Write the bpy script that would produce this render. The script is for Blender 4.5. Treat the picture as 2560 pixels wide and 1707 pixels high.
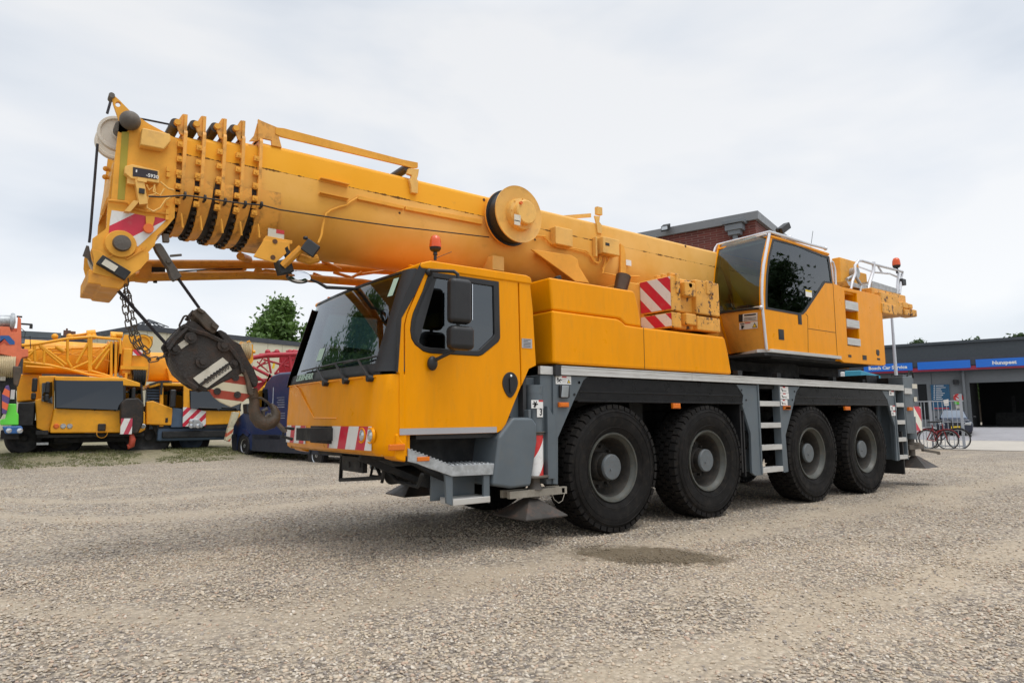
import bpy, bmesh, math, random
import numpy as np
from mathutils import Vector, Matrix
from mathutils.geometry import tessellate_polygon
random.seed(7); rng=np.random.default_rng(7)
for o in list(bpy.data.objects): bpy.data.objects.remove(o)
sc=bpy.context.scene; COL=sc.collection
# ------------------------------------------------------------ camera
F=1634.0; YAW=math.radians(37.12); PIT=math.radians(6.67); ROLL=math.radians(-.35); CAM=Vector((-5.2,-5.04,1.22))
fw=Vector((math.sin(YAW)*math.cos(PIT),math.cos(YAW)*math.cos(PIT),math.sin(PIT)))
r_=Vector((math.cos(YAW),-math.sin(YAW),0)); u_=r_.cross(fw)
rt=r_*math.cos(ROLL)+u_*math.sin(ROLL); up=-r_*math.sin(ROLL)+u_*math.cos(ROLL)
cd=bpy.data.cameras.new('camera'); cam=bpy.data.objects.new('camera',cd); COL.objects.link(cam)
M4=Matrix((rt,up,-fw)).transposed().to_4x4(); M4.translation=CAM; cam.matrix_world=M4
cd.sensor_width=36; cd.lens=36*F/2560; cd.clip_end=2000; cd.clip_start=.05; sc.camera=cam
# ------------------------------------------------------------ world: overcast sky
SUN_EL=math.radians(69); SUN_AZ=math.radians(165)      # azimuth from +y toward +x
w=bpy.data.worlds.new('World'); sc.world=w; w.use_nodes=True
nt=w.node_tree; N=nt.nodes; L=nt.links; N.clear()
def nd(nt,t,**k):
    n=nt.nodes.new(t)
    for a,b in k.items():
        if a in n.inputs.keys() if isinstance(a,str) else False: pass
        setattr(n,a,b)
    return n
out=N.new('ShaderNodeOutputWorld'); bg=N.new('ShaderNodeBackground'); bg2=N.new('ShaderNodeBackground'); ad=N.new('ShaderNodeAddShader')
sky=N.new('ShaderNodeTexSky'); sky.sky_type='NISHITA'; sky.sun_disc=False; sky.sun_elevation=SUN_EL; sky.sun_rotation=SUN_AZ
hs=N.new('ShaderNodeHueSaturation'); hs.inputs['Saturation'].default_value=.35; L.new(sky.outputs[0],hs.inputs['Color']); L.new(hs.outputs[0],bg.inputs[0]); bg.inputs[1].default_value=.05
tc=N.new('ShaderNodeTexCoord'); mp=N.new('ShaderNodeMapping'); mp.inputs['Scale'].default_value=(1,1,2.6); mp.inputs['Location'].default_value=(3.1,1.7,.4)
L.new(tc.outputs['Generated'],mp.inputs[0])
n1=N.new('ShaderNodeTexNoise'); n1.inputs['Scale'].default_value=1.7; n1.inputs['Detail'].default_value=5; n1.inputs['Roughness'].default_value=.5; n1.inputs['Distortion'].default_value=.3
L.new(mp.outputs[0],n1.inputs['Vector'])
cr=N.new('ShaderNodeValToRGB'); e=cr.color_ramp.elements
e[0].position=.32; e[0].color=(.50,.57,.66,1); e[1].position=.60; e[1].color=(.87,.875,.88,1)
m=e.new(.49); m.color=(.75,.785,.83,1)
L.new(n1.outputs[0],cr.inputs[0])
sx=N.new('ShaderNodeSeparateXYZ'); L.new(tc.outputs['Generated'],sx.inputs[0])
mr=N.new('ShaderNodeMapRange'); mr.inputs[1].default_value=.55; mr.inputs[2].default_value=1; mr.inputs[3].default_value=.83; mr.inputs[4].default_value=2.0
L.new(sx.outputs[2],mr.inputs[0]); L.new(cr.outputs[0],bg2.inputs[0]); dt=N.new('ShaderNodeVectorMath'); dt.operation='DOT_PRODUCT'; dt.inputs[1].default_value=(.1,-.98,.1); L.new(tc.outputs['Generated'],dt.inputs[0]); m2=N.new('ShaderNodeMapRange'); m2.inputs[1].default_value=.0; m2.inputs[2].default_value=1; m2.inputs[3].default_value=1; m2.inputs[4].default_value=1.15; L.new(dt.outputs['Value'],m2.inputs[0]); m3=N.new('ShaderNodeMath'); m3.operation='MULTIPLY'; L.new(mr.outputs[0],m3.inputs[0]); L.new(m2.outputs[0],m3.inputs[1]); L.new(m3.outputs[0],bg2.inputs[1])  # extra sky brightness added behind the camera to light the crane's near side
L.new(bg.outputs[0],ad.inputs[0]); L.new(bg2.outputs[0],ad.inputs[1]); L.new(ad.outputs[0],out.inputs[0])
sl=bpy.data.lights.new('sun','SUN'); sl.energy=1.2; sl.angle=math.radians(28); sl.color=(1,.96,.9)
so=bpy.data.objects.new('sun',sl); COL.objects.link(so)
sd=Vector((math.sin(SUN_AZ)*math.cos(SUN_EL),math.cos(SUN_AZ)*math.cos(SUN_EL),math.sin(SUN_EL)))
so.rotation_euler=sd.to_track_quat('Z','Y').to_euler(); so.location=(0,0,30)
sc.view_settings.view_transform='Standard'; sc.view_settings.look='None'; sc.view_settings.exposure=0.0; sc.view_settings.gamma=1
# ------------------------------------------------------------ measuring: a pixel of the picture on a plane of the place
REG={0:(0,0,1),1:(180,200,540/1568),2:(700,260,600/1882),3:(1200,440,660/1990),4:(1700,500,660/2250),5:(0,680,700/2195),6:(680,620,700/1960),
 7:(820,920,640/2281),8:(1360,900,640/2182),9:(1860,900,500/2178),10:(2100,780,460/1803),11:(380,700,400/1493),12:(300,600,600/2352)}
def ray(k,a,b):
    ox,oy,s=REG[k]; return fw+rt*((ox+a*s-1280)/F)-up*((oy+b*s-853.5)/F)
def P(k,a,b,x=None,y=None,z=None):
    d=ray(k,a,b)
    t=(x-CAM.x)/d.x if x is not None else (y-CAM.y)/d.y if y is not None else (z-CAM.z)/d.z
    return CAM+d*t
def PY(k,pts,y):      # (x,z) outline on a plane y
    r=[P(k,a,b,y=y) for a,b in pts]; return [(p.x,p.z) for p in r]
def PX(k,pts,x):      # (y,z) outline on a plane x
    r=[P(k,a,b,x=x) for a,b in pts]; return [(p.y,p.z) for p in r]
# ------------------------------------------------------------ materials
MATS={}
def mk(name):
    m=bpy.data.materials.new(name); m.use_nodes=True; MATS[name]=m
    nt=m.node_tree; return m,nt,nt.nodes,nt.links,nt.nodes['Principled BSDF']
def noise(nt,scale,detail=4,rough=.55,coord=None,stretch=None):
    N=nt.nodes; tc=N.new('ShaderNodeTexCoord'); n=N.new('ShaderNodeTexNoise'); n.inputs['Scale'].default_value=scale; n.inputs['Detail'].default_value=detail; n.inputs['Roughness'].default_value=rough
    src=tc.outputs['Object']
    if stretch:
        mp=N.new('ShaderNodeMapping'); mp.inputs['Scale'].default_value=stretch; nt.links.new(src,mp.inputs[0]); src=mp.outputs[0]
    nt.links.new(src,n.inputs['Vector']); return n.outputs[0]
def ramp(nt,src,p0,p1,c0=(0,0,0,1),c1=(1,1,1,1)):
    r=nt.nodes.new('ShaderNodeValToRGB'); e=r.color_ramp.elements; e[0].position=p0;e[1].position=p1
    e[0].color=c0 if len(c0)==4 else (*c0,1); e[1].color=c1 if len(c1)==4 else (*c1,1); nt.links.new(src,r.inputs[0]); return r.outputs[0]
def mix(nt,f,a,b,bt='MIX'):
    m=nt.nodes.new('ShaderNodeMix'); m.data_type='RGBA'; m.blend_type=bt
    for s,v in ((0,f),(6,a),(7,b)):
        if hasattr(v,'is_linked'): nt.links.new(v,m.inputs[s])
        else: m.inputs[s].default_value=v if s==0 else (*v,1) if len(v)==3 else v
    return m.outputs[2]
def sp(b,k,v):
    if k in b.inputs: b.inputs[k].default_value=v
def paint(name,col,rough=.35,var=.12,dirt=None,da=.35,rust=0,metal=0,bump=.02,bs=60,coat=0,ds=2.5,stretch=(1,1,1),spec=None):
    m,nt,N,L,b=mk(name)
    a=noise(nt,ds,5,.6,stretch=stretch); c2=tuple(x*(1-var) for x in col); c1=tuple(min(1,x*(1+var)) for x in col)
    c=ramp(nt,a,.35,.65,c2,c1)
    if dirt:
        dn=noise(nt,ds*3.1,6,.7,stretch=stretch); f=ramp(nt,dn,.5,.75,(0,0,0,1),(da,da,da,1)); c=mix(nt,f,c,dirt)
    if rust:
        rn=noise(nt,9,8,.75); f=ramp(nt,rn,.70-rust*.12,.73-rust*.12); c=mix(nt,f,c,(.07,.025,.012))
    L.new(c,b.inputs['Base Color'])
    rr=ramp(nt,noise(nt,7,4),.3,.7,(rough*.8,)*3,(min(1,rough*1.25),)*3); L.new(rr,b.inputs['Roughness'])
    b.inputs['Metallic'].default_value=metal
    if spec is not None: sp(b,'Specular IOR Level',spec); sp(b,'Specular Tint',(1,.72,.25,1) if 'yellow' in name else (1,1,1,1))
    if coat: sp(b,'Coat Weight',coat); sp(b,'Coat Roughness',.08)
    if bump:
        bn=N.new('ShaderNodeBump'); bn.inputs['Strength'].default_value=bump*4; bn.inputs['Distance'].default_value=.01
        L.new(noise(nt,bs,3),bn.inputs['Height']); L.new(bn.outputs[0],b.inputs['Normal'])
    return m
YEL=paint('crane_yellow',(.86,.315,.0),.33,.04,(.50,.24,.04),.22,bump=.003,bs=6,coat=.05,spec=.35,stretch=(2.5,2.5,.5))
YELB=paint('crane_yellow_dull',(.80,.385,.065),.45,.09,(.40,.20,.05),.4,bump=.008,bs=20,spec=.3,rust=.12)
CWY=paint('counterweight_yellow',(.76,.36,.05),.5,.12,(.38,.18,.05),.5,rust=1.15,bump=.05)
BEAM=paint('plated_yellow',(.80,.46,.11),.5,.1,(.38,.22,.08),.4,rust=.1)
GRY=paint('greasy_yellow',(.80,.37,.055),.45,.12,(.07,.035,.012),.85,rust=.2,bump=.02,ds=2.2)
ORB=paint('jib_orange',(.72,.31,.025),.5,.12,(.2,.08,.03),.5,rust=.2)
GREY=paint('chassis_grey',(.105,.128,.145),.42,.08,(.16,.15,.13),.3,bump=.01)
GREYD=paint('dark_frame',(.015,.016,.017),.7,.2,(.07,.06,.05),.5,bump=.05)
BLK=paint('black_plastic',(.014,.014,.015),.45,.15,(.05,.045,.04),.15,bump=.02,bs=200)
FEN=paint('fender_black',(.008,.008,.009),.30,.2,(.04,.036,.03),.25,bump=.01,stretch=(1,1,5),spec=.25)
GRIM=paint('greasy_black',(.018,.014,.011),.5,.5,(.10,.05,.02),.5,bump=.2)
ALU=paint('aluminium',(.62,.61,.58),.4,.08,(.32,.28,.23),.45,metal=.35,bump=.01,stretch=(.6,3,5))
GALV=paint('galvanised',(.42,.44,.45),.45,.22,(.3,.27,.2),.3,metal=.5,bump=.01,ds=14)
TUBE=paint('silver_tube',(.68,.68,.70),.3,.05,metal=.5,bump=0)
RUB=paint('tyre_rubber',(.012,.011,.0105),.7,.25,(.06,.048,.036),.35,bump=.06,bs=90,ds=4,spec=.15)
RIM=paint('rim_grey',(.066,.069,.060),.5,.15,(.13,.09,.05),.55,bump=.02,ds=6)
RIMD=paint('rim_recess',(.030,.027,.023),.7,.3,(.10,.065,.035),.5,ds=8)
HUB=paint('hub_cap_grey',(.115,.13,.138),.5,.1,(.12,.085,.06),.5,ds=9)
ROPE=paint('wire_rope',(.025,.022,.03),.5,.1,bump=.3,bs=300)
HOOKM=paint('hook_block_grime',(.028,.022,.018),.62,.35,(.10,.045,.02),.6,rust=.25,bump=.15)
HOOKB=paint('hook_steel',(.085,.065,.045),.6,.3,(.16,.07,.03),.6,rust=.1,bump=.15)
STEEL=paint('worn_steel',(.10,.085,.07),.55,.3,(.2,.15,.1),.6,bump=.08)
PADM=paint('pad_steel',(.05,.043,.037),.6,.3,(.16,.08,.05),.6,rust=.15,bump=.06)
ARMM=paint('pad_arm',(.30,.27,.22),.6,.2,(.15,.11,.08),.6)
WHT=paint('white_label',(.78,.77,.74),.5,.03,bump=0)
WHD=paint('dirty_white',(.62,.58,.48),.6,.1,(.2,.16,.1),.5,rust=.35)
REDP=paint('red_paint',(.55,.03,.03),.4,.1,bump=0)
REDR=paint('worn_red',(.50,.07,.035),.55,.2,(.15,.06,.03),.5,rust=.4)
REDC=paint('red_jib',(.42,.02,.035),.45,.12,(.15,.02,.02),.4)
ROLLER=paint('roller_dark',(.045,.035,.03),.45,.2,(.12,.07,.04),.4)
SHVL=paint('sheave_white',(.70,.64,.54),.45,.06,(.35,.28,.2),.4)
SHV=paint('sheave_cream',(.56,.50,.40),.45,.08,(.25,.18,.1),.4)
OLIVE=paint('olive_tape',(.36,.29,.02),.55,.1)
LINEM=paint('seam_dark',(.05,.02,.004),.6,.1,bump=0)
def simple(name,col,rough=.5,metal=0,emit=0,trans=0):
    m,nt,N,L,b=mk(name); b.inputs['Base Color'].default_value=(*col,1); b.inputs['Roughness'].default_value=rough; b.inputs['Metallic'].default_value=metal
    if trans: sp(b,'Transmission Weight',trans)
    if emit: sp(b,'Emission Color',(*col,1)); sp(b,'Emission Strength',emit)
    return m
INK=simple('ink',(.012,.012,.014)); PANELK=simple('display_black',(.02,.012,.015),.3)
ORL=simple('amber_lens',(.72,.17,.01),.2); ORL2=simple('beacon_lens',(.70,.10,.02),.18); CHR=simple('chrome',(.75,.75,.75),.12,1); LENS=simple('lamp_glass',(.55,.58,.6),.08,.6)
INT=simple('cab_interior',(.035,.037,.04),.7); INTG=simple('interior_grey',(.22,.23,.22),.7); SEAT=simple('seat_fabric',(.03,.035,.05),.9)
REFL=simple('reflective_tape',(.40,.39,.40),.4); YTR=simple('warning_yellow',(.8,.55,.02),.5); ORS=simple('orange_flash',(.75,.15,.02),.5); LGRN=simple('sticker_green',(.45,.62,.5),.5)
MIRR=simple('mirror_glass',(.75,.76,.78),.03,1)
def glass(name,tint=(.6,.72,.68),refl=1.45,base=.04):
    m=bpy.data.materials.new(name); m.use_nodes=True; nt=m.node_tree; N=nt.nodes; L=nt.links; N.clear()
    o=N.new('ShaderNodeOutputMaterial'); t=N.new('ShaderNodeBsdfTransparent'); t.inputs[0].default_value=(*tint,1)
    g=N.new('ShaderNodeBsdfGlossy'); g.inputs['Roughness'].default_value=.015; g.inputs[0].default_value=(.9,.95,1,1)
    f=N.new('ShaderNodeFresnel'); f.inputs[0].default_value=refl; a=N.new('ShaderNodeMath'); a.operation='ADD'; a.inputs[1].default_value=base; a.use_clamp=True
    x=N.new('ShaderNodeMixShader'); L.new(f.outputs[0],a.inputs[0]); L.new(a.outputs[0],x.inputs[0]); L.new(t.outputs[0],x.inputs[1]); L.new(g.outputs[0],x.inputs[2]); L.new(x.outputs[0],o.inputs[0])
    return m
GL_W=glass('windscreen_glass',(.36,.55,.48),1.45,.07); GL_D=glass('door_glass',(.20,.25,.27),1.45,.06); GL_S=glass('operator_glass',(.46,.60,.54),1.45,.05); GL_B=glass('dark_glass',(.012,.015,.018),1.4,.045)
def hazard(name,vec,period,off=0,duty=.5,c0=(.74,.73,.70),c1=(.58,.02,.05),r=.35):
    m,nt,N,L,b=mk(name); tc=N.new('ShaderNodeTexCoord'); d=N.new('ShaderNodeVectorMath'); d.operation='DOT_PRODUCT'
    v=Vector(vec)/period; d.inputs[1].default_value=v; L.new(tc.outputs['Object'],d.inputs[0])
    a=N.new('ShaderNodeMath'); a.operation='ADD'; a.inputs[1].default_value=off; L.new(d.outputs['Value'],a.inputs[0])
    f=N.new('ShaderNodeMath'); f.operation='FRACT'; L.new(a.outputs[0],f.inputs[0]); g=N.new('ShaderNodeMath'); g.operation='LESS_THAN'; g.inputs[1].default_value=duty; L.new(f.outputs[0],g.inputs[0])
    c=mix(nt,g.outputs[0],c0,c1); dn=ramp(nt,noise(nt,14,6,.7),.55,.75,(0,0,0,1),(.35,)*3); c=mix(nt,dn,c,(.3,.24,.18))
    L.new(c,b.inputs['Base Color']); b.inputs['Roughness'].default_value=r; return m
# ------------------------------------------------------------ mesh building
class MB:
    def __init__(s): s.v=[]; s.f=[]; s.m=[]
    def add(s,vs,fs,mi=0):
        n=len(s.v); s.v+=[tuple(v) for v in vs]; s.f+=[tuple(i+n for i in f) for f in fs]; s.m+=[mi]*len(fs); return s
    def box(s,x0,x1,y0,y1,z0,z1,mi=0):
        return s.add([(x0,y0,z0),(x1,y0,z0),(x1,y1,z0),(x0,y1,z0),(x0,y0,z1),(x1,y0,z1),(x1,y1,z1),(x0,y1,z1)],[(0,3,2,1),(4,5,6,7),(0,1,5,4),(1,2,6,5),(2,3,7,6),(3,0,4,7)],mi)
    def obox(s,c,ex,ey,ez,mi=0):   # centre and three half axes
        c=Vector(c);ex=Vector(ex);ey=Vector(ey);ez=Vector(ez)
        vs=[c+ex*i+ey*j+ez*k for k in(-1,1) for j in(-1,1) for i in(-1,1)]
        return s.add(vs,[(0,2,3,1),(4,5,7,6),(0,1,5,4),(1,3,7,5),(3,2,6,7),(2,0,4,6)],mi)
    def bar(s,a,b,w,h,upv=(0,0,1),mi=0):
        a=Vector(a);b=Vector(b);d=(b-a);l=d.length; d.normalize(); u=Vector(upv); sd=d.cross(u)
        if sd.length<1e-3: sd=d.cross(Vector((1,0,0)))
        sd.normalize(); u=sd.cross(d); return s.obox((a+b)/2,d*l/2,sd*w/2,u*h/2,mi)
    def prism(s,pts,ax,a0,a1,holes=(),mi=0):   # outline in the two other axes
        def mk3(p,a): return (a,p[0],p[1]) if ax=='x' else (p[0],a,p[1]) if ax=='y' else (p[0],p[1],a)
        loops=[list(pts)]+[list(h) for h in holes]; flat=[p for l in loops for p in l]; n=len(flat)
        tri=tessellate_polygon([[Vector((p[0],p[1],0)) for p in l] for l in loops])
        vs=[mk3(p,a0) for p in flat]+[mk3(p,a1) for p in flat]; fs=[]
        if len(loops)==1: fs=[tuple(range(n)),tuple(range(2*n-1,n-1,-1))]
        else: fs=[tuple(t) for t in tri]+[tuple(i+n for i in reversed(t)) for t in tri]
        k=0
        for l in loops:
            m=len(l)
            for i in range(m): j=(i+1)%m; fs.append((k+i,k+j,k+j+n,k+i+n))
            k+=m
        return s.add(vs,fs,mi)
    def cyl(s,a,b,r0,r1=None,n=24,caps=True,mi=0):
        r1=r0 if r1 is None else r1; a=Vector(a);b=Vector(b);d=(b-a).normalized(); u=d.orthogonal().normalized(); w=d.cross(u); vs=[];fs=[]
        for c,r in((a,r0),(b,r1)):
            for i in range(n): t=2*math.pi*i/n; vs.append(c+u*r*math.cos(t)+w*r*math.sin(t))
        for i in range(n): j=(i+1)%n; fs.append((i,j,j+n,i+n))
        if caps: fs+= [tuple(range(n-1,-1,-1)),tuple(range(n,2*n))]
        return s.add(vs,fs,mi)
    def tube(s,pts,r,n=10,mi=0,closed=False):
        pts=[Vector(p) for p in pts]; vs=[];fs=[];m=len(pts); prev=None
        for i,p in enumerate(pts):
            if closed: d=(pts[(i+1)%m]-pts[i-1]).normalized()
            else: d=(pts[min(i+1,m-1)]-pts[max(i-1,0)]).normalized()
            if prev is None: u=d.orthogonal().normalized()
            else:
                u=prev-d*prev.dot(d); u=u.normalized() if u.length>1e-5 else d.orthogonal().normalized()
            prev=u; w=d.cross(u); rr=r[i] if isinstance(r,(list,tuple)) else r
            for k in range(n): t=2*math.pi*k/n; vs.append(p+u*rr*math.cos(t)+w*rr*math.sin(t))
        for i in range(m if closed else m-1):
            j=(i+1)%m
            for k in range(n): l=(k+1)%n; fs.append((i*n+k,i*n+l,j*n+l,j*n+k))
        if not closed: fs+=[tuple(range(n-1,-1,-1)),tuple(range((m-1)*n,m*n))]
        return s.add(vs,fs,mi)
    def lathe(s,prof,o,axis='y',n=48,mi=0,sgn=1):   # prof: (r, along)
        vs=[];fs=[];m=len(prof); o=Vector(o)
        for i in range(n):
            t=2*math.pi*i/n; c,q=math.cos(t),math.sin(t)
            for r,a in prof:
                a*=sgn; vs.append(o+(Vector((r*c,a,r*q)) if axis=='y' else Vector((a,r*c,r*q)) if axis=='x' else Vector((r*c,r*q,a))))
        for i in range(n):
            j=(i+1)%n
            for k in range(m-1): fs.append((i*m+k,j*m+k,j*m+k+1,i*m+k+1))
        return s.add(vs,fs,mi)
    def grid(s,rows,mi=0):
        n=len(rows[0]); vs=[p for r in rows for p in r]; fs=[]
        for i in range(len(rows)-1):
            for j in range(n-1): fs.append((i*n+j,i*n+j+1,(i+1)*n+j+1,(i+1)*n+j))
        return s.add(vs,fs,mi)
    def ball(s,c,r,n=12,sz=(1,1,1),mi=0):
        prof=[(max(1e-4,math.sin(math.pi*k/n))*r,-math.cos(math.pi*k/n)*r*sz[2]) for k in range(n+1)]
        m=MB().lathe(prof,(0,0,0),'z',n*2); return s.add([(v[0]*sz[0]+c[0],v[1]*sz[1]+c[1],v[2]+c[2]) for v in m.v],m.f,mi)
    def text(s,body,o,xd,yd,size,ext=.001,mi=0,align='LEFT',wide=1.0,bold=0):
        cu=bpy.data.curves.new('t','FONT'); cu.body=body; cu.size=size; cu.extrude=ext; cu.resolution_u=2; cu.align_x=align; cu.offset=bold
        ob=bpy.data.objects.new('t',cu); COL.objects.link(ob); me=bpy.data.meshes.new_from_object(ob)
        xd=Vector(xd).normalized();yd=Vector(yd).normalized();zd=xd.cross(yd); o=Vector(o)
        s.add([o+xd*v.co.x*wide+yd*v.co.y+zd*v.co.z for v in me.vertices],[tuple(p.vertices) for p in me.polygons],mi)
        bpy.data.objects.remove(ob); bpy.data.curves.remove(cu); bpy.data.meshes.remove(me); return s
ROOTLOC={}
def thing(name,label,cat,loc,group=None,kind=None):
    o=bpy.data.objects.new(name,None); COL.objects.link(o); o.location=loc; o['label']=label; o['category']=cat; o.empty_display_size=.2
    if group: o['group']=group
    if kind: o['kind']=kind
    ROOTLOC[o]=Vector(loc); return o
def part(name,mb,mat,parent=None,bevel=0,seg=2,smooth=35,label=None,loc=None,fix=True):
    L0=ROOTLOC[parent] if parent is not None else Vector(loc or (0,0,0))
    me=bpy.data.meshes.new(name); me.from_pydata([(v[0]-L0.x,v[1]-L0.y,v[2]-L0.z) for v in mb.v],[],mb.f); me.update()
    o=bpy.data.objects.new(name,me); COL.objects.link(o)
    for m in (mat if isinstance(mat,(list,tuple)) else [mat]): me.materials.append(m)
    if any(mb.m): me.polygons.foreach_set('material_index',mb.m)
    if fix:
        bm=bmesh.new(); bm.from_mesh(me); bmesh.ops.recalc_face_normals(bm,faces=bm.faces); bm.to_mesh(me); bm.free()
    if smooth:
        me.polygons.foreach_set('use_smooth',[True]*len(me.polygons)); me.set_sharp_from_angle(angle=math.radians(smooth))
    if bevel:
        b=o.modifiers.new('bevel','BEVEL'); b.width=bevel; b.segments=seg; b.limit_method='ANGLE'; b.angle_limit=math.radians(35); b.harden_normals=True
    if parent is not None: o.parent=parent
    else: o.location=L0
    ROOTLOC[o]=L0
    if label: o['label']=label
    return o
def top(name,mb,mat,label,cat,loc,group=None,kind=None,**k):
    o=part(name,mb,mat,None,loc=loc,**k)
    if kind!='structure' and label: o['label']=label; o['category']=cat
    if group: o['group']=group
    if kind: o['kind']=kind
    return o
def multi(name,mb,mat,parent,**k):   # one object for every loose piece
    n=len(mb.v); p=list(range(n))
    def fd(i):
        while p[i]!=i: p[i]=p[p[i]]; i=p[i]
        return i
    for f in mb.f:
        for q in f[1:]: p[fd(q)]=fd(f[0])
    g={}
    for i,f in enumerate(mb.f): g.setdefault(fd(f[0]),[]).append(i)
    for fs in g.values():
        m=MB(); ix={}
        for i in fs:
            f=[]
            for q in mb.f[i]:
                if q not in ix: ix[q]=len(m.v); m.v.append(mb.v[q])
                f.append(ix[q])
            m.f.append(tuple(f)); m.m.append(mb.m[i])
        part(name,m,mat,parent,**k)
def arc(cx,cy,r,a0,a1,n): return [(cx+r*math.cos(math.radians(a0+(a1-a0)*i/n)),cy+r*math.sin(math.radians(a0+(a1-a0)*i/n))) for i in range(n+1)]
def lerp(a,b,t): return a+(b-a)*t
def sm(a,b,x): t=max(0,min(1,(x-a)/(b-a))); return t*t*(3-2*t)
# ============================================================ THE MOBILE CRANE
crane=thing('mobile_crane','big yellow four axle mobile crane filling the middle of the gravel yard','mobile crane',(2.4,1.3,0))
W=2.6
def pr(name,reg,pts,y0,y1,mat,parent,yp=None,bevel=0,holes=(),**k):
    yp=y0 if yp is None else yp
    return part(name,MB().prism(PY(reg,pts,yp),'y',y0,y1,[PY(reg,h,yp) for h in holes]),mat,parent,bevel=bevel,**k)
# ---- chassis
m=MB(); m.box(-1.45,7.5,.85,1.75,.72,1.3); m.box(-2.4,-1.45,.85,1.75,.9,1.3); m.box(-2.3,7.3,.75,1.85,1.3,1.6); m.box(-.9,7.3,.06,W-.06,1.60,1.66); m.box(-2.5,-1.6,.5,2.1,.84,.95)
m.box(2.35,3.3,.35,W-.35,.75,1.6); m.box(5.9,7.1,.5,2.1,.75,1.6)
for x in (0,1.65,4.10,5.75): m.cyl((x,.3,.685),(x,W-.3,.685),.12); m.ball((x,1.3,.69),.27); m.bar((x,.5,.75),(x+.35,.9,1.2),.08,.08); m.bar((x,2.1,.75),(x+.35,1.7,1.2),.08,.08)
for x in (-.55,.82,2.2,4.9): m.box(x-.12,x+.12,.42,W-.42,.8,1.5)
m.cyl((2.6,.45,.9),(3.2,.45,.9),.2)
part('chassis_frame',m,GREYD,crane,bevel=.01)
m=MB(); m.cyl((4.55,1.3,1.6),(4.55,1.3,2.1),.78,n=48); m.box(2.3,7.2,.2,2.4,1.66,1.74); m.box(3.2,6.4,.7,1.9,1.9,2.1)
for i in range(40): t=2*math.pi*i/40; m.cyl((4.55+.82*math.cos(t),1.3+.82*math.sin(t),1.74),(4.55+.82*math.cos(t),1.3+.82*math.sin(t),1.83),.02,n=6)
for x,y in ((2.55,.15),(3.5,.15),(5.2,.2),(6.3,.25)): m.box(x,x+.1,y,y+.08,1.74,1.84)
part('slewing_ring',m,GREYD,crane)
# ---- wheels
def tyre(x,y0,sgn,ph):
    R=.685; c=(x,y0,R); w=.375
    prof=[(.36,.075),(.375,.03),(.42,.008),(.50,-.012),(.57,-.014),(.62,-.002),(.652,.028),(.664,.055),(.668,.19),(.664,w-.055),(.652,w-.028),(.62,w),(.57,w+.01),(.5,w+.008),(.42,w-.01),(.375,w-.03),(.36,w-.075)]
    m=MB().lathe(prof,c,'y',72,sgn=sgn)
    n=44
    for row,(a,b,o,ri,ro) in enumerate(((-.001,.072,0,.655,.688),(.082,.148,.5,.66,.69),(.158,.217,0,.66,.69),(.227,.293,.5,.66,.69),(.303,w+.001,0,.655,.688))):
        for i in range(n):
            t0=(i+o+ph)*2*math.pi/n; t1=t0+.80*2*math.pi/n; vs=[]
            for t in (t0,t1):
                for yy,rr in ((a,ri),(b,ri),(b,ro),(a,ro)):
                    if row==0 and yy==a and rr==ro: rr=.672
                    if row==4 and yy==b and rr==ro: rr=.672
                    vs.append((x+rr*math.cos(t),y0+sgn*yy,R+rr*math.sin(t)))
            m.add(vs,[(3,2,6,7),(0,3,7,4),(1,5,6,2),(0,1,2,3),(4,7,6,5)])
            if row in(0,4):   # shoulder lug running down the side wall
                s_=-1 if row==0 else 1; base=0 if row==0 else w; vs=[]
                for t in (t0,t1):
                    vs+=[(x+.672*math.cos(t),y0+sgn*(base),R+.672*math.sin(t)),(x+.628*math.cos(t),y0+sgn*(base+s_*.006),R+.628*math.sin(t)),(x+.628*math.cos(t),y0+sgn*(base-s_*.02),R+.628*math.sin(t)),(x+.672*math.cos(t),y0+sgn*(base-s_*.03),R+.672*math.sin(t))]
                m.add(vs,[(0,1,5,4),(0,3,2,1),(4,5,6,7),(0,4,7,3)])
    for r in (.43,.545,.60): m.lathe([(r-.004,-.012),(r,-.0175),(r+.004,-.012)],c,'y',72,sgn=sgn)
    m.v=[(a,b+(.022*math.exp(-(c_/.11)**2) if b>y0+sgn*w/2 else -.022*math.exp(-(c_/.11)**2)),max(c_,.006)) for a,b,c_ in m.v]   # the loaded foot of the tyre
    return m
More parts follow.
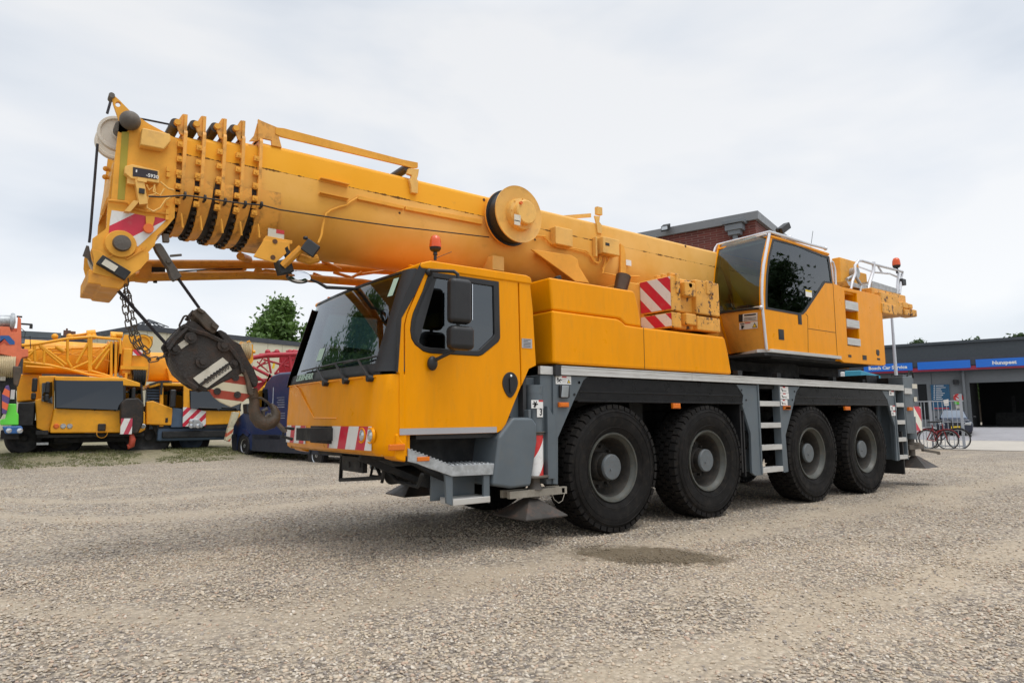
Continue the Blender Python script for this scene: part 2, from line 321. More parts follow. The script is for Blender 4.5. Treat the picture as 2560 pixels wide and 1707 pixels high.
def wheel(x,side,deep):
    y0=0.0 if side==0 else W; sg=1 if side==0 else -1; c=(x,y0,.685)
    lip=MB().lathe([(.365,.07),(.374,.028),(.366,.014),(.350,.018),(.342,.04),(.330,.05),(.318,.075)],c,'y',56,sgn=sg)
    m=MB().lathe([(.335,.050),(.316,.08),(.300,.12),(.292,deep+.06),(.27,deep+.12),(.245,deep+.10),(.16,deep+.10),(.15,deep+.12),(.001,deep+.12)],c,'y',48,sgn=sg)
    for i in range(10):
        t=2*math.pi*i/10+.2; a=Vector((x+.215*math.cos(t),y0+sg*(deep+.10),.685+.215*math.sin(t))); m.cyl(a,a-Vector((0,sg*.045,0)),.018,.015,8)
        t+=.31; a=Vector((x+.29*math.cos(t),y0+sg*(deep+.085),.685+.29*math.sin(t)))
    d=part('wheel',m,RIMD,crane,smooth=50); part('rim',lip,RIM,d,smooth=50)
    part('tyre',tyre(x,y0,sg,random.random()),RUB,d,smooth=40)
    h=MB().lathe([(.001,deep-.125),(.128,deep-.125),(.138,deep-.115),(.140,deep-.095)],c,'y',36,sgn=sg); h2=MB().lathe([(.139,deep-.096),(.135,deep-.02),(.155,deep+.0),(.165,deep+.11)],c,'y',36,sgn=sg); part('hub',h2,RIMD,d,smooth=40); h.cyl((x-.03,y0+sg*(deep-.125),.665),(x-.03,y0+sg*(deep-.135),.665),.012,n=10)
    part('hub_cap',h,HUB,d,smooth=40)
for x,dp in ((0,.165),(1.65,.165),(4.10,.19),(5.75,.19)): wheel(x,0,dp); wheel(x,1,dp)
# ---- side skirts, fenders
for sd in (0,1):
    def S(a,b): return (a,b) if sd==0 else (W-b,W-a)
    def pz(name,reg,pts,y0,y1,mat,bevel=0,holes=(),yp=0,**k):
        a,b=S(y0,y1); return part(name,MB().prism(PY(reg,pts,yp),'y',a,b,[PY(reg,h,yp) for h in holes]),mat,crane,bevel=bevel,**k)
    pz('side_skirt',8,[(78,128),(375,140),(335,175),(300,250),(255,345),(120,660),(120,1058),(78,1055)],0,.035,GREY,.004)
    pz('side_skirt',8,[(1640,208),(1828,216),(1868,978),(1800,985),(1775,960),(1762,620),(1690,380),(1700,300)],0,.035,GREY,.004)
    pz('side_skirt',8,[(2008,222),(2182,228),(2150,270),(2122,400),(2060,640),(2085,950),(2046,958)],0,.035,GREY,.004)
    pz('side_skirt',9,[(1500,332),(1642,340),(1690,1095),(1665,1095),(1645,720),(1590,540),(1560,430)],0,.035,GREY,.004)
    for (reg,o) in ((8,[(375,140),(1640,208),(1700,300),(1715,376),(255,347),(300,250),(335,175)]),(9,[(620,296),(1500,332),(1560,430),(1592,497),(530,490),(560,380),(580,330)])):
        pl=PY(reg,o,0); mf=MB().prism(pl,'y',*S(.004,.42))
        x0=pl[4][0] if reg==8 else pl[4][0]; x1=pl[3][0]; zb=pl[3][1]
        mf.box(min(x0,x1)+.08,max(x0,x1)-.08,*S(-.004,.006),zb+.10,zb+.115); mf.box(min(x0,x1)+.05,max(x0,x1)-.05,*S(-.006,.006),zb,zb+.02)
        part('wheel_arch',mf,FEN,crane,bevel=.012)
    # inner fender flares
m=MB()
for x0,x1 in ((2.53,2.56),):
    m.box(x0-.16,x0-.13,.03,.4,.5,1.5)
m.box(7.05,7.08,.0,.5,.22,.95); m.box(2.42,2.44,.02,.45,.45,1.3)
multi('mud_flap',m,BLK,crane)
# aluminium deck rail
RZ0,RZ1=1.655,1.747
for a,b in ((-.78,1.33),(1.335,7.2)):
    m=MB(); m.box(a,b,-.03,.0,RZ0,RZ1-.012); m.box(a,b,-.036,.05,RZ1-.012,RZ1); m.box(a,b,-.034,-.03,RZ0,RZ0+.01); m.box(a,b,-.034,-.03,RZ0+.045,RZ0+.05)
    part('deck_rail',m,ALU,crane,bevel=.002)
m=MB(); m.box(-.86,-.785,-.034,.02,RZ0-.015,RZ1+.004); part('rail_end_cap',m,BLK,crane,bevel=.004)
m=MB(); m.box(-1.03,-.865,.0,.04,RZ0,RZ1-.01); part('deck_rail',m,ALU,crane)
m=MB(); m.box(7.23,7.52,-.03,.0,1.60,1.70); part('deck_rail',m,ALU,crane)
m=MB(); m.box(-.9,7.2,W,W+.03,RZ0,RZ1); part('deck_rail',m,ALU,crane)
# ladders
def ladder(x0,x1,zs,zb,rail):
    m=MB(); m.box(x0-rail,x0,-.012,.10,zb,1.65); m.box(x1,x1+rail,-.012,.10,zb,1.65); m.box(x0,x1,.30,.33,zb,1.65); m.box(x0+.12,x0+.16,.1,.3,zb,1.65)
    d=part('access_ladder',m,GREY,crane,bevel=.003)
    for z in zs:
        r=MB(); r.box(x0+.002,x1-.002,-.016,.10,z-.035,z+.035); part('rung',r,ALU,d,bevel=.004)
p=[P(8,1840,370,y=0),P(8,1920,555,y=0),P(8,1940,742,y=0),P(8,1955,930,y=0)]
ladder(P(8,1836,600,y=0).x+.02,P(8,2022,600,y=0).x-.02,[q.z for q in p],p[3].z-.04,.03)
p=[P(9,1690,488,y=0),P(9,1702,676,y=0),P(9,1720,863,y=0),P(9,1737,1053,y=0)]
ladder(P(9,1672,800,y=0).x,P(9,1748,800,y=0).x+.03,[q.z for q in p],p[3].z-.05,.035)
# small lamps, stickers on the skirt
def lbl(name,reg,x0,y0,x1,y1,mat,parent,yp=0,proud=.003,extra=None,th=.002):
    a=P(reg,x0,y1,y=yp); b=P(reg,x1,y0,y=yp); m=MB(); m.box(a.x,b.x,yp-proud-th,yp-proud+.001,a.z,b.z)
    if extra: extra(m,a,b,yp-proud-th)
    return part(name,m,mat,parent)
def warn(m,a,b,y):     # red head bar, a black figure, a yellow triangle
    w=b.x-a.x;h=b.z-a.z
    m.box(a.x+w*.4,a.x+w*.7,y-.001,y,b.z-h*.2,b.z-h*.04,2)
    x=a.x+w*.2;z=a.z+h*.5
    for q in ((-.10,.25,.10,-.3),(-.10,-.28,.12,.1),(-.05,.3,-.13,-.1),(0,.02,.2,-.02)): m.bar((x+q[0]*w,y-.001,z+q[1]*h),(x+q[2]*w,y-.001,z+q[3]*h),.002,h*.09,mi=1)
    m.prism([(a.x+w*.72,a.z+h*.15),(a.x+w*.96,a.z+h*.15),(a.x+w*.84,a.z+h*.62)],'y',y-.001,y,mi=1); m.prism([(a.x+w*.765,a.z+h*.2),(a.x+w*.915,a.z+h*.2),(a.x+w*.84,a.z+h*.5)],'y',y-.002,y-.001,mi=3)
    for k in range(3): m.box(a.x+w*.42,a.x+w*.68,y-.001,y,a.z+h*(.25+.17*k),a.z+h*(.29+.17*k),4)
WL=[WHT,INK,REDP,YTR,REFL]
lbl('warning_sticker',8,98,138,228,204,WL,crane,extra=warn)
for q in ((2008,228,2078,278),(2010,283,2083,330),(2012,338,2072,386)): lbl('warning_sticker',8,*q,WL,crane,extra=lambda m,a,b,y:[m.box(lerp(a.x,b.x,.35),lerp(a.x,b.x,.65),y-.001,y,lerp(a.z,b.z,.82),b.z-.001,2),m.bar((lerp(a.x,b.x,.2),y-.001,lerp(a.z,b.z,.7)),(lerp(a.x,b.x,.35),y-.001,lerp(a.z,b.z,.2)),.002,.012,mi=1),m.bar((lerp(a.x,b.x,.2),y-.001,lerp(a.z,b.z,.4)),(lerp(a.x,b.x,.75),y-.001,lerp(a.z,b.z,.3)),.002,.008,mi=1)])
for q in ((1580,338,1640,385),(1592,495,1655,545),(1605,553,1658,605)): lbl('warning_sticker',9,*q,WL,crane,extra=lambda m,a,b,y:[m.box(lerp(a.x,b.x,.35),lerp(a.x,b.x,.8),y-.001,y,lerp(a.z,b.z,.8),b.z-.001,2),m.box(lerp(a.x,b.x,.2),lerp(a.x,b.x,.35),y-.001,y,lerp(a.z,b.z,.2),lerp(a.z,b.z,.7),1)])
for reg,q in ((8,(128,360,208,400)),(8,(1095,368,1158,412)),(8,(2048,390,2098,422)),(9,(438,500,502,540)),(9,(1098,505,1152,545)),(9,(1790,512,1830,550))):
    a=P(reg,q[0],q[3],y=-.02); b=P(reg,q[2],q[1],y=-.02); m=MB(); m.box(a.x,b.x,-.03,-.0,a.z,b.z); m.box(a.x+.01,b.x-.01,-.036,-.03,a.z+.008,b.z-.008); part('side_marker_lamp',m,ORL,crane,bevel=.005)
a=P(8,122,320,y=0);b=P(8,205,215,y=0); m=MB(); m.box(a.x,b.x,-.03,.0,a.z,b.z); d=part('work_lamp',m,BLK,crane,bevel=.012); m=MB(); m.obox(((a.x+b.x)/2-.005,-.035,(a.z+b.z)/2),(.045,0,0),(0,.004,.0),(.008,0,.06)); part('lamp_lens',m,LENS,d,bevel=.003)
m=MB()
for reg,q in ((8,(298,190)),(8,(258,292)),(8,(1682,255)),(8,(1722,340)),(9,(548,340)),(9,(525,432)),(7,(2235,128)),(7,(1692,570)),(7,(1776,570))): c=P(reg,*q,y=-.0); m.cyl((c.x,-.008,c.z),(c.x,.002,c.z),.013,n=8)
multi('bolt',m,GREYD,crane)
# ---- front outriggers (both sides) and rear outriggers
def outrigger(side):
    def S(y): return y if side==0 else W-y
    sg=1 if side==0 else -1
    def C(v): return [(x,S(y),z) for x,y,z in v]
    def add(name,m,mat,parent=crane,**k): m.v=C(m.v); return part(name,m,mat,parent,**k)
    # bulged front box
    lo=PY(7,[(1500,612),(1628,440),(1800,438),(1845,500),(1845,650),(1790,1048),(1610,1070),(1450,1045)],0.0)
    m=MB().prism(lo,'y',-.04,.62); add('outrigger_box',m,GREY,bevel=.03,seg=3)
    m=MB(); m.prism(PY(7,[(1560,120),(1780,85),(1890,90),(1890,500),(1620,440)],.12),'y',.12,.2); m.prism(PY(7,[(1890,60),(2010,60),(2010,1035),(1950,1035),(1895,500)],.02),'y',.02,.3); add('outrigger_box',m,GREY,bevel=.01)
    d=None
    cx=-1.07
    m=MB(); m.box(cx-.14,cx-.11,-.03,.22,.78,1.30); m.prism([(cx+.10,.62),(cx+.2,.62),(cx+.2,1.22),(cx+.10,1.34)],'y',-.03,.22); add('cylinder_guide',m,GREY,bevel=.006)
    m=MB(); m.cyl((cx,.06,1.02),(cx,.06,1.545),.085,n=32); m.cyl((cx,.06,1.46),(cx,.06,1.545),.088,n=32); m.cyl((cx+.02,-.03,1.53),(cx+.02,-.028,1.53),.012,n=8); cyl=add('outrigger_cylinder',m,GREY,bevel=.003)
    m=MB(); m.cyl((cx,.06,.66),(cx,.06,1.06),.088,n=32); m2=hazard('hazard_cylinder',(1,0,-.62),.30,off=-.02,duty=.5,c0=(.80,.79,.77),c1=(.62,.03,.03))if side==0 else MATS_H['h1']; MATS_H['h1']=m2; 
    t=add('striped_sleeve',m,m2,cyl)
    m=MB(); m.cyl((cx,.06,1.05),(cx,.06,1.075),.094,n=32); m.cyl((cx,.06,.64),(cx,.06,.66),.14,n=32); m.cyl((cx,.06,1.075),(cx,.06,1.085),.11,n=32); m.cyl((cx,.06,.44),(cx,.06,.64),.05); m.cyl((cx,.06,.52),(cx,.06,.6),.08,.05); m.bar((cx+.13,.08,.66),(cx+.13,.08,1.06),.05,.09); add('cylinder_flange',m,STEEL,cyl,bevel=.004)
    m=MB(); m.box(cx-.35,cx+.37,.0,.05,.46,.53); m.box(cx-.35,cx+.37,.12,.16,.46,.53); m.box(cx+.30,cx+.34,.0,.16,.47,.52); m.tube([(cx+.15,-.02,.48),(cx+.17,-.03,.42),(cx+.23,-.03,.38),(cx+.28,-.03,.40),(cx+.33,-.01,.47)],.004,6); add('pad_holder',m,ARMM,bevel=.003)
    m=MB(); a=.26; ax,ay=cx-.02,.11
    m.add([(ax-a,ay-a,.265),(ax+a,ay-a,.265),(ax+a,ay+a,.265),(ax-a,ay+a,.265),(ax-.045,ay-.045,.44),(ax+.045,ay-.045,.44),(ax+.045,ay+.045,.44),(ax-.045,ay+.045,.44),(ax-a,ay-a,.28),(ax+a,ay-a,.28),(ax+a,ay+a,.28),(ax-a,ay+a,.28)],[(0,1,9,8),(1,2,10,9),(2,3,11,10),(3,0,8,11),(8,9,5,4),(9,10,6,5),(10,11,7,6),(11,8,4,7),(4,5,6,7),(3,2,1,0)])
    m.cyl((ax,ay,.42),(ax,ay,.50),.045); add('outrigger_pad',m,PADM,bevel=.004)
MATS_H={}
outrigger(0); outrigger(1)
lbl('warning_sticker',7,1810,285,1913,358,WL,crane,yp=-.03,extra=lambda m,a,b,y:[m.box(lerp(a.x,b.x,.62),b.x,y-.001,y,lerp(a.z,b.z,.8),b.z,2)]+[m.bar((lerp(a.x,b.x,p),y-.001,lerp(a.z,b.z,q)),(lerp(a.x,b.x,r),y-.001,lerp(a.z,b.z,s)),.002,.012,mi=1) for p,q,r,s in ((.1,.55,.55,.5),(.2,.15,.45,.85),(.2,.85,.4,.3),(.3,.5,.3,.1))])
a=P(7,1862,436,y=-.032);b=P(7,1912,362,y=-.032); m=MB(); m.box(a.x,b.x,-.035,-.03,a.z,b.z); m.text('3',((a.x+b.x)/2+.012,-.0365,a.z+.018),(1,0,0),(0,0,1),.095,mi=1,align='CENTER',bold=.002,wide=.8); part('number_sticker',m,[WHT,INK],crane)
# rear outrigger
for side in (0,1):
    def S(y): return y if side==0 else W-y
    def add(name,m,mat,parent=crane,**k): m.v=[(x,S(y),z) for x,y,z in m.v]; return part(name,m,mat,parent,**k)
    m=MB(); m.prism(PY(9,[(1728,180),(1828,180),(1866,800),(1782,800)],0),'y',0,.25); m.box(7.53,7.95,.1,.3,1.0,1.95); add('outrigger_box',m,GREY,bevel=.01)
    m=MB(); m.cyl((7.75,.14,.80),(7.75,.14,1.2),.1,n=24); add('outrigger_cylinder',m,GREY); m=MB(); m.cyl((7.75,.14,.5),(7.75,.14,.80),.055); m.box(7.45,8.05,.05,.2,.62,.70); m.cyl((7.75,.14,.70),(7.75,.14,.74),.15); m.bar((7.9,.02,.6),(8.25,-.1,.55),.05,.04); m.bar((8.25,-.1,.55),(8.42,-.05,.52),.05,.03); add('pad_holder',m,STEEL)
    m=MB(); a=.28; ax,ay=7.8,.12
    m.add([(ax-a,ay-a,.30),(ax+a,ay-a,.30),(ax+a,ay+a,.30),(ax-a,ay+a,.30),(ax-.04,ay-.04,.5),(ax+.04,ay-.04,.5),(ax+.04,ay+.04,.5),(ax-.04,ay+.04,.5)],[(0,1,5,4),(1,2,6,5),(2,3,7,6),(3,0,4,7),(4,5,6,7),(3,2,1,0)]); add('outrigger_pad',m,PADM)
m=MB(); m.box(7.4,7.98,.15,2.45,1.05,1.9); m.box(7.0,7.4,.5,2.1,1.7,1.95); m.box(7.98,8.05,.1,2.5,.95,1.2)
for k in range(5): m.cyl((7.6+.05*k,.3+.3*k,1.9),(7.6+.05*k,.3+.3*k,1.97),.03,n=8)
m.tube([(7.55,.05,1.9),(7.62,.03,2.02),(7.75,.03,2.0),(7.82,.05,1.9)],.015,8); part('rear_carrier',m,GREYD,crane,bevel=.01)
hz=hazard('hazard_rear',(1,0,1.1),.50,off=.18,c1=(.6,.02,.06),c0=(.8,.78,.66)); a=P(9,1855,770,y=.08); b=P(9,1915,505,y=.08); m=MB(); m.box(a.x,b.x,.07,.085,a.z,b.z); part('hazard_plate',m,hz,crane)
for q in ((1828,262,1880,308),(1850,402,1882,450)): lbl('warning_sticker',9,*q,[WHD],crane,yp=.09)
# ---- side body (engine cover) on the deck
lo=[(545,1010),(1040,1075),(1070,1092),(1100,1120),(1230,1140),(1835,1210),(1850,1225),(1872,1330),(1900,1495),(552,1412)]
hi=[(522,765),(1160,868),(1172,885),(1200,1000),(1222,1145),(1100,1125),(1060,1085),(1040,1078),(545,1015)]
m=MB().prism(PY(3,lo,0.0),'y',.0,.60); m.prism(PY(3,[(x,y-4) for x,y in hi],.022),'y',.022,.55); part('side_cover',m,YEL,crane,bevel=.028,seg=3)
x0=P(3,552,1412,y=0).x; m=MB(); x1,z1=PY(3,[(385,790)],.46)[0]; zt=P(3,525,765,y=.02).z
m.add([(x0-.0,.0,1.77),(x0-.02,.55,1.77),(x0-.02,.55,zt-.01),(x0-.01,.025,zt-.01),(x0+.1,.3,1.77)],[(0,1,2,3)]); 
a=P(3,1232,1140,y=0); b=P(3,1243,1455,y=0); m=MB(); m.bar((a.x,-.0015,a.z),(a.x,-.0015,b.z),.002,.006,upv=(1,0,0)); multi('panel_seam',m,LINEM,crane)
m=MB().prism(PY(3,lo,0.0)[:1]+[(-.7,2.6)]+[(.3,2.6),(2.0,2.3),(2.1,1.78),(-.8,1.78)],'y',W-.6,W); part('side_cover',m,YEL,crane,bevel=.03)
m=MB(); c=P(3,590,790,y=.1); m.obox(c,(.035,0,.01),(0,.02,0),(-.01,0,.05)); m.cyl(c+Vector((-.05,0,-.0)),c+Vector((-.03,.02,-.04)),.02); m.box(c.x-.06,c.x+.02,c.y,c.y+.03,c.z-.09,c.z-.05); part('work_lamp',m,BLK,crane,bevel=.008)
# exhaust stub
m=MB(); c=P(3,1075,800,y=.55); m.cyl(c+Vector((-.05,0,-.12)),c+Vector((.02,0,.08)),.085,.095,n=28,caps=True); part('exhaust_pipe',m,paint('exhaust',(.09,.055,.035),.4,.4,rust=.3,metal=.5),crane)
m=MB(); m.box(-.7,2.0,.62,2.0,1.75,2.25); m.box(-.3,1.0,.7,1.9,2.25,2.5); part('engine_deck',m,BLK,crane,bevel=.02)
# ---- carried counterweights in front of the operator cab
xc=P(3,1440,1000,y=.06).x; yl=P(3,1213,1018,x=xc).y; xr=P(3,1797,1060,y=.06).x
zt0=P(3,1432,750,y=.06).z; zm=P(3,1440,1012,y=.06).z; zb=P(3,1440,1140,y=.06).z; zr=P(3,1790,815,y=.06).z
for nm,(a,b,top_) in {'hi':(zm,zr,0),'lo':(zb,zm-.015,0)}.items():
    hgt=b-a
    m=MB(); m.box(xc+.0,xr-.02,.10,W-.1,a,b-(.0 if nm=='lo' else .0)); d=part('counterweight_slab',m,CWY,crane,bevel=.03)
    m=MB(); f=PY(3,[(1450,0)],.06)
    if nm=='hi':
        sp_=[(1512,1600,.0,1.0,.04),(1612,1800,.0,1,.0)]
        m.box(xc-.0,P(3,1510,900,y=.06).x,.05,.5,a,zt0-.0); m.box(P(3,1520,900,y=.06).x,P(3,1600,900,y=.06).x,.0,.1,a+hgt*.45,b-.06); m.box(P(3,1615,900,y=.06).x,xr,.03,.4,a,b); m.box(P(3,1690,900,y=.06).x,P(3,1745,900,y=.06).x,.015,.05,a+hgt*.6,b+.01); m.box(P(3,1470,900,y=.06).x,P(3,1500,900,y=.06).x,.03,.2,a+hgt*.5,b+.03)
        m.cyl((P(3,1560,880,y=.06).x,.0,b-.1),(P(3,1560,880,y=.06).x,.2,b-.1),.05,n=16)
    else:
        m.box(xc,P(3,1510,900,y=.06).x,.05,.5,a,b); m.box(P(3,1528,900,y=.06).x,P(3,1604,900,y=.06).x,.01,.2,a+.05,b-.0); m.box(P(3,1618,900,y=.06).x,xr,.03,.4,a,b-.01)
    part('counterweight_block',m,CWY,d,bevel=.02)
hz=hazard('hazard_counterweight',(0,-1,1),.335,off=.15,duty=.5,c0=(.74,.73,.71)); 
def haz_face(z0,z1): m=MB(); m.add([(xc-.004,.055,z0),(xc-.004,yl,z0),(xc-.004,yl,z1),(xc-.004,.055,z1)],[(0,1,2,3)]); return m
part('hazard_plate',haz_face(zm+.02,zt0-.01),hz,crane); part('hazard_plate',haz_face(zb+.02,zm-.03),hz,crane)
m=MB(); m.box(xc-.0,xr,.5,2.4,2.3,2.55); m.box(xc-.25,xc+.0,yl,1.3,2.35,zt0-.02); part('counterweight_frame',m,YELB,crane,bevel=.015)
m=MB()
for i in range(3): m.box(P(3,1455,900,y=.06).x+.0,P(3,1500,900,y=.06).x,.1+.1*i,.15+.1*i,zr,zr+.05)
part('counterweight_lug',m,CWY,crane,bevel=.01)
# ============================================================ carrier cab
cab_cx=1.3
def fx(y,z):     # plan of the cab front at height z
    t=max(0,min(1,(z-1.62)/1.0)); base=-2.73 if z<1.62 else lerp(-2.73,-2.43,t)
    if z<1.2: base+=0.0*(1.2-z)
    u=abs(y-1.275)/1.275; bul=.07*(1-u*u); r=.21
    e=max(0,(abs(y-1.275)-(1.275-r))/r); return base-bul+ (1-math.sqrt(max(0,1-e*e)))*r
ys=[0.0,.006,.02,.045,.08,.12,.17,.23,.30]+list(np.linspace(.4,2.15,15))+[2.25,2.32,2.38,2.43,2.47,2.505,2.53,2.544,2.55]
H=2.55
def zf(reg,a,b,y): return P(reg,a,b,y=y).z
# lower front panel: shell of the bumper and hood
rows=[]
for z,dx in ((1.60,.02),(1.595,0),(1.45,-.005),(1.30,-.01),(1.22,-.015),(1.15,-.015),(1.0,-.012),(.95,.0),(.925,.03)):
    rows.append([(fx(y,min(z,1.6))+dx*(1 if .05<y<2.5 else .3),y,z-(0.02*(1 if y<.2 or y>2.35 else 0) if z<.96 else 0)) for y in ys])
inner=[[ (x+.05,min(max(y,.03),H-.03),z) for x,y,z in r] for r in rows]
m=MB().grid(rows); m.grid(inner[::-1]); 
n=len(ys)
cabp=part('driver_cab',m,YEL,crane,smooth=50)
# side shells
strip=[(1052,92),(1092,126),(945,458),(926,540),(926,1310),(893,1310),(893,895),(870,870),(905,490),(1000,318),(1085,128)]
A=[(1062,100),(1092,128),(945,460),(925,540),(925,1312),(893,1312),(893,880),(880,866),(905,492),(1000,322)]
door=[(1088,138),(1722,226),(1742,970),(1640,1230),(1615,1268),(1580,1292),(932,1309),(932,540),(950,462)]
win_o=[(1118,168),(1588,236),(1597,630),(1585,655),(1475,745),(1445,756),(1110,736),(1060,722),(1000,672),(975,630),(968,580),(975,510),(990,450),(1060,290),(1095,190)]
win_i=[(1130,207),(1550,269),(1556,605),(1545,622),(1452,712),(1430,718),(1105,697),(1060,686),(1015,648),(1002,610),(999,560),(1006,500),(1025,440),(1085,290)]
rear=[(1730,226),(1806,236),(1826,420),(1850,822),(1800,846),(1747,968)]
for sd in (0,1):
    def S(a,b): return (a,b) if sd==0 else (H-b,H-a)
    pa=cabp if sd==0 else cabp
    def q(name,pts,y0,y1,mat,parent,bevel=0,holes=()): a,b=S(y0,y1); return part(name,MB().prism(PY(6,pts,0),'y',a,b,[PY(6,h,0) for h in holes]),mat,parent,bevel=bevel)
    q('side_panel',A,0,.04,YEL,cabp,.006); q('side_panel',rear,0,.04,YEL,cabp,.008)
    q('inner_frame',[(1062,100),(1800,215),(1830,800),(1700,1000),(1580,1270),(915,1290),(890,860)],.045,.075,BLK,cabp,0,[win_i])
    d=q('door',door,0,.04,YEL,crane,.007,[win_o])
    q('window_frame',win_o,-.006,.042,BLK,d,.008,[win_i]); q('window_glass',win_i,.012,.018,GL_D,d)
    if sd==0:
        # handle: a tear shaped recess
        hp=[]
        for i in range(28):
            t=2*math.pi*i/28; hx=1665+54*math.sin(t)*(1 if math.cos(t)>0 else (1-.35*abs(math.cos(t))**1.5)); hz_=945-78*math.cos(t) if math.cos(t)>0 else 945-102*math.cos(t); hp.append((hx,hz_))
        h=q('handle',hp,-.010,.002,BLK,d,.004)
        hp2=[(1665+(a-1665)*.74,950+(b-950)*.76) for a,b in hp]; m=MB().prism(PY(6,hp2,0),'y',-.0115,-.0102); a=P(6,1664,910,y=0);b=P(6,1668,1010,y=0); m.bar((a.x,-.018,a.z),(b.x,-.018,b.z),.012,.03,upv=(1,0,0)); a=P(6,1668,893,y=0); m.cyl((a.x,-.016,a.z),(a.x,-.01,a.z),.012,n=12,mi=1); part('handle_grip',m,[INK,CHR],crane,bevel=.002)
        a=[(893,1263),(1572,1250),(1572,1290),(893,1308)]; part('reflective_strip',MB().prism(PY(6,a,0),'y',-.003,-.0005),REFL,crane)
        lbl('info_plate',6,1748,638,1818,698,[REFL,INK],cabp,extra=lambda m,a,b,y:[m.box(lerp(a.x,b.x,.15),lerp(a.x,b.x,.85 if k!=4 else .6),y-.0008,y,lerp(a.z,b.z,.12+.15*k),lerp(a.z,b.z,.17+.15*k),1) for k in range(6)])
# roof, back wall, floor
zr_=2.56; rf=[]
m=MB(); 
rx0=P(6,1040,100,y=0).x; rx1=P(6,1812,225,y=0).x
prof=[(-2.40,2.545),(-2.42,2.575),(-2.40,2.60),(-2.30,2.632),(rx1-.06,2.640),(rx1-.0,2.62),(rx1+.01,2.575),(rx1,2.55)]
m.prism(prof,'y',-.012,H+.012); part('roof',m,YEL,cabp,bevel=.018,seg=3)
m=MB()
for y in (.3,1.5,2.3): m.box(-2.35,rx1-.1,y,y+.04,2.638,2.648)
multi('roof_rib',m,YEL,cabp,bevel=.004)
m=MB(); m.box(rx1-.08,rx1-.04,.04,H-.04,1.2,2.55); m.box(-2.4,rx1,.05,H-.05,1.04,1.09); m.prism([(-2.55,1.06),(-2.45,1.3),(-2.35,1.5),(-2.2,1.66),(-2.6,1.62),(-2.68,1.5),(-2.68,1.0)],'y',.1,H-.1); part('cab_interior',m,INT,cabp)
m=MB(); m.box(-2.2,-1.2,.08,H-.08,2.50,2.54); part('headliner',m,INTG,cabp)
for y in (.65,1.9):
    m=MB(); m.box(-1.75,-1.3,y-.24,y+.24,1.35,1.5); m.obox((-1.32,y,1.8),(.06,0,.01),(0,.23,0),(-.08,0,.36)); m.box(-1.34,-1.24,y-.12,y+.12,2.16,2.34); m.box(-1.7,-1.35,y-.1,y+.1,1.1,1.35); part('driver_seat',m,SEAT,cabp,bevel=.04,seg=3)
m=MB(); pts=[Vector((-2.15,.65,1.78))+Vector((.10*math.cos(t)*.55,.22*math.sin(t),.22*math.cos(t)*.85)) for t in np.linspace(0,2*math.pi,24,endpoint=False)]; m.tube(pts,.015,8,closed=True); m.bar((-2.15,.45,1.78),(-2.15,.85,1.78),.03,.03); m.cyl((-2.15,.65,1.78),(-2.35,.65,1.6),.03); part('steering_wheel',m,BLK,cabp)
m=MB(); m.obox((-2.2,1.55,1.78),(.01,0,0),(0,.09,0),(.02,0,.07)); part('cab_monitor',m,INTG,cabp,bevel=.01)
# windscreen and black surround
ws=[y for y in ys if .14<=y<=2.41]
zs=np.linspace(1.615,2.545,12)
m=MB().grid([[ (fx(y,z)+.012,y,z) for y in ws] for z in zs]); wsn=part('windscreen',m,GL_W,crane,smooth=60)
def strip3(y0,y1,off=0,z0=1.60,z1=2.56,n=6,th=.03):
    yy=np.linspace(y0,y1,n); zz=np.linspace(z0,z1,10); g=MB().grid([[ (fx(y,z)-off,y,z) for y in yy] for z in zz]); g.grid([[ (fx(y,z)-off+th,y,z) for y in yy] for z in zz]); return g
m=strip3(.0,.20,off=.004,z0=1.625,n=12); m.prism(PY(6,[(1040,105),(1092,126),(1000,325),(905,490),(880,868),(868,868),(868,500),(940,300)],0),'y',-.006,.0); part('pillar_cover',m,BLK,crane,smooth=60)
m=strip3(2.36,2.55,off=.03,th=.05,n=10,z0=1.58,z1=2.50); part('pillar_cover',m,BLK,crane,smooth=60)
m=strip3(.12,2.43,off=-.004,z0=1.60,z1=1.70,n=24,th=.02); part('windscreen_surround',m,BLK,wsn)
m=strip3(.12,2.43,off=-.004,z0=2.535,z1=2.56,n=24,th=.02); part('windscreen_surround',m,BLK,wsn)
m=MB(); a=P(6,190,930,x=fx(2.2,1.66)-.006); b=P(6,302,912,x=fx(2.0,1.66)-.006)
m.text('LIEBHERR',(fx(2.2,1.66)-.040,a.y,1.630),(fx(2.0,1.66)-fx(2.2,1.66),b.y-a.y,0),(.28,0,1),.092,wide=1.0,bold=.002)
xs_=[v[1] for v in m.v]; k=(a.y-b.y)/(max(xs_)-min(xs_)); m.v=[(x,a.y+(y-a.y)*k,z) for x,y,z in m.v]; part('brand_lettering',m,LGRN,wsn)
m=MB()
for a,b,h in ((.36,.50,.12),):
    pass
g=[ (fx(y,z)+.006,y,z) for y,z in ((.36,2.33),(.27,2.33),(.25,2.50),(.34,2.50))]; m.add(g,[(0,1,2,3)]); g=[ (fx(y,z)+.006,y,z) for y,z in ((1.62,1.82),(1.46,1.82),(1.46,1.95),(1.62,1.95))]; m.add(g,[(0,1,2,3)]); multi('windscreen_sticker',m,LGRN,wsn)
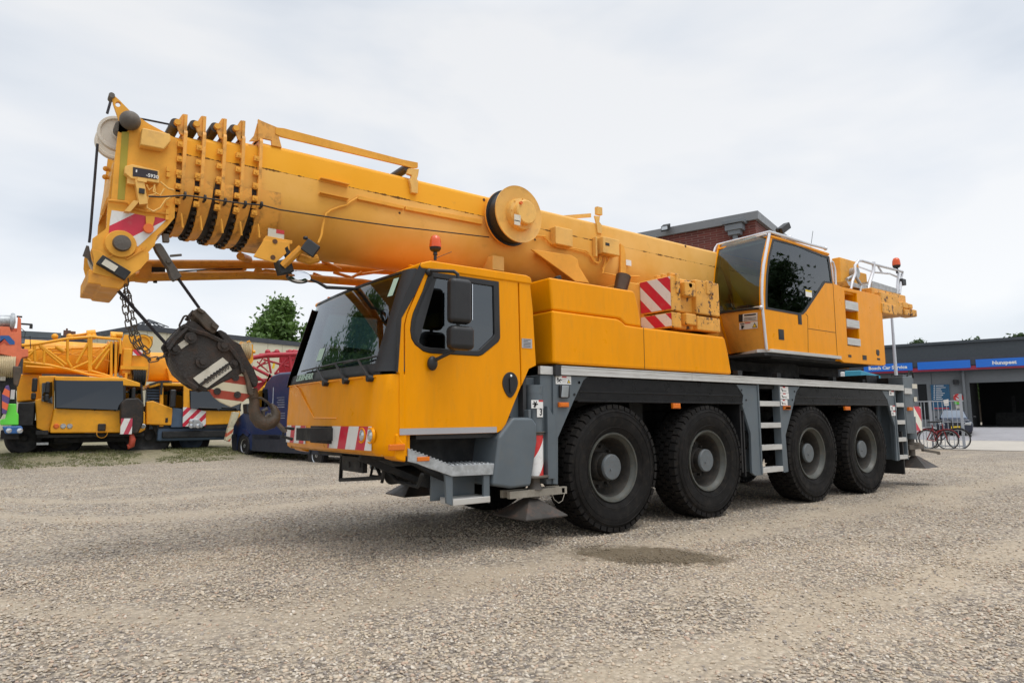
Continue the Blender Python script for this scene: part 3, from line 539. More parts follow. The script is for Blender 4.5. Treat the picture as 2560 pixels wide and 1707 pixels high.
# wipers
for (u,v,u2,v2,bl) in ((370,945,308,835,1),(512,930,440,805,1),(680,912,600,780,1)):
    def Fw(uu,vv,off=.03):
        x=-2.72
        for _ in range(4): p=P(6,uu,vv,x=x); x=fx(p.y,p.z)-off
        return P(6,uu,vv,x=x)
    a=Fw(u,v,.03); b=Fw(u2,v2,.045); m=MB(); m.tube([a,lerp(a,b,.3),b],[.022,.016,.009],8); m.cyl(a+Vector((.03,0,0)),a-Vector((.02,0,0)),.03)
    c=Fw(u2-100,v2+28,.02); e=Fw(u2+130,v2-22,.02); m.tube([c,lerp(c,e,.5)-Vector((.015,0,0)),e],.008,6); part('wiper',m,BLK,crane)
# creases on the hood
def front_pts(l,off=.004):
    r=[]
    for i in range(len(l)-1):
        for t in np.linspace(0,1,6)[:-1 if i<len(l)-2 else None]:
            u=lerp(l[i][0],l[i+1][0],t);v=lerp(l[i][1],l[i+1][1],t); x=-2.75
            for _ in range(5): p=P(6,u,v,x=x); x=fx(p.y,min(p.z,1.6))-.012-off
            r.append(P(6,u,v,x=x))
    return r
m=MB(); m.tube(front_pts([(160,968),(185,985),(295,1190),(455,1192)],.002),.008,6); m.tube(front_pts([(120,968),(330,938),(372,965),(388,938),(470,925),(512,955),(535,920),(640,905),(680,935),(700,903),(800,893),(900,892)],-.004),.007,6); part('hood_crease',m,YEL,cabp)
m=MB(); m.tube([P(6,128,1005,y=2.47)-Vector((.004,0,0)),P(6,116,1205,y=2.47)-Vector((.004,0,0))],.006,4); part('panel_seam',m,LINEM,cabp)
# striped band
hz=hazard('hazard_bumper',(0,1,.32),.352,off=.02,duty=.46)
def band(y0,y1,z0,z1,off):
    yy=np.linspace(y0,y1,16); return MB().grid([[ (fx(y,z)-.017-off,y,z) for y in yy] for z in np.linspace(z0,z1,4)])
part('striped_band',band(.17,1.02,.95,1.155,.003),hz,crane,smooth=60); part('striped_band',band(1.62,2.42,.97,1.155,.003),hz,crane,smooth=60)
for i,(u,v) in enumerate(((632,1310),(690,1312),(760,1320))):
    p=front_pts([(u,v),(u,v)],.0)[0]; x=p.x
    d=MB().lathe([(.0001,.0),(.05,.002),(.055,-.01),(.068,-.012),(.075,.01)],(x,p.y,p.z),'x',28); h=part('headlight',d,YEL if i<2 else ORS,crane)
    part('lamp_lens',MB().lathe([(.0001,-.016),(.025,-.013),(.047,-.004),(.05,.004)],(x-.006,p.y,p.z),'x',24),LENS,h)
# front towing unit
m=MB(); m.box(-2.84,-2.70,.92,1.42,.99,1.155); m.box(-3.03,-2.80,.90,1.28,1.02,1.138); m.tube([(-3.05,1.28,1.13),(-3.14,1.28,1.14),(-3.16,1.28,1.06),(-3.06,1.28,1.03)],.016,8); part('towing_coupling',m,GREYD,crane,bevel=.02)
m=MB(); m.box(-2.74,-2.6,1.02,1.62,1.16,1.20); m.box(-2.70,-2.5,.1,2.45,.90,.945); part('bumper_beam',m,ORB,crane,bevel=.01)
# side flare below the door front: fender corner with indicator
m=MB().prism(PY(6,[(893,1300),(900,1335),(915,1352),(945,1362),(940,1500),(880,1482),(868,1470),(868,1300)],-.0),'y',.0,.25); part('bumper_corner',m,YEL,cabp,bevel=.02); m=MB().prism([(x,z) for x,z in PY(6,[(893,1300),(900,1335),(915,1352),(945,1362),(940,1500),(880,1482),(868,1470),(868,1300)],0)],'y',H-.25,H); part('bumper_corner',m,YEL,cabp,bevel=.02)
for reg,q in ((6,(815,1370,930,1418)),):
    a=P(reg,q[0],q[3],y=-.01); b=P(reg,q[2],q[1],y=-.01); m=MB(); m.box(a.x,b.x,-.022,.0,a.z,b.z); part('indicator_lamp',m,ORL,crane,bevel=.008)
a=P(7,785,830,y=.0); b=P(7,893,785,y=.0); m=MB(); m.box(a.x,b.x,-.03,.0,a.z,b.z); part('side_marker_lamp',m,ORL,crane,bevel=.006)
# galvanised step platform and lower step
o=PY(7,[(706,712),(740,728),(820,760),(1100,868),(1555,848),(1555,942),(1100,962),(890,890),(790,850),(706,830)],0); m=MB().prism(o,'y',-.015,.0); m.box(o[3][0],o[4][0],-.01,.38,o[3][1]-.012,o[3][1]+.0)
for i in range(11):
    x=lerp(o[3][0]+.04,o[4][0]-.05,i/10)
    for y in (.02,.12,.22,.32): m.cyl((x,y+.02,o[3][1]),(x,y+.02,o[3][1]+.008),.016,.011,8)
for i in range(12): t=i/11; m.box(lerp(o[1][0],o[3][0],t)-.008,lerp(o[1][0],o[3][0],t)+.008,-.015,.0,lerp(o[1][1],o[3][1],t)-.01,lerp(o[1][1],o[3][1],t)+.008)
part('step_platform',m,GALV,crane,bevel=.002)
o=PY(7,[(1045,950),(1112,962),(1112,1225),(1058,1205)],0); m=MB().prism(o,'y',.0,.03); o2=PY(7,[(1388,955),(1440,950),(1442,1200),(1440,1205),(1388,1160)],0); m.prism(o2,'y',.0,.03); m.box(o[0][0]+.0,o2[1][0],.25,.27,o[2][1]+.02,.72); d=part('lower_step',m,GREY,crane,bevel=.003)
m=MB(); a=P(7,1110,1225,y=0); b=P(7,1440,1160,y=0); m.box(a.x,b.x,-.012,.22,a.z,a.z+.055); part('step_tread',m,ALU,d,bevel=.004)
m=MB(); m.box(-2.35,-1.5,.35,.6,.80,1.05); m.prism([(-1.9,.74),(-1.45,.62),(-1.3,.55),(-1.3,.9),(-2.2,.9)],'y',.5,2.0); m.prism(PY(7,[(800,1050),(850,940),(1050,985),(1050,1095)],.3),'y',.3,.34); m.bar((-2.5,.1,.9),(-1.9,.3,.62),.05,.05); m.bar((-2.7,.55,.88),(-1.9,.5,.55),.05,.06)
part('underbody',m,GREYD,crane,bevel=.006)
# front under-run frame hanging below the bumper
m=MB(); xq=-2.45
pp=[P(7,a,b,x=xq) for a,b in ((125,770),(110,995),(490,975),(500,880))]; m.tube([(p.x,p.y,p.z) for p in pp],.022,6)
a=P(7,140,760,x=xq-.03); b=P(7,325,935,x=xq-.03); m.box(xq-.05,xq,min(a.y,b.y),max(a.y,b.y),min(a.z,b.z),max(a.z,b.z))
for u in (180,275): c=P(7,u,860,x=xq-.06); m.cyl((xq-.06,c.y,c.z),(xq-.04,c.y,c.z),.03,n=12)
m.cyl(P(7,560,960,x=-2.2),P(7,640,940,x=-2.0)+Vector((.2,0,0)),.085,n=16); pp=[P(7,a,b,x=-2.3) for a,b in ((430,870),(470,960),(520,900),(620,1010),(800,1055),(840,940))]; m.tube(pp,.02,6); m.tube([P(7,a,b,x=-2.35) for a,b in ((400,870),(380,960),(490,975),(480,1020))],.018,6)
part('underrun_frame',m,GREYD,crane,bevel=.004)
# ---- mirrors on the near side
def rbox(c,hx,hy,hz,tilt=0): m=MB(); m.obox(c,(hx,0,0),(0,hy,0),(hx*0+tilt,0,hz)); return m
ymr=-.22
m=MB(); pts=[P(6,1100,170,y=-.01),P(6,1120,158,y=-.06),P(6,1275,165,y=-.20),P(6,1300,185,y=ymr),P(6,1305,240,y=ymr),P(6,1302,520,y=ymr),P(6,1300,680,y=ymr),P(6,1270,720,y=-.18),P(6,1150,780,y=-.06),P(6,1115,800,y=-.01)]; m.tube(pts,.016,10); m.ball(pts[0],.035,8); m.ball(pts[-1]+Vector((0,-.02,-.01)),.05,8,(1,.7,1.3)); arm=part('mirror_arm',m,BLK,crane)
a=P(6,1232,525,y=ymr);b=P(6,1380,230,y=ymr); m=MB(); m.box(a.x,b.x,ymr-.07,ymr+.05,a.z,b.z); mr1=part('mirror_housing',m,BLK,crane,bevel=.045,seg=4); m=MB(); m.box(b.x-.002,b.x+.003,ymr-.055,ymr+.04,a.z+.04,b.z-.04); part('mirror_glass',m,MIRR,mr1)
a=P(6,1230,710,y=ymr);b=P(6,1395,555,y=ymr); m=MB(); m.box(a.x,b.x,ymr-.08,ymr+.06,a.z,b.z); part('mirror_housing',m,BLK,crane,bevel=.05,seg=4)
# far front mirror on a thin arm
xm=-3.0; pts=[P(2,640,1450,x=-2.45),P(2,530,1445,x=-2.6),P(2,365,1438,x=-2.8),P(2,300,1400,y=1.22),P(2,235,1375,y=1.22)]; m=MB(); m.tube(pts,[.016,.016,.018,.014,.012],8); part('mirror_arm',m,BLK,crane)
c=P(2,148,1357,x=xm); m=MB(); ff=[];R1=abs(P(2,242,1357,x=xm).y-c.y); R2=P(2,148,1312,x=xm).z-c.z
c=P(2,148,1357,y=1.2); R1=P(2,242,1357,y=1.2).x-c.x; m.lathe([(.0001,0),(.8,-.012),(.95,-.012),(1,-.02),(1.0,.03),(.8,.06),(.0001,.07)],(0,0,0),'y',36); m.v=[(x*R1+c.x,c.y+y,c.z+z*R2+x*.0) for x,y,z in m.v]; mm=part('front_mirror',m,BLK,crane); m=MB().lathe([(.0001,-.004),(.5,-.006),(.93,0)],(0,0,0),'y',36); m.v=[(x*R1+c.x,c.y+y-.022,c.z+z*R2) for x,y,z in m.v]; part('mirror_glass',m,MIRR,mm)
# beacon on the cab roof
def beacon(c,s=1,parent=crane):
    c=Vector(c); m=MB().lathe([(.0001,.0),(.018,.0),(.018,.06),(.028,.065),(.022,.10),(.05,.11),(.066,.13),(.07,.155),(.0001,.156)],(0,0,0),'z',24); m.v=[(c.x+x*s,c.y+y*s,c.z+z*s) for x,y,z in m.v]; b=part('beacon',m,BLK,parent,smooth=50)
    m=MB().lathe([(.070,.155),(.072,.175),(.066,.24),(.052,.285),(.03,.30),(.0001,.303)],(0,0,0),'z',28); m.v=[(c.x+x*s,c.y+y*s,c.z+z*s) for x,y,z in m.v]; part('beacon_lens',m,ORL2,b,smooth=60)
p=P(2,1217,1225,y=.38); pt=P(2,1217,1030,y=.38); beacon(p,(pt.z-p.z)/.303)
m=MB(); m.tube([P(2,1205,1215,y=.38),P(2,1345,1160,y=.42)],.003,5); part('aerial',m,BLK,crane)
m=MB(); m.box(rx1-.35,rx1-.25,.4,.6,2.62,2.75); part('boom_rest',m,YELB,crane)
# ============================================================ boom
YC=1.33
BZT=3.735
def boommat():
    m,nt,N,L,b=mk('boom_paint'); tc=N.new('ShaderNodeTexCoord'); s=N.new('ShaderNodeSeparateXYZ'); L.new(tc.outputs['Object'],s.inputs[0])
    def cmp_(src,v,op='GREATER_THAN'):
        a=N.new('ShaderNodeMath'); a.operation=op; L.new(src,a.inputs[0]); a.inputs[1].default_value=v; return a.outputs[0]
    def mul(a,c):
        q=N.new('ShaderNodeMath'); q.operation='MULTIPLY'; L.new(a,q.inputs[0]); L.new(c,q.inputs[1]) if hasattr(c,'is_linked') else setattr(q.inputs[1],'default_value',c); return q.outputs[0]
    old=ramp(nt,noise(nt,1.6,5,.6),.35,.65,(.76,.39,.075),(.84,.47,.13)); new=ramp(nt,noise(nt,1.2,3),.35,.65,(.86,.38,.02),(.90,.42,.035))
    hi=mul(cmp_(s.outputs[2],3.485),cmp_(s.outputs[0],-.95-2.4,'LESS_THAN')); c=mix(nt,hi,old,new)
    # streaky orange-brown tint, growing stronger down the belly
    bz=N.new('ShaderNodeMapRange'); bz.inputs[1].default_value=3.2; bz.inputs[2].default_value=2.85; L.new(s.outputs[2],bz.inputs[0])
    st=ramp(nt,noise(nt,2.2,6,.7,stretch=(1,1,.5)),.30,.62,(.25,)*3,(1,1,1)); f=mul(mul(bz.outputs[0],st),.38); c=mix(nt,f,c,(.62,.24,.015))
    sp2=ramp(nt,noise(nt,5,7,.7),.60,.78,(0,0,0),(.45,)*3); c=mix(nt,sp2,c,(.42,.22,.06))
    # flaked paint along the weld seam
    ab=N.new('ShaderNodeMath'); ab.operation='SUBTRACT'; L.new(s.outputs[2],ab.inputs[0]); ab.inputs[1].default_value=3.483; a2=N.new('ShaderNodeMath'); a2.operation='ABSOLUTE'; L.new(ab.outputs[0],a2.inputs[0])
    nz=ramp(nt,noise(nt,5.0,6,.8,stretch=(1,1,.2)),.47,.66,(.001,)*3,(.015,)*3); lt=N.new('ShaderNodeMath'); lt.operation='LESS_THAN'; L.new(a2.outputs[0],lt.inputs[0]); L.new(nz,lt.inputs[1]); c=mix(nt,lt.outputs[0],c,(.13,.055,.015))
    L.new(c,b.inputs['Base Color']); L.new(ramp(nt,noise(nt,4,4),.3,.7,(.34,)*3,(.5,)*3),b.inputs['Roughness']); sp(b,'Specular IOR Level',.3); sp(b,'Specular Tint',(1,.75,.35,1))
    bn=N.new('ShaderNodeBump'); bn.inputs['Strength'].default_value=.12; bn.inputs['Distance'].default_value=.01; L.new(noise(nt,3,3),bn.inputs['Height']); L.new(bn.outputs[0],b.inputs['Normal']); return m
BOOM=boommat()
def section(hw,zt,zb,n=18,r=.05):   # closed outline (y,z): flat top, straight sides, rounded belly
    zk=zb+(zt-zb)*.50; pts=[]
    for i in range(5): t=math.radians(90-90*i/4); pts.append((YC+hw-r+r*math.cos(t),zt-r+r*math.sin(t)))
    for i in range(n+1):
        t=math.pi*i/n; k=.82; cx_=math.cos(t); cy_=math.sin(t)
        pts.append((YC+hw*math.copysign(abs(cx_)**k,cx_) ,zk-(zk-zb)*abs(cy_)**.92))
    for i in range(5): t=math.radians(180-90*i/4); pts.append((YC-hw+r+r*math.cos(t),zt-r+r*math.sin(t)))
    return pts
def sect(m,x0,x1,hw,zt,zb,caps=True):
    s=section(hw,zt,zb); n=len(s); m.add([(x0,y,z) for y,z in s]+[(x1,y,z) for y,z in s],[(i,(i+1)%n,(i+1)%n+n,i+n) for i in range(n)]+([tuple(range(n-1,-1,-1)),tuple(range(n,2*n))] if caps else []))
def ring(m,x0,x1,hw,zt,zb,t):
    s=section(hw+t,zt+t,zb-t); q=section(hw-.02,zt-.02,zb+.02); n=len(s)
    m.add([(x0,y,z) for y,z in s]+[(x1,y,z) for y,z in s]+[(x0,y,z) for y,z in q]+[(x1,y,z) for y,z in q],[(i,(i+1)%n,(i+1)%n+n,i+n) for i in range(n)]+[(i,i+2*n,(i+1)%n+2*n,(i+1)%n) for i in range(n)]+[(i+n,(i+1)%n+n,(i+1)%n+3*n,i+3*n) for i in range(n)])
hw0=.46; BZB=2.84
m=MB(); sect(m,-3.56,6.9,hw0,BZT,BZB); boom=part('boom',m,BOOM,crane,smooth=40)
cxs=[P(1,a,430,y=.87).x for a in (1368,1243,1110,962,827)]
prev=cxs[0]
for i,x in enumerate(cxs):
    hw=hw0-.016*i; zt=BZT-.018*i-.0; zb=BZB+.012*i
    m=MB(); ring(m,x-.012,x+.016,hw,zt,zb,.035 if i else .03)
    # skirt with a rounded end cut behind the plate (towards the boom foot)
    if i<5:
        s=[p for p in section(hw+.022,zt,zb-.02) ]; k=[j for j,(y,z) in enumerate(s) if z<3.40]; s=[s[j] for j in k]; n=len(s); xe=x+.095 if i else x+.20
        xf=lambda z: xe-.035*max(0,min(1,(z-3.25)/.15))-(.04*max(0,min(1,(3.15-z)/.35)) if i else 0); m.add([(x,y,z) for y,z in s]+[(xf(z),y,z) for y,z in s],[(j,j+1,j+1+n,j+n) for j in range(n-1)])
        s2=[(YC+(y-YC)*.95,z) for y,z in s]; m.add([(xf(z),y,z) for y,z in s]+[(xf(z)+.006,y,z) for y,z in s2],[(j,j+1,j+1+n,j+n) for j in range(n-1)])
    # ear rising above the plate
    if i:
        for yy in (YC-hw+.0,YC+hw-.06): m.prism([(x-.012,zt-.02),(x-.012,zt+.175),(x-.028,zt+.165),(x-.058,zt+.10),(x-.062,zt+.05),(x-.04,zt-.01)],'y',yy,yy+.02)
        m.box(x-.012,x+.012,YC-hw-.02,YC-hw+.12,zt,zt+.165)
    else:
        m.prism(PY(1,[(1350,288),(1372,300),(1480,345),(1515,360),(1500,420),(1520,492),(1450,478),(1446,440),(1380,425),(1380,440),(1350,440)],.87),'y',.86,.885); m.prism(PY(1,[(1350,310),(1350,440),(1290,440),(1325,400)],.87),'y',.88,.90); m.box(x-.012,x+.012,YC-hw,YC+hw,zt,zt+.05)
    col=part('boom_collar',m,GRY,boom,smooth=30)
    if i:
        m=MB(); m.cyl((x-.068,YC-hw+.03,zt+.085),(x-.068,YC+hw-.10,zt+.085),.044,n=20); part('rope_roller',m,ROLLER,boom); m=MB(); m.cyl((x-.060,YC-hw-.012,zt+.085),(x-.060,YC-hw+.03,zt+.085),.026,n=12); part('roller_pin',m,YELB,boom)
    # inner section seen in the gap, black with grease towards the belly
    xn=cxs[i+1] if i<4 else -4.30
    m=MB(); sect(m,xn-.0,x+.05,hw-.028,zt-.025,zb+.035,False); part('boom_section',m,BOOM,boom,smooth=40)
    m=MB(); s=section(hw-.012,zt,zb+.012); s=[p for p in s if p[1]<3.50]; n=len(s); xa,xb=x-.045,x-.012; m.add([(xa-.055*max(0,min(1,(3.3-z)/.3)),y,z) for y,z in s]+[(xb,y,z) for y,z in s],[(j,j+1,j+1+n,j+n) for j in range(n-1)]); part('wear_pad_band',m,GRIM,boom,smooth=40)
    m=MB(); s=section(hw+.012,zt+.01,zb-.015); mm=MB()
    for j,(y,z) in enumerate(s):
        if z<zt-.06 and z>2.4 and j%1==0:
            a=Vector((0,y-YC,z-(zt+zb)/2)).normalized(); t=Vector((0,-a.z,a.y)); c=Vector((x-.03,y,z)); (m if z>3.0 else mm).obox(c,(.016,0,0),t*.016,a*.014)
    for z in (3.55,3.42,3.30,3.18,3.05): 
        c=Vector((x-.032,YC-hw-.012,z)); m.obox(c,(.022,0,0),(0,.02,0),(0,0,.022)); m.cyl(c,c-Vector((0,.03,0)),.011,n=8)
    part('wear_pad',m,YELB,boom); multi('wear_pad',mm,GRIM,boom)
    m=MB(); m.bar((x+.0,YC-hw-.03,2.95),(x+.02,YC-hw-.02,2.83),.012,.012); part('grease_pipe',m,YELB,boom)
    m=MB(); c=P(1,(1375,1258,1112,965,820)[i],(905,900,880,857,835)[i],y=YC-hw-.06); m.lathe([(.012,-.008),(.028,-.008),(.028,.008),(.012,.008),(.012,-.008)],c,'x',14); m.bar(c+Vector((0,.01,-.02)),c+Vector((0,.06,-.02)),.015,.015); part('cable_guide',m,GREYD,boom)
# boom side fittings
yb=YC-hw0
pr('boom_bracket',2,[(-35,183),(30,190),(960,435),(1082,460),(1082,500),(1050,505),(955,480),(10,258),(-35,235)],yb-.018,yb+.004,YELB,boom,bevel=.003)
m=MB()
for q in ((316,583,538,635),(312,697,535,745)):
    a=P(2,q[0],q[1],y=yb-.03);b=P(2,q[2],q[3],y=yb-.03); m.bar(a,b,.05,.008); m.bar(a+Vector((0,.02,-.01)),b+Vector((0,.02,-.01)),.006,.02)
part('boom_bracket',m,YELB,boom)
m=MB(); a=P(2,900,520,y=yb+.2); m.cyl(P(2,1000,500,y=yb-.0),P(2,1000,500,y=yb)+Vector((0,.9,0)),.045,n=18); part('rope_roller',m,ROLLER,boom)
pr('boom_bracket',2,[(1010,505),(1092,510),(1085,560),(1075,590),(1085,600),(1083,703),(1033,695),(1028,640),(1015,595),(1030,580),(1035,560),(998,548)],yb-.04,yb+.0,BEAM,boom,bevel=.006)
pr('boom_bracket',3,[(865,300),(905,305),(900,345),(922,375),(920,435),(888,428),(880,360)],yb-.02,yb+.0,BEAM,boom); m=MB(); a=P(3,890,280,y=yb+.02); m.box(a.x-.05,a.x+.04,yb-.02,yb+.03,a.z-.03,a.z+.07); m.bar((a.x-.05,yb+.1,a.z-.02),(a.x-.3,yb+.4,a.z-.02),.02,.05); part('boom_bracket',m,BEAM,boom)
pr('cable_duct',2,[(614,716),(975,798),(975,825),(614,748)],yb-.035,yb,YELB,boom,bevel=.004); pr('cable_duct',2,[(985,800),(1590,905),(1590,945),(985,828)],yb-.035,yb,YELB,boom,bevel=.004)
m=MB(); m.tube([P(2,a,b,y=yb-.02) for a,b in ((610,735),(560,765),(520,795),(460,810),(400,835),(365,860),(350,900),(335,960),(325,1030),(300,1090))],.011,6); part('cable',m,YELB,boom)
m=MB(); m.tube([P(1,555,845,y=.78),P(1,640,850,y=.80),P(1,820,838,y=yb-.05),P(1,960,856,y=yb-.06),P(1,1110,880,y=yb-.06),P(1,1258,900,y=yb-.06),P(1,1375,908,y=yb-.06),P(2,0,830,y=yb-.05),P(2,500,905,y=yb-.04),P(2,900,960,y=yb-.05),P(2,1300,1005,y=yb-.06),P(2,1640,1045,y=yb-.07)],.0065,6); part('cable',m,BLK,boom)
# plates under the front collar
pr('boom_plate',1,[(1410,1130),(1568,1160),(1600,1165),(1600,1190),(1480,1207),(1385,1165)],yb-.03,yb+.0,YELB,boom,bevel=.004); pr('boom_plate',12,[(1310,160),(1330,130),(1410,0),(1660,20),(1665,100),(1530,220),(1490,215),(1350,175)],yb-.05,yb-.03,YELB,boom,bevel=.004)
m=MB(); 
for reg,a,b,r in ((1,1475,1172,.022),(12,1500,170,.022),(2,938,855,.012),(2,1600,752,.018),(3,415,480,.014),(3,1550,530,.018)): c=P(reg,a,b,y=yb-.055 if reg in(1,12) else yb-.002); m.cyl(c,c+Vector((0,.02,0)),r,n=16)
multi('plate_hole',m,simple('rust_hole',(.10,.04,.012),.7),boom)
lbl('info_plate',1,1420,1095,1540,1145,[WHD,REDP],boom,yp=yb-.005,extra=lambda m,a,b,y:m.box(lerp(a.x,b.x,.5),b.x,y-.002,y,lerp(a.z,b.z,.6),b.z,1))
# cable reel
rc=P(3,284,292,y=.63); rr_=.325
m=MB().lathe([(.0001,-.02),(.30,-.02),(rr_,-.03),(rr_,-.012),(.31,-.008),(.0001,-.008)],rc,'y',64); reel=part('cable_reel',m,BEAM,boom,smooth=40)
m=MB().lathe([(.0001,.17),(rr_,.17),(rr_,.158),(.300,.155),(.300,-.005)],rc,'y',64); part('reel_drum',m,BLK,reel); m=MB().lathe([(rr_+.002,.158),(rr_+.002,.182),(.0001,.182)],rc,'y',64); part('reel_flange',m,YELB,reel)
m=MB().lathe([(.0001,-.17),(.125,-.17),(.137,-.158),(.137,-.10),(.175,-.09),(.185,-.03),(.185,-.01)],rc+Vector((.005,0,-.01)),'y',48)
for i in range(8): t=i*.785; m.cyl(rc+Vector((.158*math.cos(t),-.105,.158*math.sin(t))),rc+Vector((.158*math.cos(t),-.09,.158*math.sin(t))),.008,n=6)
part('reel_hub',m,BEAM,reel,smooth=40); m=MB(); c=P(3,314,201,y=.44); m.cyl(c,c+Vector((0,.03,0)),.018,n=12); part('reel_plug',m,ORS,reel)
a=P(3,278,330,y=.405); b=P(3,325,290,y=.405); m=MB(); m.box(a.x,b.x,.448,.454,a.z,b.z); part('warning_sticker',m,WHD,reel); a=P(3,278,358,y=.405); b=P(3,322,333,y=.405); m=MB(); m.box(a.x,b.x,.448,.454,a.z,b.z); part('warning_sticker',m,WHD,reel)
m=MB(); m.cyl(rc+Vector((0,.17,0)),rc+Vector((0,.35,0)),.1); part('reel_axle',m,YELB,reel)
# junction boxes, bracket, hoses on the rear part
a=P(3,572,510,y=.76); b=P(3,700,405,y=.76); m=MB(); m.box(a.x,b.x,.76,yb,a.z,b.z); part('junction_box',m,BEAM,boom,bevel=.012)
a=P(3,868,610,y=.82); b=P(3,1010,490,y=.82); m=MB(); m.box(a.x,a.x+.03,.80,yb,a.z,b.z); m.box(a.x+.07,b.x+.02,.74,yb,a.z+.05,b.z-.0); jb=part('junction_box',m,BEAM,boom,bevel=.012); m=MB(); c=P(3,960,515,y=.74); m.box(c.x-.035,c.x+.035,.736,.741,c.z-.018,c.z+.018); part('display',m,INK,jb)
for pts in (((405,450),(490,455),(520,500),(580,535),(680,550),(790,575),(830,600),(860,645),(890,662),(910,640),(915,600)),((940,610),(945,650),(925,700),(930,730),(1000,745),(1110,755),(1200,755)),((975,610),(960,650),(935,690),(925,735)),((480,462),(560,520),(700,545),(800,565),(850,610),(870,650),(900,650),(905,600))):
    m=MB(); m.tube([P(3,a,b,y=.84) for a,b in pts],.011,6); part('hose',m,YELB,boom)
pr('boom_bracket',3,[(385,552),(440,558),(690,595),(735,625),(745,680),(790,760),(825,808),(720,795),(640,735)],yb-.10,yb-.07,YELB,boom,bevel=.01)
m=MB().prism(PY(3,[(440,560),(735,625),(745,680),(825,808),(720,795)],yb-.07),'y',yb-.07,yb+.1); part('boom_bracket',m,YELB,boom); pr('boom_bracket',3,[(1060,510),(1085,530),(1098,590),(1102,750),(1075,770),(1060,760)],yb-.03,yb,YELB,boom)
lbl('info_plate',3,1100,638,1138,672,[WHT],boom,yp=yb-.03)
m=MB(); a=P(2,1660,1300,y=yb-.02); b=P(2,1750,1210,y=yb-.02); m.box(a.x,b.x,yb-.04,yb+.2,a.z,b.z+.01); part('boom_bracket',m,BEAM,boom,bevel=.006)
m=MB(); m.box(-1.6,2.6,YC-.3,YC+.3,2.2,2.36); m.cyl((-.9,YC,2.42),(3.9,YC,2.05),.16,n=24); part('lifting_ram',m,YELB,crane)
# work light + camera under the collar
m=MB(); a=P(2,40,1240,y=.78); b=P(2,170,1130,y=.72); m.tube([P(2,20,1270,y=.8),b],.035,8); m.tube([P(2,140,1200,y=.8),P(2,230,1230,y=.8),P(2,300,1210,y=.78)],.04,10); part('lamp_bracket',m,ORB,crane)
c=P(2,240,1130,y=.68); m=MB(); m.obox(c,(.055,-.01,-.035),(.02,.05,.01),(.035,.0,.055)); m.box(c.x-.07,c.x-.03,.66,.7,c.z+.07,c.z+.1); part('work_lamp',m,BLK,crane,bevel=.012)
c=P(2,30,1280,y=.85); m=MB(); m.obox(c,(.06,0,.02),(0,.06,0),(-.02,0,.06)); m.obox(c+Vector((.03,0,.12)),(.02,0,.02),(0,.03,0),(-.03,0,.07)); part('lamp_bracket',m,GREYD,crane,bevel=.01)
# ---- boom head
yh=YC-.40
head_pts=[(290,100),(345,148),(430,235),(490,272),(560,320),(765,430),(745,1000),(690,1065),(620,1130),(600,1200),(545,1260),(505,1225),(400,1300),(330,1245),(262,1290),(185,1250),(145,1230),(150,1150),(235,1090),(250,1070),(262,880),(285,860),(312,560),(345,300),(300,170)]
m=MB().prism(PY(1,head_pts,yh),'y',yh,yh+.035,[PY(1,arc(335,177,20,0,360,14)[:-1],yh)]); pf=[(x,z) for x,z in PY(1,head_pts,yh)]; m.prism(pf,'y',YC+.40-.035,YC+.40)
x1=P(1,755,600,y=yh).x; x0=P(1,330,600,y=yh).x
m.prism(PY(1,[(560,330),(750,428),(750,450),(555,350)],yh),'y',yh+.036,YC+.36); m.prism(PY(1,[(312,560),(340,560),(290,860),(262,880)],yh),'y',yh+.05,YC+.36); m.prism(PY(1,[(560,900),(745,900),(745,1000),(690,1067),(620,1132),(560,1110)],yh),'y',yh+.036,YC+.36)
head=part('boom_head',m,YELB,crane)
lowp=[(150,1210),(250,1265),(330,1250),(400,1305),(300,1290),(390,1350),(460,1375),(375,1452),(300,1430),(205,1412),(150,1405),(140,1330)]
lowp=[(143,1230),(200,1240),(262,1290),(330,1245),(400,1305),(490,1225),(560,1255),(560,1300),(500,1370),(380,1452),(290,1435),(205,1415),(150,1400),(160,1300)]
m=MB().prism(PY(1,lowp,yh-.01),'y',yh-.01,yh+.02); m.prism(PY(1,lowp,yh-.01),'y',YC+.36,YC+.39); part('head_lower_plate',m,YELB,head,bevel=.004)
m=MB(); bx=PY(1,[(120,1370),(150,1380),(215,1400),(290,1430),(385,1445),(375,1490),(350,1518),(210,1500),(205,1485),(115,1475)],yh); m.prism(bx,'y',yh-.0,YC+.38); part('rope_guard',m,ORB,head,bevel=.01)
def sheave(c,r,w,mat,name='sheave',par=None):
    m=MB().lathe([(.0001,-w*.3),(r*.25,-w*.35),(r*.3,-w*.15),(r*.8,-w*.15),(r*.86,-w*.5),(r,-w*.5),(r*.9,0),(r,w*.5),(r*.86,w*.5),(r*.8,w*.15),(r*.3,w*.15),(r*.25,w*.35),(.0001,w*.3)],c,'y',48); return part(name,m,mat,par,smooth=30)
ct=P(1,330,395,y=yh+.18); cr_=P(1,330,395,y=yh+.18).x-P(1,176,395,y=yh+.18).x
for k in range(2): sheave(ct+Vector((0,.22*k,0)),cr_*.98,.05,SHVL,'sheave',head)
m=MB(); m.cyl((ct.x+.01,yh-.0,ct.z),(ct.x+.01,yh+.12,ct.z),.05,n=24); part('sheave_pin',m,STEEL,head)
cl=P(1,290,1200,y=yh+.12); cr_=(P(1,290,1200,y=yh+.12)-P(1,128,1200,y=yh+.12)).length
for k in range(5): sheave(cl+Vector((.03,.13*k,-.02)),cr_,.07,SHV if k>2 else YELB,'sheave',head)
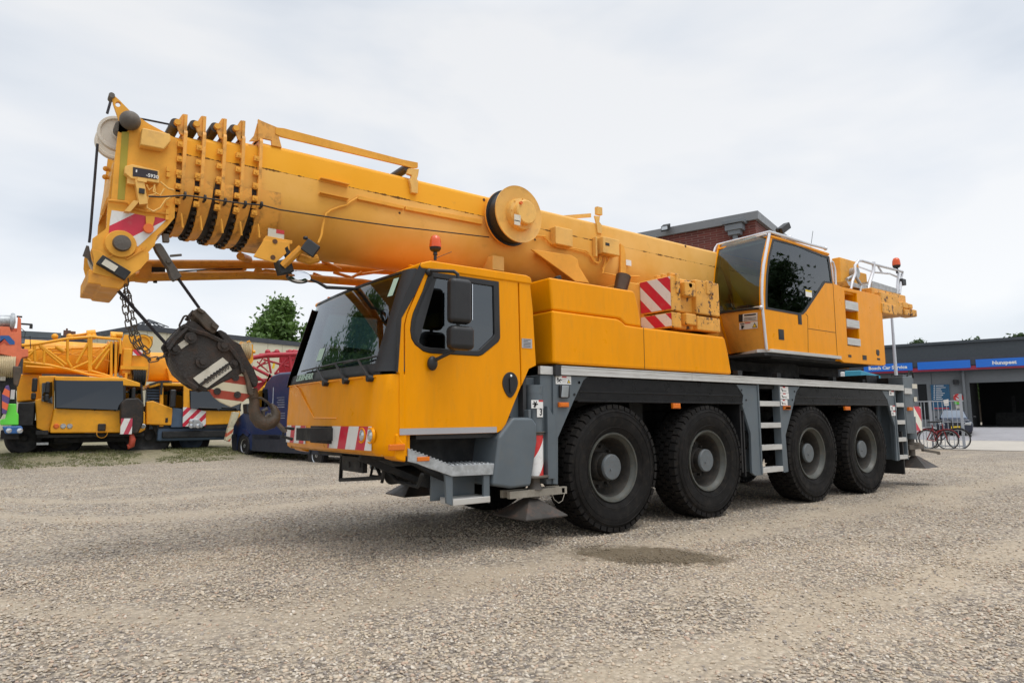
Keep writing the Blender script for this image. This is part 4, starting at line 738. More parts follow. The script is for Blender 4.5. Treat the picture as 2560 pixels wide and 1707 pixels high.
m=MB().lathe([(.0001,-.075),(.06,-.07),(.066,-.04),(.066,-.03)],P(1,358,1193,y=yh),'y',28); part('head_bolt',m,STEEL,head,smooth=50); m=MB().lathe([(.0001,-.03),(.105,-.03),(.112,-.02),(.112,.0)],P(1,352,1195,y=yh),'y',32); part('pin_flange',m,YELB,head,smooth=40)
m=MB(); c=P(1,425,290,y=yh-.06); m.ball(c+Vector((0,.02,0)),.078,12); m.cyl(c,c+Vector((0,.12,0)),.06,n=28); part('head_bolt',m,STEEL,head,smooth=60); m=MB(); m.cyl(P(1,290,110,y=yh-.02),P(1,290,110,y=yh-.02)+Vector((0,.1,0)),.022,n=12); part('head_bolt',m,STEEL,head)
# hazard patch
hz=hazard('hazard_head',(.62,0,-.80),.30,off=.02,duty=.5,c0=(.72,.72,.70)); pr('hazard_plate',1,[(288,946),(410,962),(545,990),(590,1000),(605,995),(690,1012),(600,1098),(480,1208),(430,1200),(442,1180),(420,1140),(380,1118),(330,1118),(285,1140),(262,1172),(275,1030)],yh-.004,yh-.001,hz,head)
m=MB(); c=P(1,557,1075,y=yh-.04); m.cyl(c,c+Vector((0,.04,0)),.038,n=20); part('marker_lamp',m,ORS,head); m=MB(); m.prism(PY(1,[(535,990),(600,990),(598,1020),(580,1080),(540,1080)],yh-.02),'y',yh-.025,yh-.005); part('lamp_bracket',m,YELB,head)
pr('olive_strip',1,[(362,378),(415,378),(382,872),(330,868)],yh-.003,yh-.0005,OLIVE,head)
pr('head_box',1,[(510,345),(715,392),(718,445),(668,503),(497,470)],yh-.09,yh-.0,BEAM,head,bevel=.01); pr('display_box',1,[(385,625),(440,612),(635,660),(635,750),(430,715),(382,675)],yh-.07,yh,BEAM,head,bevel=.006)
d=pr('display_screen',1,[(443,632),(622,662),(620,722),(441,698)],yh-.074,yh-.07,PANELK,head); a=P(1,537,700,y=yh-.075); m=MB(); m.text('-S930',a,(1,0,-.02),(0,0,1),.040,ext=.0008,bold=.0008); m.box(P(1,452,700,y=yh).x,P(1,462,700,y=yh).x,yh-.076,yh-.074,P(1,455,690,y=yh).z,P(1,455,672,y=yh).z); part('screen_lettering',m,WHT,d)
m=MB(); c=P(1,500,820,y=yh-.05); m.obox(c,(.03,0,.01),(0,.04,0),(-.02,0,.10)); m.box(c.x-.035,c.x+.03,yh-.10,yh,c.z+.08,c.z+.11); m.box(c.x-.10,c.x-.02,yh-.05,yh,c.z+.06,c.z+.14); m.obox(c+Vector((-.06,0,-.13)),(.02,0,.0),(0,.03,0),(.03,0,.05))
for pts in (((540,760),(560,800),(600,770),(605,830),(560,840),(540,880),(545,930),(590,955),(640,930),(680,870),(730,845),(820,838)),((600,760),(590,810),(640,840),(670,790)),((640,740),(700,790),(740,800))): m.tube([P(1,a,b,y=yh-.05) for a,b in pts],.008,6)
part('switch_bracket',m,BEAM,head); m=MB(); c=P(1,507,806,y=yh-.10); m.box(c.x-.02,c.x+.02,yh-.105,yh-.09,c.z-.02,c.z+.02); part('switch',m,INK,head)
m=MB(); m.tube([P(1,a,b,y=yh-.02) for a,b in ((262,875),(340,882),(400,890),(440,930),(540,955),(690,972))],.011,6); m.tube([P(1,a,b,y=yh-.02) for a,b in ((262,1290),(330,1250),(400,1300),(540,1215))],.006,4); part('weld_edge',m,ORB,head)
m=MB(); c=P(1,690,655,y=yh-.02)
for a,b in ((697,650),(697,690),(690,900),(690,960),(690,1000)): c=P(1,a,b,y=yh-.02); m.obox(c,(.012,0,0),(0,.012,0),(0,0,.02))
multi('bolt',m,YELB,head); m=MB()
for a,b in ((245,645),(240,705)): c=P(1,a,b,y=YC-.1); m.cyl(c,c+Vector((.14,0,0)),.016,.016,10); m.ball(c,.022,8)
m.bar(P(1,215,980,y=yh+.1),P(1,262,860,y=yh+.1),.02,.02); part('rope_guard_bolt',m,ORB,head)
m=MB(); pts=[P(1,a,b,y=yh+.15) for a,b in ((75,1280),(100,1210),(120,1215),(140,1330),(150,1360),(110,1300))]; m.prism([(p.x,p.z) for p in pts],'y',yh+.1,yh+.14); part('rope_guard',m,STEEL,head)
m=MB(); m.obox(P(1,302,1365,y=yh-.04),(.10,0,-.055),(0,.03,0),(.02,0,.035)); d=part('head_lamp',m,GREYD,head,bevel=.006); m=MB(); m.obox(P(1,275,1345,y=yh-.075),(.045,0,-.025),(0,.002,0),(.012,0,.022)); part('lamp_lens',m,WHD,d)
# rope over the head
m=MB(); tipn=P(1,288,118,y=yh+.18); m.tube([P(1,850,352,y=yh+.25),P(1,530,288,y=yh+.20),P(1,480,280,y=yh+.2)],.009,8); m.tube([P(1,286,135,y=yh+.18),P(1,255,245,y=yh+.18)],.010,8); m.tube([P(1,185,465,y=yh+.18),P(1,150,900,y=yh+.18),P(1,133,1110,y=yh+.18),P(1,125,1180,y=yh+.18)],.010,8)
part('hoist_rope',m,ROPE,head)
# rope anchor (wedge socket) hanging from the head
m=MB(); m.prism(PY(1,[(590,1205),(605,1192),(640,1190),(660,1215),(730,1330),(795,1430),(740,1462),(715,1440),(690,1370),(610,1250)],yh+.12),'y',yh+.09,yh+.17); c=P(1,700,1318,y=yh+.09); m.cyl(c,c-Vector((0,.02,0)),.02,n=10); m.bar(P(1,710,1278,y=yh+.1),P(1,797,1270,y=yh+.1),.02,.02); m.bar(P(1,678,1120,y=yh+.1),P(1,682,1180,y=yh+.1),.05,.05); part('rope_socket',m,STEEL,head,bevel=.008)
# ---- stowed lattice jib along the far flank
yj=2.0
jib=MB(); A0=P(12,230,240,y=1.95);A1=P(12,1480,240,y=1.95);A2=P(2,880,1310,y=2.05);A3=P(2,1500,1400,y=2.2)
B0=P(12,60,365,y=1.85);B1=P(12,1240,345,y=1.85);B2=P(2,640,1400,y=1.95); B3=P(2,1300,1500,y=2.1)
jib.tube([A0,A1,A2,A3],.048,10); jib.tube([B0,B1,P(2,10,1350,y=1.87),B2,B3],.045,10)
jib.tube([P(12,760,330,y=1.9),P(12,1230,275,y=1.95)],.028,8); 
for a,b in (((2,420,1320),(2,560,1362)),((2,560,1362),(2,640,1320)),((2,260,1330),(2,420,1390)),((2,600,1340),(2,880,1300)),((2,330,1230),(2,480,1300))): jib.tube([P(*a,y=1.95),P(*b,y=1.95)],.018,6)
# upper truss of the jib with punched plate
C0=P(2,340,1235,y=2.15);C1=P(2,880,1285,y=2.25); D0=P(2,340,1150,y=2.3);D1=P(2,900,1270,y=2.3)
jib.prism(PY(2,[(320,1180),(560,1215),(540,1240),(530,1290),(340,1280)],2.2),'y',2.2,2.22,[PY(2,arc(400,1236,28,0,360,16)[:-1],2.2)])
jib.tube([P(2,520,1225,y=2.2),P(2,860,1285,y=2.2)],.024,6)
for a,b in (((520,1230),(600,1300)),((600,1300),(625,1245)),((670,1310),(700,1262)),((540,1300),(520,1240))): jib.tube([P(2,*a,y=2.2),P(2,*b,y=2.2)],.02,6)
jib.prism(PY(12,[(1230,345),(1420,285),(1500,290),(1640,345),(1640,385),(1540,382),(1240,375)],1.85),'y',1.84,1.86); c=P(12,1360,312,y=1.83); jib.cyl(c,c+Vector((0,.02,0)),.045,n=20)
jib.tube([P(12,1180,160,y=1.6),P(12,1260,190,y=1.9)],.04,8); jib.box(A0.x-.05,A0.x+.05,1.8,2.05,min(A0.z,B0.z)-.0,max(A0.z,B0.z))
part('stowed_jib',jib,ORB,crane,smooth=50)
m=MB(); c=P(12,345,400,y=1.85); m.cyl(c+Vector((0,0,.05)),c-Vector((0,0,.02)),.018,n=8); m.bar(P(12,290,290,y=1.88),P(12,440,295,y=1.88),.03,.05)
m.tube([P(12,560,310,y=1.9),P(12,700,300,y=1.9),P(12,900,290,y=1.9),P(12,1200,285,y=1.9)],.008,5); part('jib_cable',m,GREYD,crane)
# ---- superstructure
m=MB(); m.box(3.3,6.6,.95,1.75,2.0,3.3); m.box(4.8,6.6,.6,2.4,2.05,3.2); m.box(3.4,6.55,.15,1.9,2.085,2.16); m.box(3.2,3.6,.9,1.8,2.1,2.6); part('superstructure_frame',m,YELB,crane,bevel=.01)
m=MB(); m.box(3.3,6.2,.10,1.9,2.04,2.08); m.box(3.0,4.95,.02,.9,2.06,2.10); part('cab_floor_pan',m,GREYD,crane)
m=MB(); a=P(4,430,1310,y=.88); b=P(4,645,1290,y=.2); 
fl=[(P(4,655,1295,y=.14).x,.0+.14),(P(4,770,1295,y=0).x,-.02),(P(4,1368,1365,y=0).x,-.02),(5.06,.3),(3.4,.9),(P(4,430,1315,y=.88).x,.88)]
m.prism(fl,'z',2.105,2.15); part('cab_sill',m,ALU,crane,bevel=.006)
# operator cab side
side=[(762,300),(800,305),(1250,455),(1252,466),(1275,484),(1303,690),(1312,712),(1325,1130),(1340,1325),(800,1280),(745,1275),(718,1050),(700,920),(697,800),(700,680),(718,500)]
win=[(800,340),(1000,395),(1215,478),(1262,490),(1278,600),(1292,703),(1232,697),(1065,945),(1045,965),(1015,972),(800,932),(737,922),(736,800),(742,640),(762,480)]
m=MB().prism(PY(4,side,0),'y',0,.04,[PY(4,win,0)]); oc=part('operator_cab',m,YEL,crane,bevel=.006)
part('window_glass',MB().prism(PY(4,win,0),'y',.004,.012),GL_S,oc); 
fr=[(788,330),(1005,388),(1222,470),(1270,482),(1286,600),(1300,712),(1236,706),(1073,950),(1050,974),(1015,982),(797,942),(728,930),(727,800),(733,640),(752,480)]
part('window_seal',MB().prism(PY(4,fr,0),'y',-.004,.03,[PY(4,[(800,346),(1003,400),(1212,483),(1256,496),(1272,600),(1285,697),(1228,690),(1058,940),(1042,957),(1015,963),(800,924),(744,914),(743,800),(749,640),(770,480)],0)]),BLK,oc)
a=[P(4,1030,400,y=0),P(4,1062,950,y=0)]; m=MB(); m.bar(a[0]+Vector((0,.02,0)),a[1]+Vector((0,.02,0)),.03,.04,upv=(1,0,0)); part('window_post',m,BLK,oc)
m=MB()
for l in (((1088,990),(1092,1300)),((1070,970),(1088,990)),((1092,1095),(1328,1130)),((1303,712),(1340,1325)),): 
    a,b=[P(4,*q,y=0) for q in l]; m.bar(a-Vector((0,.001,0)),b-Vector((0,.001,0)),.003,.007,upv=(1,0,0) if abs(b.z-a.z)>abs(b.x-a.x) else (0,0,1))
multi('panel_seam',m,LINEM,oc)
for q in ((1008,980,1033,1058),(842,1105,882,1188)):
    a=P(4,q[0],q[3],y=0);b=P(4,q[2],q[1],y=0); m=MB(); m.box(a.x,b.x,-.006,.002,a.z,b.z); m.box(a.x+.02,b.x-.02,-.010,-.006,a.z+.03,b.z-.06); part('handle',m,BLK,oc,bevel=.004)
lbl('info_plate',4,1070,775,1120,822,[WHT,YTR],oc,yp=-.003,extra=lambda m,a,b,y:m.box(a.x,b.x,y-.001,y,lerp(a.z,b.z,.75),b.z,1))
# front of the operator cab: rows between near and far edge
nr=[(762,290),(735,440),(712,560),(700,690),(697,800),(702,920),(715,1050),(738,1278)]; frr=[(340,378),(315,470),(296,590),(287,700),(300,800),(335,965),(375,1120),(430,1308)]
def rowpt(i,t): a=P(4,*nr[i],y=0.02); b=P(4,*frr[i],y=.88); c=lerp(a,b,t); c.x-=.10*math.sin(math.pi*min(1,t*1.0))*.5; return c
G=[[rowpt(i,t) for t in np.linspace(0,1,9)] for i in range(8)]
part('front_window',MB().grid(G[:6]),GL_S,oc,smooth=60); m=MB().grid(G[5:]); m.grid([[p+Vector((.04,0,0)) for p in r] for r in G[5:]]); part('front_panel',m,YELB,oc,smooth=60)
m=MB(); m.tube([p+Vector((-.01,0,0)) for p in G[5]],.018,8); part('window_seal',m,BLK,oc)
m=MB(); m.tube([G[i][-1]+Vector((0,-.0,0)) for i in range(8)],.022,8); m.tube([G[i][-1]+Vector((.05,.0,0)) for i in range(8)],.03,8); part('cab_pillar',m,YEL,oc)
m=MB(); m.tube([G[i][0]+Vector((-.025,-.015,0)) for i in range(8)],.020,10); m.tube([P(4,342,955,y=.86),P(4,500,935,y=.5),P(4,665,912,y=.08),P(4,690,912,y=.03)],.014,8); m.tube([P(4,240,710,y=.95),P(4,262,560,y=.95),P(4,300,410,y=.95),P(4,320,380,y=.93),P(4,345,375,y=.88)],.018,8)
m.tube([P(4,335,378,y=.88),P(4,560,322,y=.45),P(4,762,270,y=.0),P(4,900,312,y=-.02),P(4,1110,380,y=-.02),P(4,1240,412,y=0)],.02,8); m.tube([P(4,350,392,y=.88),P(4,560,340,y=.45),P(4,735,290,y=.02)],.014,8); m.tube([P(4,900,330,y=.0),P(4,1180,402,y=0),P(4,1240,418,y=0)],.012,6)
for a,b in ((690,915),(1240,415),(935,318)): m.ball(P(4,a,b,y=0.0),.03,8)
part('grab_rail',m,TUBE,oc)
m=MB(); a=P(4,765,300,y=0); b=P(4,1252,458,y=0); m.prism([(a.x,a.z-.03),(a.x,a.z+.0),(a.x+.3,a.z+.01),(b.x+.05,b.z+.015),(b.x+.06,b.z-.02)],'y',-.015,.9); m.prism([(a.x+.05,a.z-.3),(a.x+.10,a.z),(b.x,b.z),(4.98,2.15),(4.9,2.1)],'y',.86,.9,[[(3.6,2.9),(3.5,3.6),(4.6,3.6),(4.7,2.9)]]); m.box(4.93,4.98,.04,.88,2.12,3.3); part('cab_roof',m,YEL,oc,bevel=.01)
m=MB(); m.box(3.9,4.4,.2,.7,2.5,2.65); m.obox((4.45,.45,3.0),(.06,0,.02),(0,.24,0),(-.1,0,.4)); m.box(4.4,4.55,.33,.57,3.4,3.6); m.box(4.0,4.3,.3,.6,2.15,2.5); m.box(3.5,3.75,.55,.8,2.15,2.9); part('operator_seat',m,SEAT,oc,bevel=.04)
m=MB(); m.box(3.3,4.9,.05,.86,3.72,3.76); m.box(4.85,4.9,.05,.86,2.2,3.7); part('cab_lining',m,INTG,oc)
m=MB(); m.tube([P(4,1115,400,y=.1),P(4,1133,265,y=.1)],.004,5); part('aerial',m,BLK,oc)
lbl_pts=((500,965,660,1035),(506,1038,662,1100))
for k,(x0_,y0_,x1_,y1_) in enumerate(lbl_pts):
    def F4(u,v):
        p=P(4,u,v,x=3.1)
        for _ in range(5):
            t=max(0,min(1,(p.y-.02)/.86)); z=p.z; i=5 if z>(G[6][0].z) else 6; a=G[i][0];b=G[i+1][0]; tz=(z-a.z)/(b.z-a.z); xx=lerp(lerp(G[i][0],G[i][-1],t),lerp(G[i+1][0],G[i+1][-1],t),tz).x-.05*math.sin(math.pi*t); p=P(4,u,v,x=xx-.012)
        return p
    q=[F4(x0_,y1_+6*(1 if k else 1)),F4(x1_,y1_-8),F4(x1_,y0_-6),F4(x0_,y0_+12)]
    def Qm(a,b): return lerp(lerp(q[0],q[1],a),lerp(q[3],q[2],a),b)
    m=MB(); m.add(q,[(0,1,2,3)])
    def rc4(a0,a1,b0,b1,mi): m.add([Qm(a,b)-Vector((.003,.001,0)) for a,b in ((a0,b0),(a1,b0),(a1,b1),(a0,b1))],[(0,1,2,3)],mi)
    if k==0: rc4(0,.22,0,1,1); [rc4(.28,.95,.1+.16*i,.16+.16*i,1) for i in range(3)]; rc4(.3,.92,.72,.9,1)
    else: rc4(.05,.28,.75,.9,1); rc4(.3,.62,.82,.95,2); m.add([Qm(a,b)-Vector((.003,.001,0)) for a,b in ((.70,.12),(.98,.12),(.84,.85))],[(0,1,2)],1); m.add([Qm(a,b)-Vector((.006,.002,0)) for a,b in ((.75,.2),(.93,.2),(.84,.68))],[(0,1,2)],3); m.add([Qm(a,b)-Vector((.004,.001,0)) for a,b in ((.1,.1),(.2,.08),(.28,.5),(.12,.7))],[(0,1,2,3)],1)
    part('warning_sticker',m,WL,oc)
# engine cover with ladder recess
cov=[(1308,712),(1345,722),(1370,737),(1500,765),(1690,808),(1712,822),(1718,850),(1755,1400),(1740,1412),(1400,1385),(1370,1365),(1340,1330),(1325,1130)]
rec=[(1403,775),(1506,797),(1532,1250),(1430,1238)]
m=MB().prism(PY(4,cov,0),'y',0.0,.05,[PY(4,rec,0)]); ec=part('engine_cover',m,YEL,crane,bevel=.012)
cp=PY(4,cov,0); x0=cp[0][0];x1=max(p[0] for p in cp)
m=MB(); m.box(x0,x1-.02,.30,.92,2.12,3.22); m.box(x1-.08,x1-.0,.04,.92,2.1,3.24); m.box(x0+.1,x1-.04,.04,.92,3.2,3.25); m.box(x0,x1,.04,.92,2.08,2.12); m.box(x0+.0,x0+.04,.04,.3,2.1,3.2)
rp=PY(4,rec,0); m.box(rp[0][0]-.03,rp[0][0],.05,.3,2.2,3.2); m.box(rp[2][0],rp[2][0]+.03,.05,.3,2.2,3.2); m.box(rp[0][0],rp[2][0],.27,.29,2.2,3.2)
part('cover_shell',m,YEL,ec)
for v0,v1,u0,u1 in ((868,935,1408,1512),(1022,1088,1420,1522),(1178,1240,1428,1532)):
    a=P(4,u0,v1-8,y=0);b=P(4,u1,v0+8,y=0); m=MB(); m.box(a.x,b.x,-.012,.10,a.z,b.z); part('rung',m,ALU,ec,bevel=.004)
m=MB()
for q in ((1435,1320,1458,1338),(1557,1325,1588,1360),(1680,1348,1702,1362)): a=P(4,q[0],q[3],y=0);b=P(4,q[2],q[1],y=0); m.box(a.x,b.x,-.005,.002,a.z,b.z)
m.prism(PY(4,[(1672,1275),(1690,1275),(1698,1290),(1697,1325),(1685,1328),(1672,1310)],0),'y',-.005,.002); multi('latch',m,BLK,ec)
# rear counterweight and catwalk
m=MB(); x1=P(4,1720,900,y=0).x
def blk(q,y0,y1,mm,par=crane): a=P(4,q[0],q[3],y=0); b=P(4,q[2],q[1],y=0); mm.box(a.x,b.x,y0,y1,a.z,b.z)
m.box(x1-.1,8.0,.05,W-.05,3.06,3.26); m.box(x1-.1,7.9,.1,W-.1,3.27,3.44); part('rear_counterweight',m,CWY,crane,bevel=.02)
m=MB(); blk((1716,815,1862,885),-.0,.3,m); blk((1870,870,1898,915),-.0,.2,m); blk((1905,875,1948,918),-.0,.2,m); blk((1955,888,1985,922),-.0,.2,m); blk((1720,900,1838,962),-.02,.3,m); blk((1845,910,1903,968),0,.3,m); blk((1910,935,1950,978),-.02,.2,m); blk((1960,938,2010,986),-.02,.2,m)
multi('counterweight_block',m,CWY,crane,bevel=.02)
m=MB(); m.box(6.3,7.3,.5,2.2,2.9,3.85); m.box(6.2,6.9,.45,.6,2.9,4.0); part('winch_frame',m,YELB,crane,bevel=.02)
m=MB(); m.cyl((6.6,.35,3.75),(6.6,.6,3.75),.1); m.cyl((6.9,.3,3.5),(6.9,.6,3.5),.08); m.tube([(6.3,.4,3.6),(6.5,.35,3.7),(6.6,.3,3.5),(6.5,.3,3.3)],.03); part('winch',m,GALV,crane)
m=MB(); yr=.3; m.tube([P(4,1455,760,y=yr),P(4,1470,690,y=yr),P(4,1495,620,y=yr),P(4,1490,560,y=yr),P(4,1520,518,y=yr),P(4,1545,516,y=yr),P(4,1640,545,y=yr),P(4,1895,610,y=yr),P(4,1885,690,y=yr),P(4,1870,800,y=yr)],.025,8)
m.tube([P(4,1600,770,y=yr),P(4,1620,690,y=yr),P(4,1650,600,y=yr),P(4,1650,530,y=yr)],.03,8); m.tube([P(4,1500,560,y=yr+.4),P(4,1650,615,y=yr),P(4,1790,628,y=yr),P(4,1850,655,y=yr)],.018,6); m.tube([P(4,1690,570,y=yr),P(4,1720,618,y=yr)],.018,6); m.tube([P(4,1848,800,y=yr),P(4,1862,620,y=yr)],.025,6)
m.tube([P(4,1270,540,y=.1),P(4,1285,522,y=.1),P(4,1300,530,y=.1),P(4,1318,590,y=.1),P(4,1325,730,y=.1)],.022,8); m.tube([P(4,1268,540,y=.25),P(4,1285,530,y=.25),P(4,1305,700,y=.25)],.018,8); part('grab_rail',m,TUBE,crane,smooth=60)
m=MB(); m.prism(PY(4,[(1640,690),(1880,765),(1880,800),(1635,745)],yr),'y',yr,1.4); m.prism(PY(4,[(1420,690),(1470,700),(1625,745),(1625,775),(1440,730)],yr),'y',yr,1.2); part('catwalk',m,GALV,crane)
beacon(P(4,1850,625,y=yr),1.0)
m=MB(); c=P(4,1895,700,y=yr); m.box(c.x-.08,c.x+.08,yr-.04,yr+.05,c.z-.06,c.z+.06); part('rear_lamp',m,BLK,crane,bevel=.01)
m=MB(); c=P(4,885,250,y=1.6); 
# spot lamp seen over the cab roof
m.obox(P(4,880,245,y=.95),(.14,0,.08),(0,.06,0),(-.03,0,.05)); m.bar(P(4,820,245,y=.95),P(4,850,275,y=.95),.03,.05); part('search_lamp',m,BLK,oc,bevel=.02)
# ============================================================ hook block (hangs from the ropes, tied back to the bumper)
hk=thing('hook_block','large greasy black hook block with worn white and red plates before the blue van','hook block',tuple(P(11,480,760,y=1.28)))
yk=1.15
bd=[(130,605),(200,515),(290,420),(360,372),(400,385),(520,475),(620,560),(760,645),(830,760),(850,850),(830,880),(650,960),(500,1040),(400,1000),(330,950),(240,870),(190,770),(160,660)]
m=MB().prism(PY(11,bd,yk),'y',yk,yk+.03); m.prism(PY(11,bd,yk),'y',yk+.25,yk+.28); hb=part('cheek_plate',m,HOOKM,hk,bevel=.012)
m=MB(); 
for pts in (((290,430),(380,470),(520,510),(620,560),(700,600),(760,670),(830,770),(850,860)),((160,650),(220,560),(330,450)),((190,760),(240,860),(330,950),(420,1010))): m.tube([P(11,a,b,y=yk-.015) for a,b in pts],.022,6)
for a,b,r in ((355,540,.05),(210,648,.045),(665,612,.055),(470,760,.06),(760,780,.035),(300,900,.03)): c=P(11,a,b,y=yk); m.cyl(c,c-Vector((0,.02 if r<.05 else .03,0)),r,n=16); m.cyl(c,c-Vector((0,.05,0)),r*.5,n=12)
part('cheek_rib',m,HOOKM,hk)
ck=P(11,470,750,y=yk); 
for k in range(3): sheave(Vector((ck.x,yk+.065+.075*k,ck.z+.02)),.235,.05,STEEL,'sheave',hk)
pr2=lambda name,pts,y0,y1,mat,b=.008: part(name,MB().prism(PY(11,pts,y0),'y',y0,y1),mat,hk,bevel=b)
pr2('side_frame',[(440,255),(495,285),(630,430),(600,490),(570,505),(500,455),(430,370),(375,320),(385,285)],yk-.02,yk+.2,HOOKB,.015); pr2('side_frame',[(565,395),(590,390),(632,430),(605,470),(555,430)],yk-.06,yk+.22,HOOKB); pr2('side_frame',[(440,250),(498,290),(480,315),(420,280)],yk-.05,yk+.22,HOOKB)
pr2('side_frame',[(600,480),(640,460),(695,490),(760,560),(830,600),(900,740),(960,840),(998,940),(980,1000),(945,1000),(870,880),(800,720),(700,600)],yk+.02,yk+.26,HOOKM,.02); pr2('side_frame',[(835,800),(870,830),(910,920),(940,1000),(955,1060),(935,1085),(900,1060),(880,940)],yk-.03,yk+.24,HOOKB,.01)
m=MB(); m.prism(PY(11,[(290,425),(350,385),(370,400),(310,450),(160,600),(140,590),(190,520)],yk+.1),'y',yk+.03,yk+.25); m.tube([P(11,385,290,y=yk+.05),P(11,340,345,y=yk+.02),P(11,315,375,y=yk+.02)],.014,6); part('rope_guard',m,HOOKM,hk)
def link(m,c,d,sd,l,w,r):
    d=Vector(d).normalized(); sd=Vector(sd); sd=(sd-d*sd.dot(d)).normalized(); pts=[]
    for i in range(8): t=math.pi*i/7-math.pi/2; pts.append(c+d*(l/2-w/2)+d*(w/2)*math.cos(t)+sd*(w/2)*math.sin(t))
    for i in range(8): t=math.pi*i/7+math.pi/2; pts.append(c-d*(l/2-w/2)+d*(w/2)*math.cos(t)+sd*(w/2)*math.sin(t))
    m.tube(pts,r,5,closed=True)
m=MB(); link(m,P(11,303,393,y=yk),P(11,290,420,y=yk)-P(11,318,365,y=yk),(0,0,1),.12,.05,.009); part('shackle',m,HOOKM,hk)
part('name_plate',MB().prism(PY(11,[(385,915),(660,722),(715,770),(440,968)],yk-.012),'y',yk-.012,yk-.002),WHD,hk); d=part('name_plate',MB().prism(PY(11,[(465,985),(700,808),(725,795),(748,835),(515,1005)],yk-.012),'y',yk-.012,yk-.002),WHD,hk)
part('rib',MB().prism(PY(11,[(440,975),(715,778),(725,792),(460,988)],yk-.03),'y',yk-.03,yk),HOOKM,hk)
a=P(11,510,992,y=yk-.014); b=P(11,738,836,y=yk-.014); dx=(b-a).normalized(); m=MB(); m.text('00090000',a+Vector((0,0,.02)),dx,Vector((-dx.z,0,dx.x)) if dx.x>0 else Vector((dx.z,0,-dx.x)),.075,wide=.8,ext=.001); part('plate_lettering',m,INK,d)
part('tally_plate',MB().prism(PY(11,[(240,600),(305,555),(343,595),(275,643)],yk-.008),'y',yk-.008,yk-.001),WHD,hk)
# lower red and white plate
lowr=[(530,1025),(640,960),(690,930),(760,880),(830,860),(870,900),(905,960),(925,1030),(915,1080),(830,1150),(740,1185),(640,1140),(575,1090)]
hz=hazard('hazard_hook',(.12,0,.99),.150,off=.10,duty=.5,c0=(.62,.55,.38),c1=(.34,.045,.02),r=.55); m=MB().prism(PY(11,lowr,yk+.01),'y',yk+.008,yk+.04); part('striped_plate',m,hz,hk,bevel=.006)
m=MB()
for a,b in ((778,910),(607,1037),(795,1070)): c=P(11,a,b,y=yk+.01); m.cyl(c,c-Vector((0,.015,0)),.030,n=16)
multi('bolt',m,GRIM,hk)
# hook
hp=[(935,1080),(955,1130),(950,1200),(965,1270),(1010,1320),(1060,1338),(1115,1325),(1150,1285),(1155,1235),(1135,1190),(1110,1150)]; rd=[.035,.045,.05,.058,.066,.068,.062,.052,.042,.03,.008]
m=MB(); m.tube([P(11,a,b,y=yk+.13) for a,b in hp],rd,14); m.cyl(P(11,930,1010,y=yk+.13),P(11,940,1100,y=yk+.13),.05); part('hook',m,HOOKB,hk,smooth=70)
m=MB(); m.tube([P(11,965,1100,y=yk+.13),P(11,1020,1100,y=yk+.1),P(11,1080,1140,y=yk+.1),P(11,1115,1190,y=yk+.12)],.012,6); part('safety_latch',m,HOOKB,hk)
# ropes from head to hook block
def topv(name,m,mat,label,cat,**k):
    c=Vector(m.v[0]); return top(name,m,mat,label,cat,tuple(c),**k)
m=MB(); m.tube([P(12,575,385,y=1.07),P(12,775,665,y=1.16)],.013,8); topv('wire_rope',m,ROPE,'steel rope from the socket arm to the top of the big hook block','rope')
m=MB(); m.tube([P(1,300,1490,y=1.05),P(11,135,600,y=1.22)],.014,8); topv('wire_rope',m,ROPE,'steel rope from under the boom head to the left edge of the hook block','rope')
p0=P(11,1095,1250,y=yk+.13); p1=Vector((-3.13,1.28,1.10)); m=MB(); m.tube([p0,lerp(p0,p1,.5)-Vector((0,0,.005)),p1],.022,8); m.tube([p0+Vector((-.02,0,.05)),p0+Vector((-.06,0,.03)),p0+Vector((-.05,0,-.04)),p0],.02,8); topv('tie_rope',m,STEEL,'thick sling tying the crane hook to the towing coupling on the bumper','sling')
# chain
def chain(name,pix,y,label):
    P3=[P(r,a,b,y=y) for r,a,b in pix]; ln=[0]
    for i in range(1,len(P3)): ln.append(ln[-1]+(P3[i]-P3[i-1]).length)
    m=MB(); s=0; k=0
    while s<ln[-1]:
        i=max(j for j in range(len(ln)) if ln[j]<=s+1e-6); i=min(i,len(P3)-2); t=(s-ln[i])/(ln[i+1]-ln[i]); c=lerp(P3[i],P3[i+1],t); d=P3[i+1]-P3[i]
        link(m,c,d,(1,0,.2) if k%2==0 else (0.6,.8,0),.082,.038,.0055); s+=.062; k+=1
    return topv(name,m,ROPE if 0 else HOOKB,label,'chain')
chain('chain',[(5,985,75),(5,990,170),(5,965,200),(5,985,310),(5,1010,440),(5,1045,540),(5,1090,600),(5,1140,660),(5,1180,690),(5,1230,680),(5,1290,660),(5,1330,640)],1.2,'rusty chain hanging from the boom head, the strand looping lowest to the hook block')
chain('chain',[(5,1000,170),(5,1020,210),(5,1040,350),(5,1060,440),(5,1080,510),(5,1120,590),(5,1165,630)],1.24,'shorter right hand strand of rusty chain hanging below the boom head')
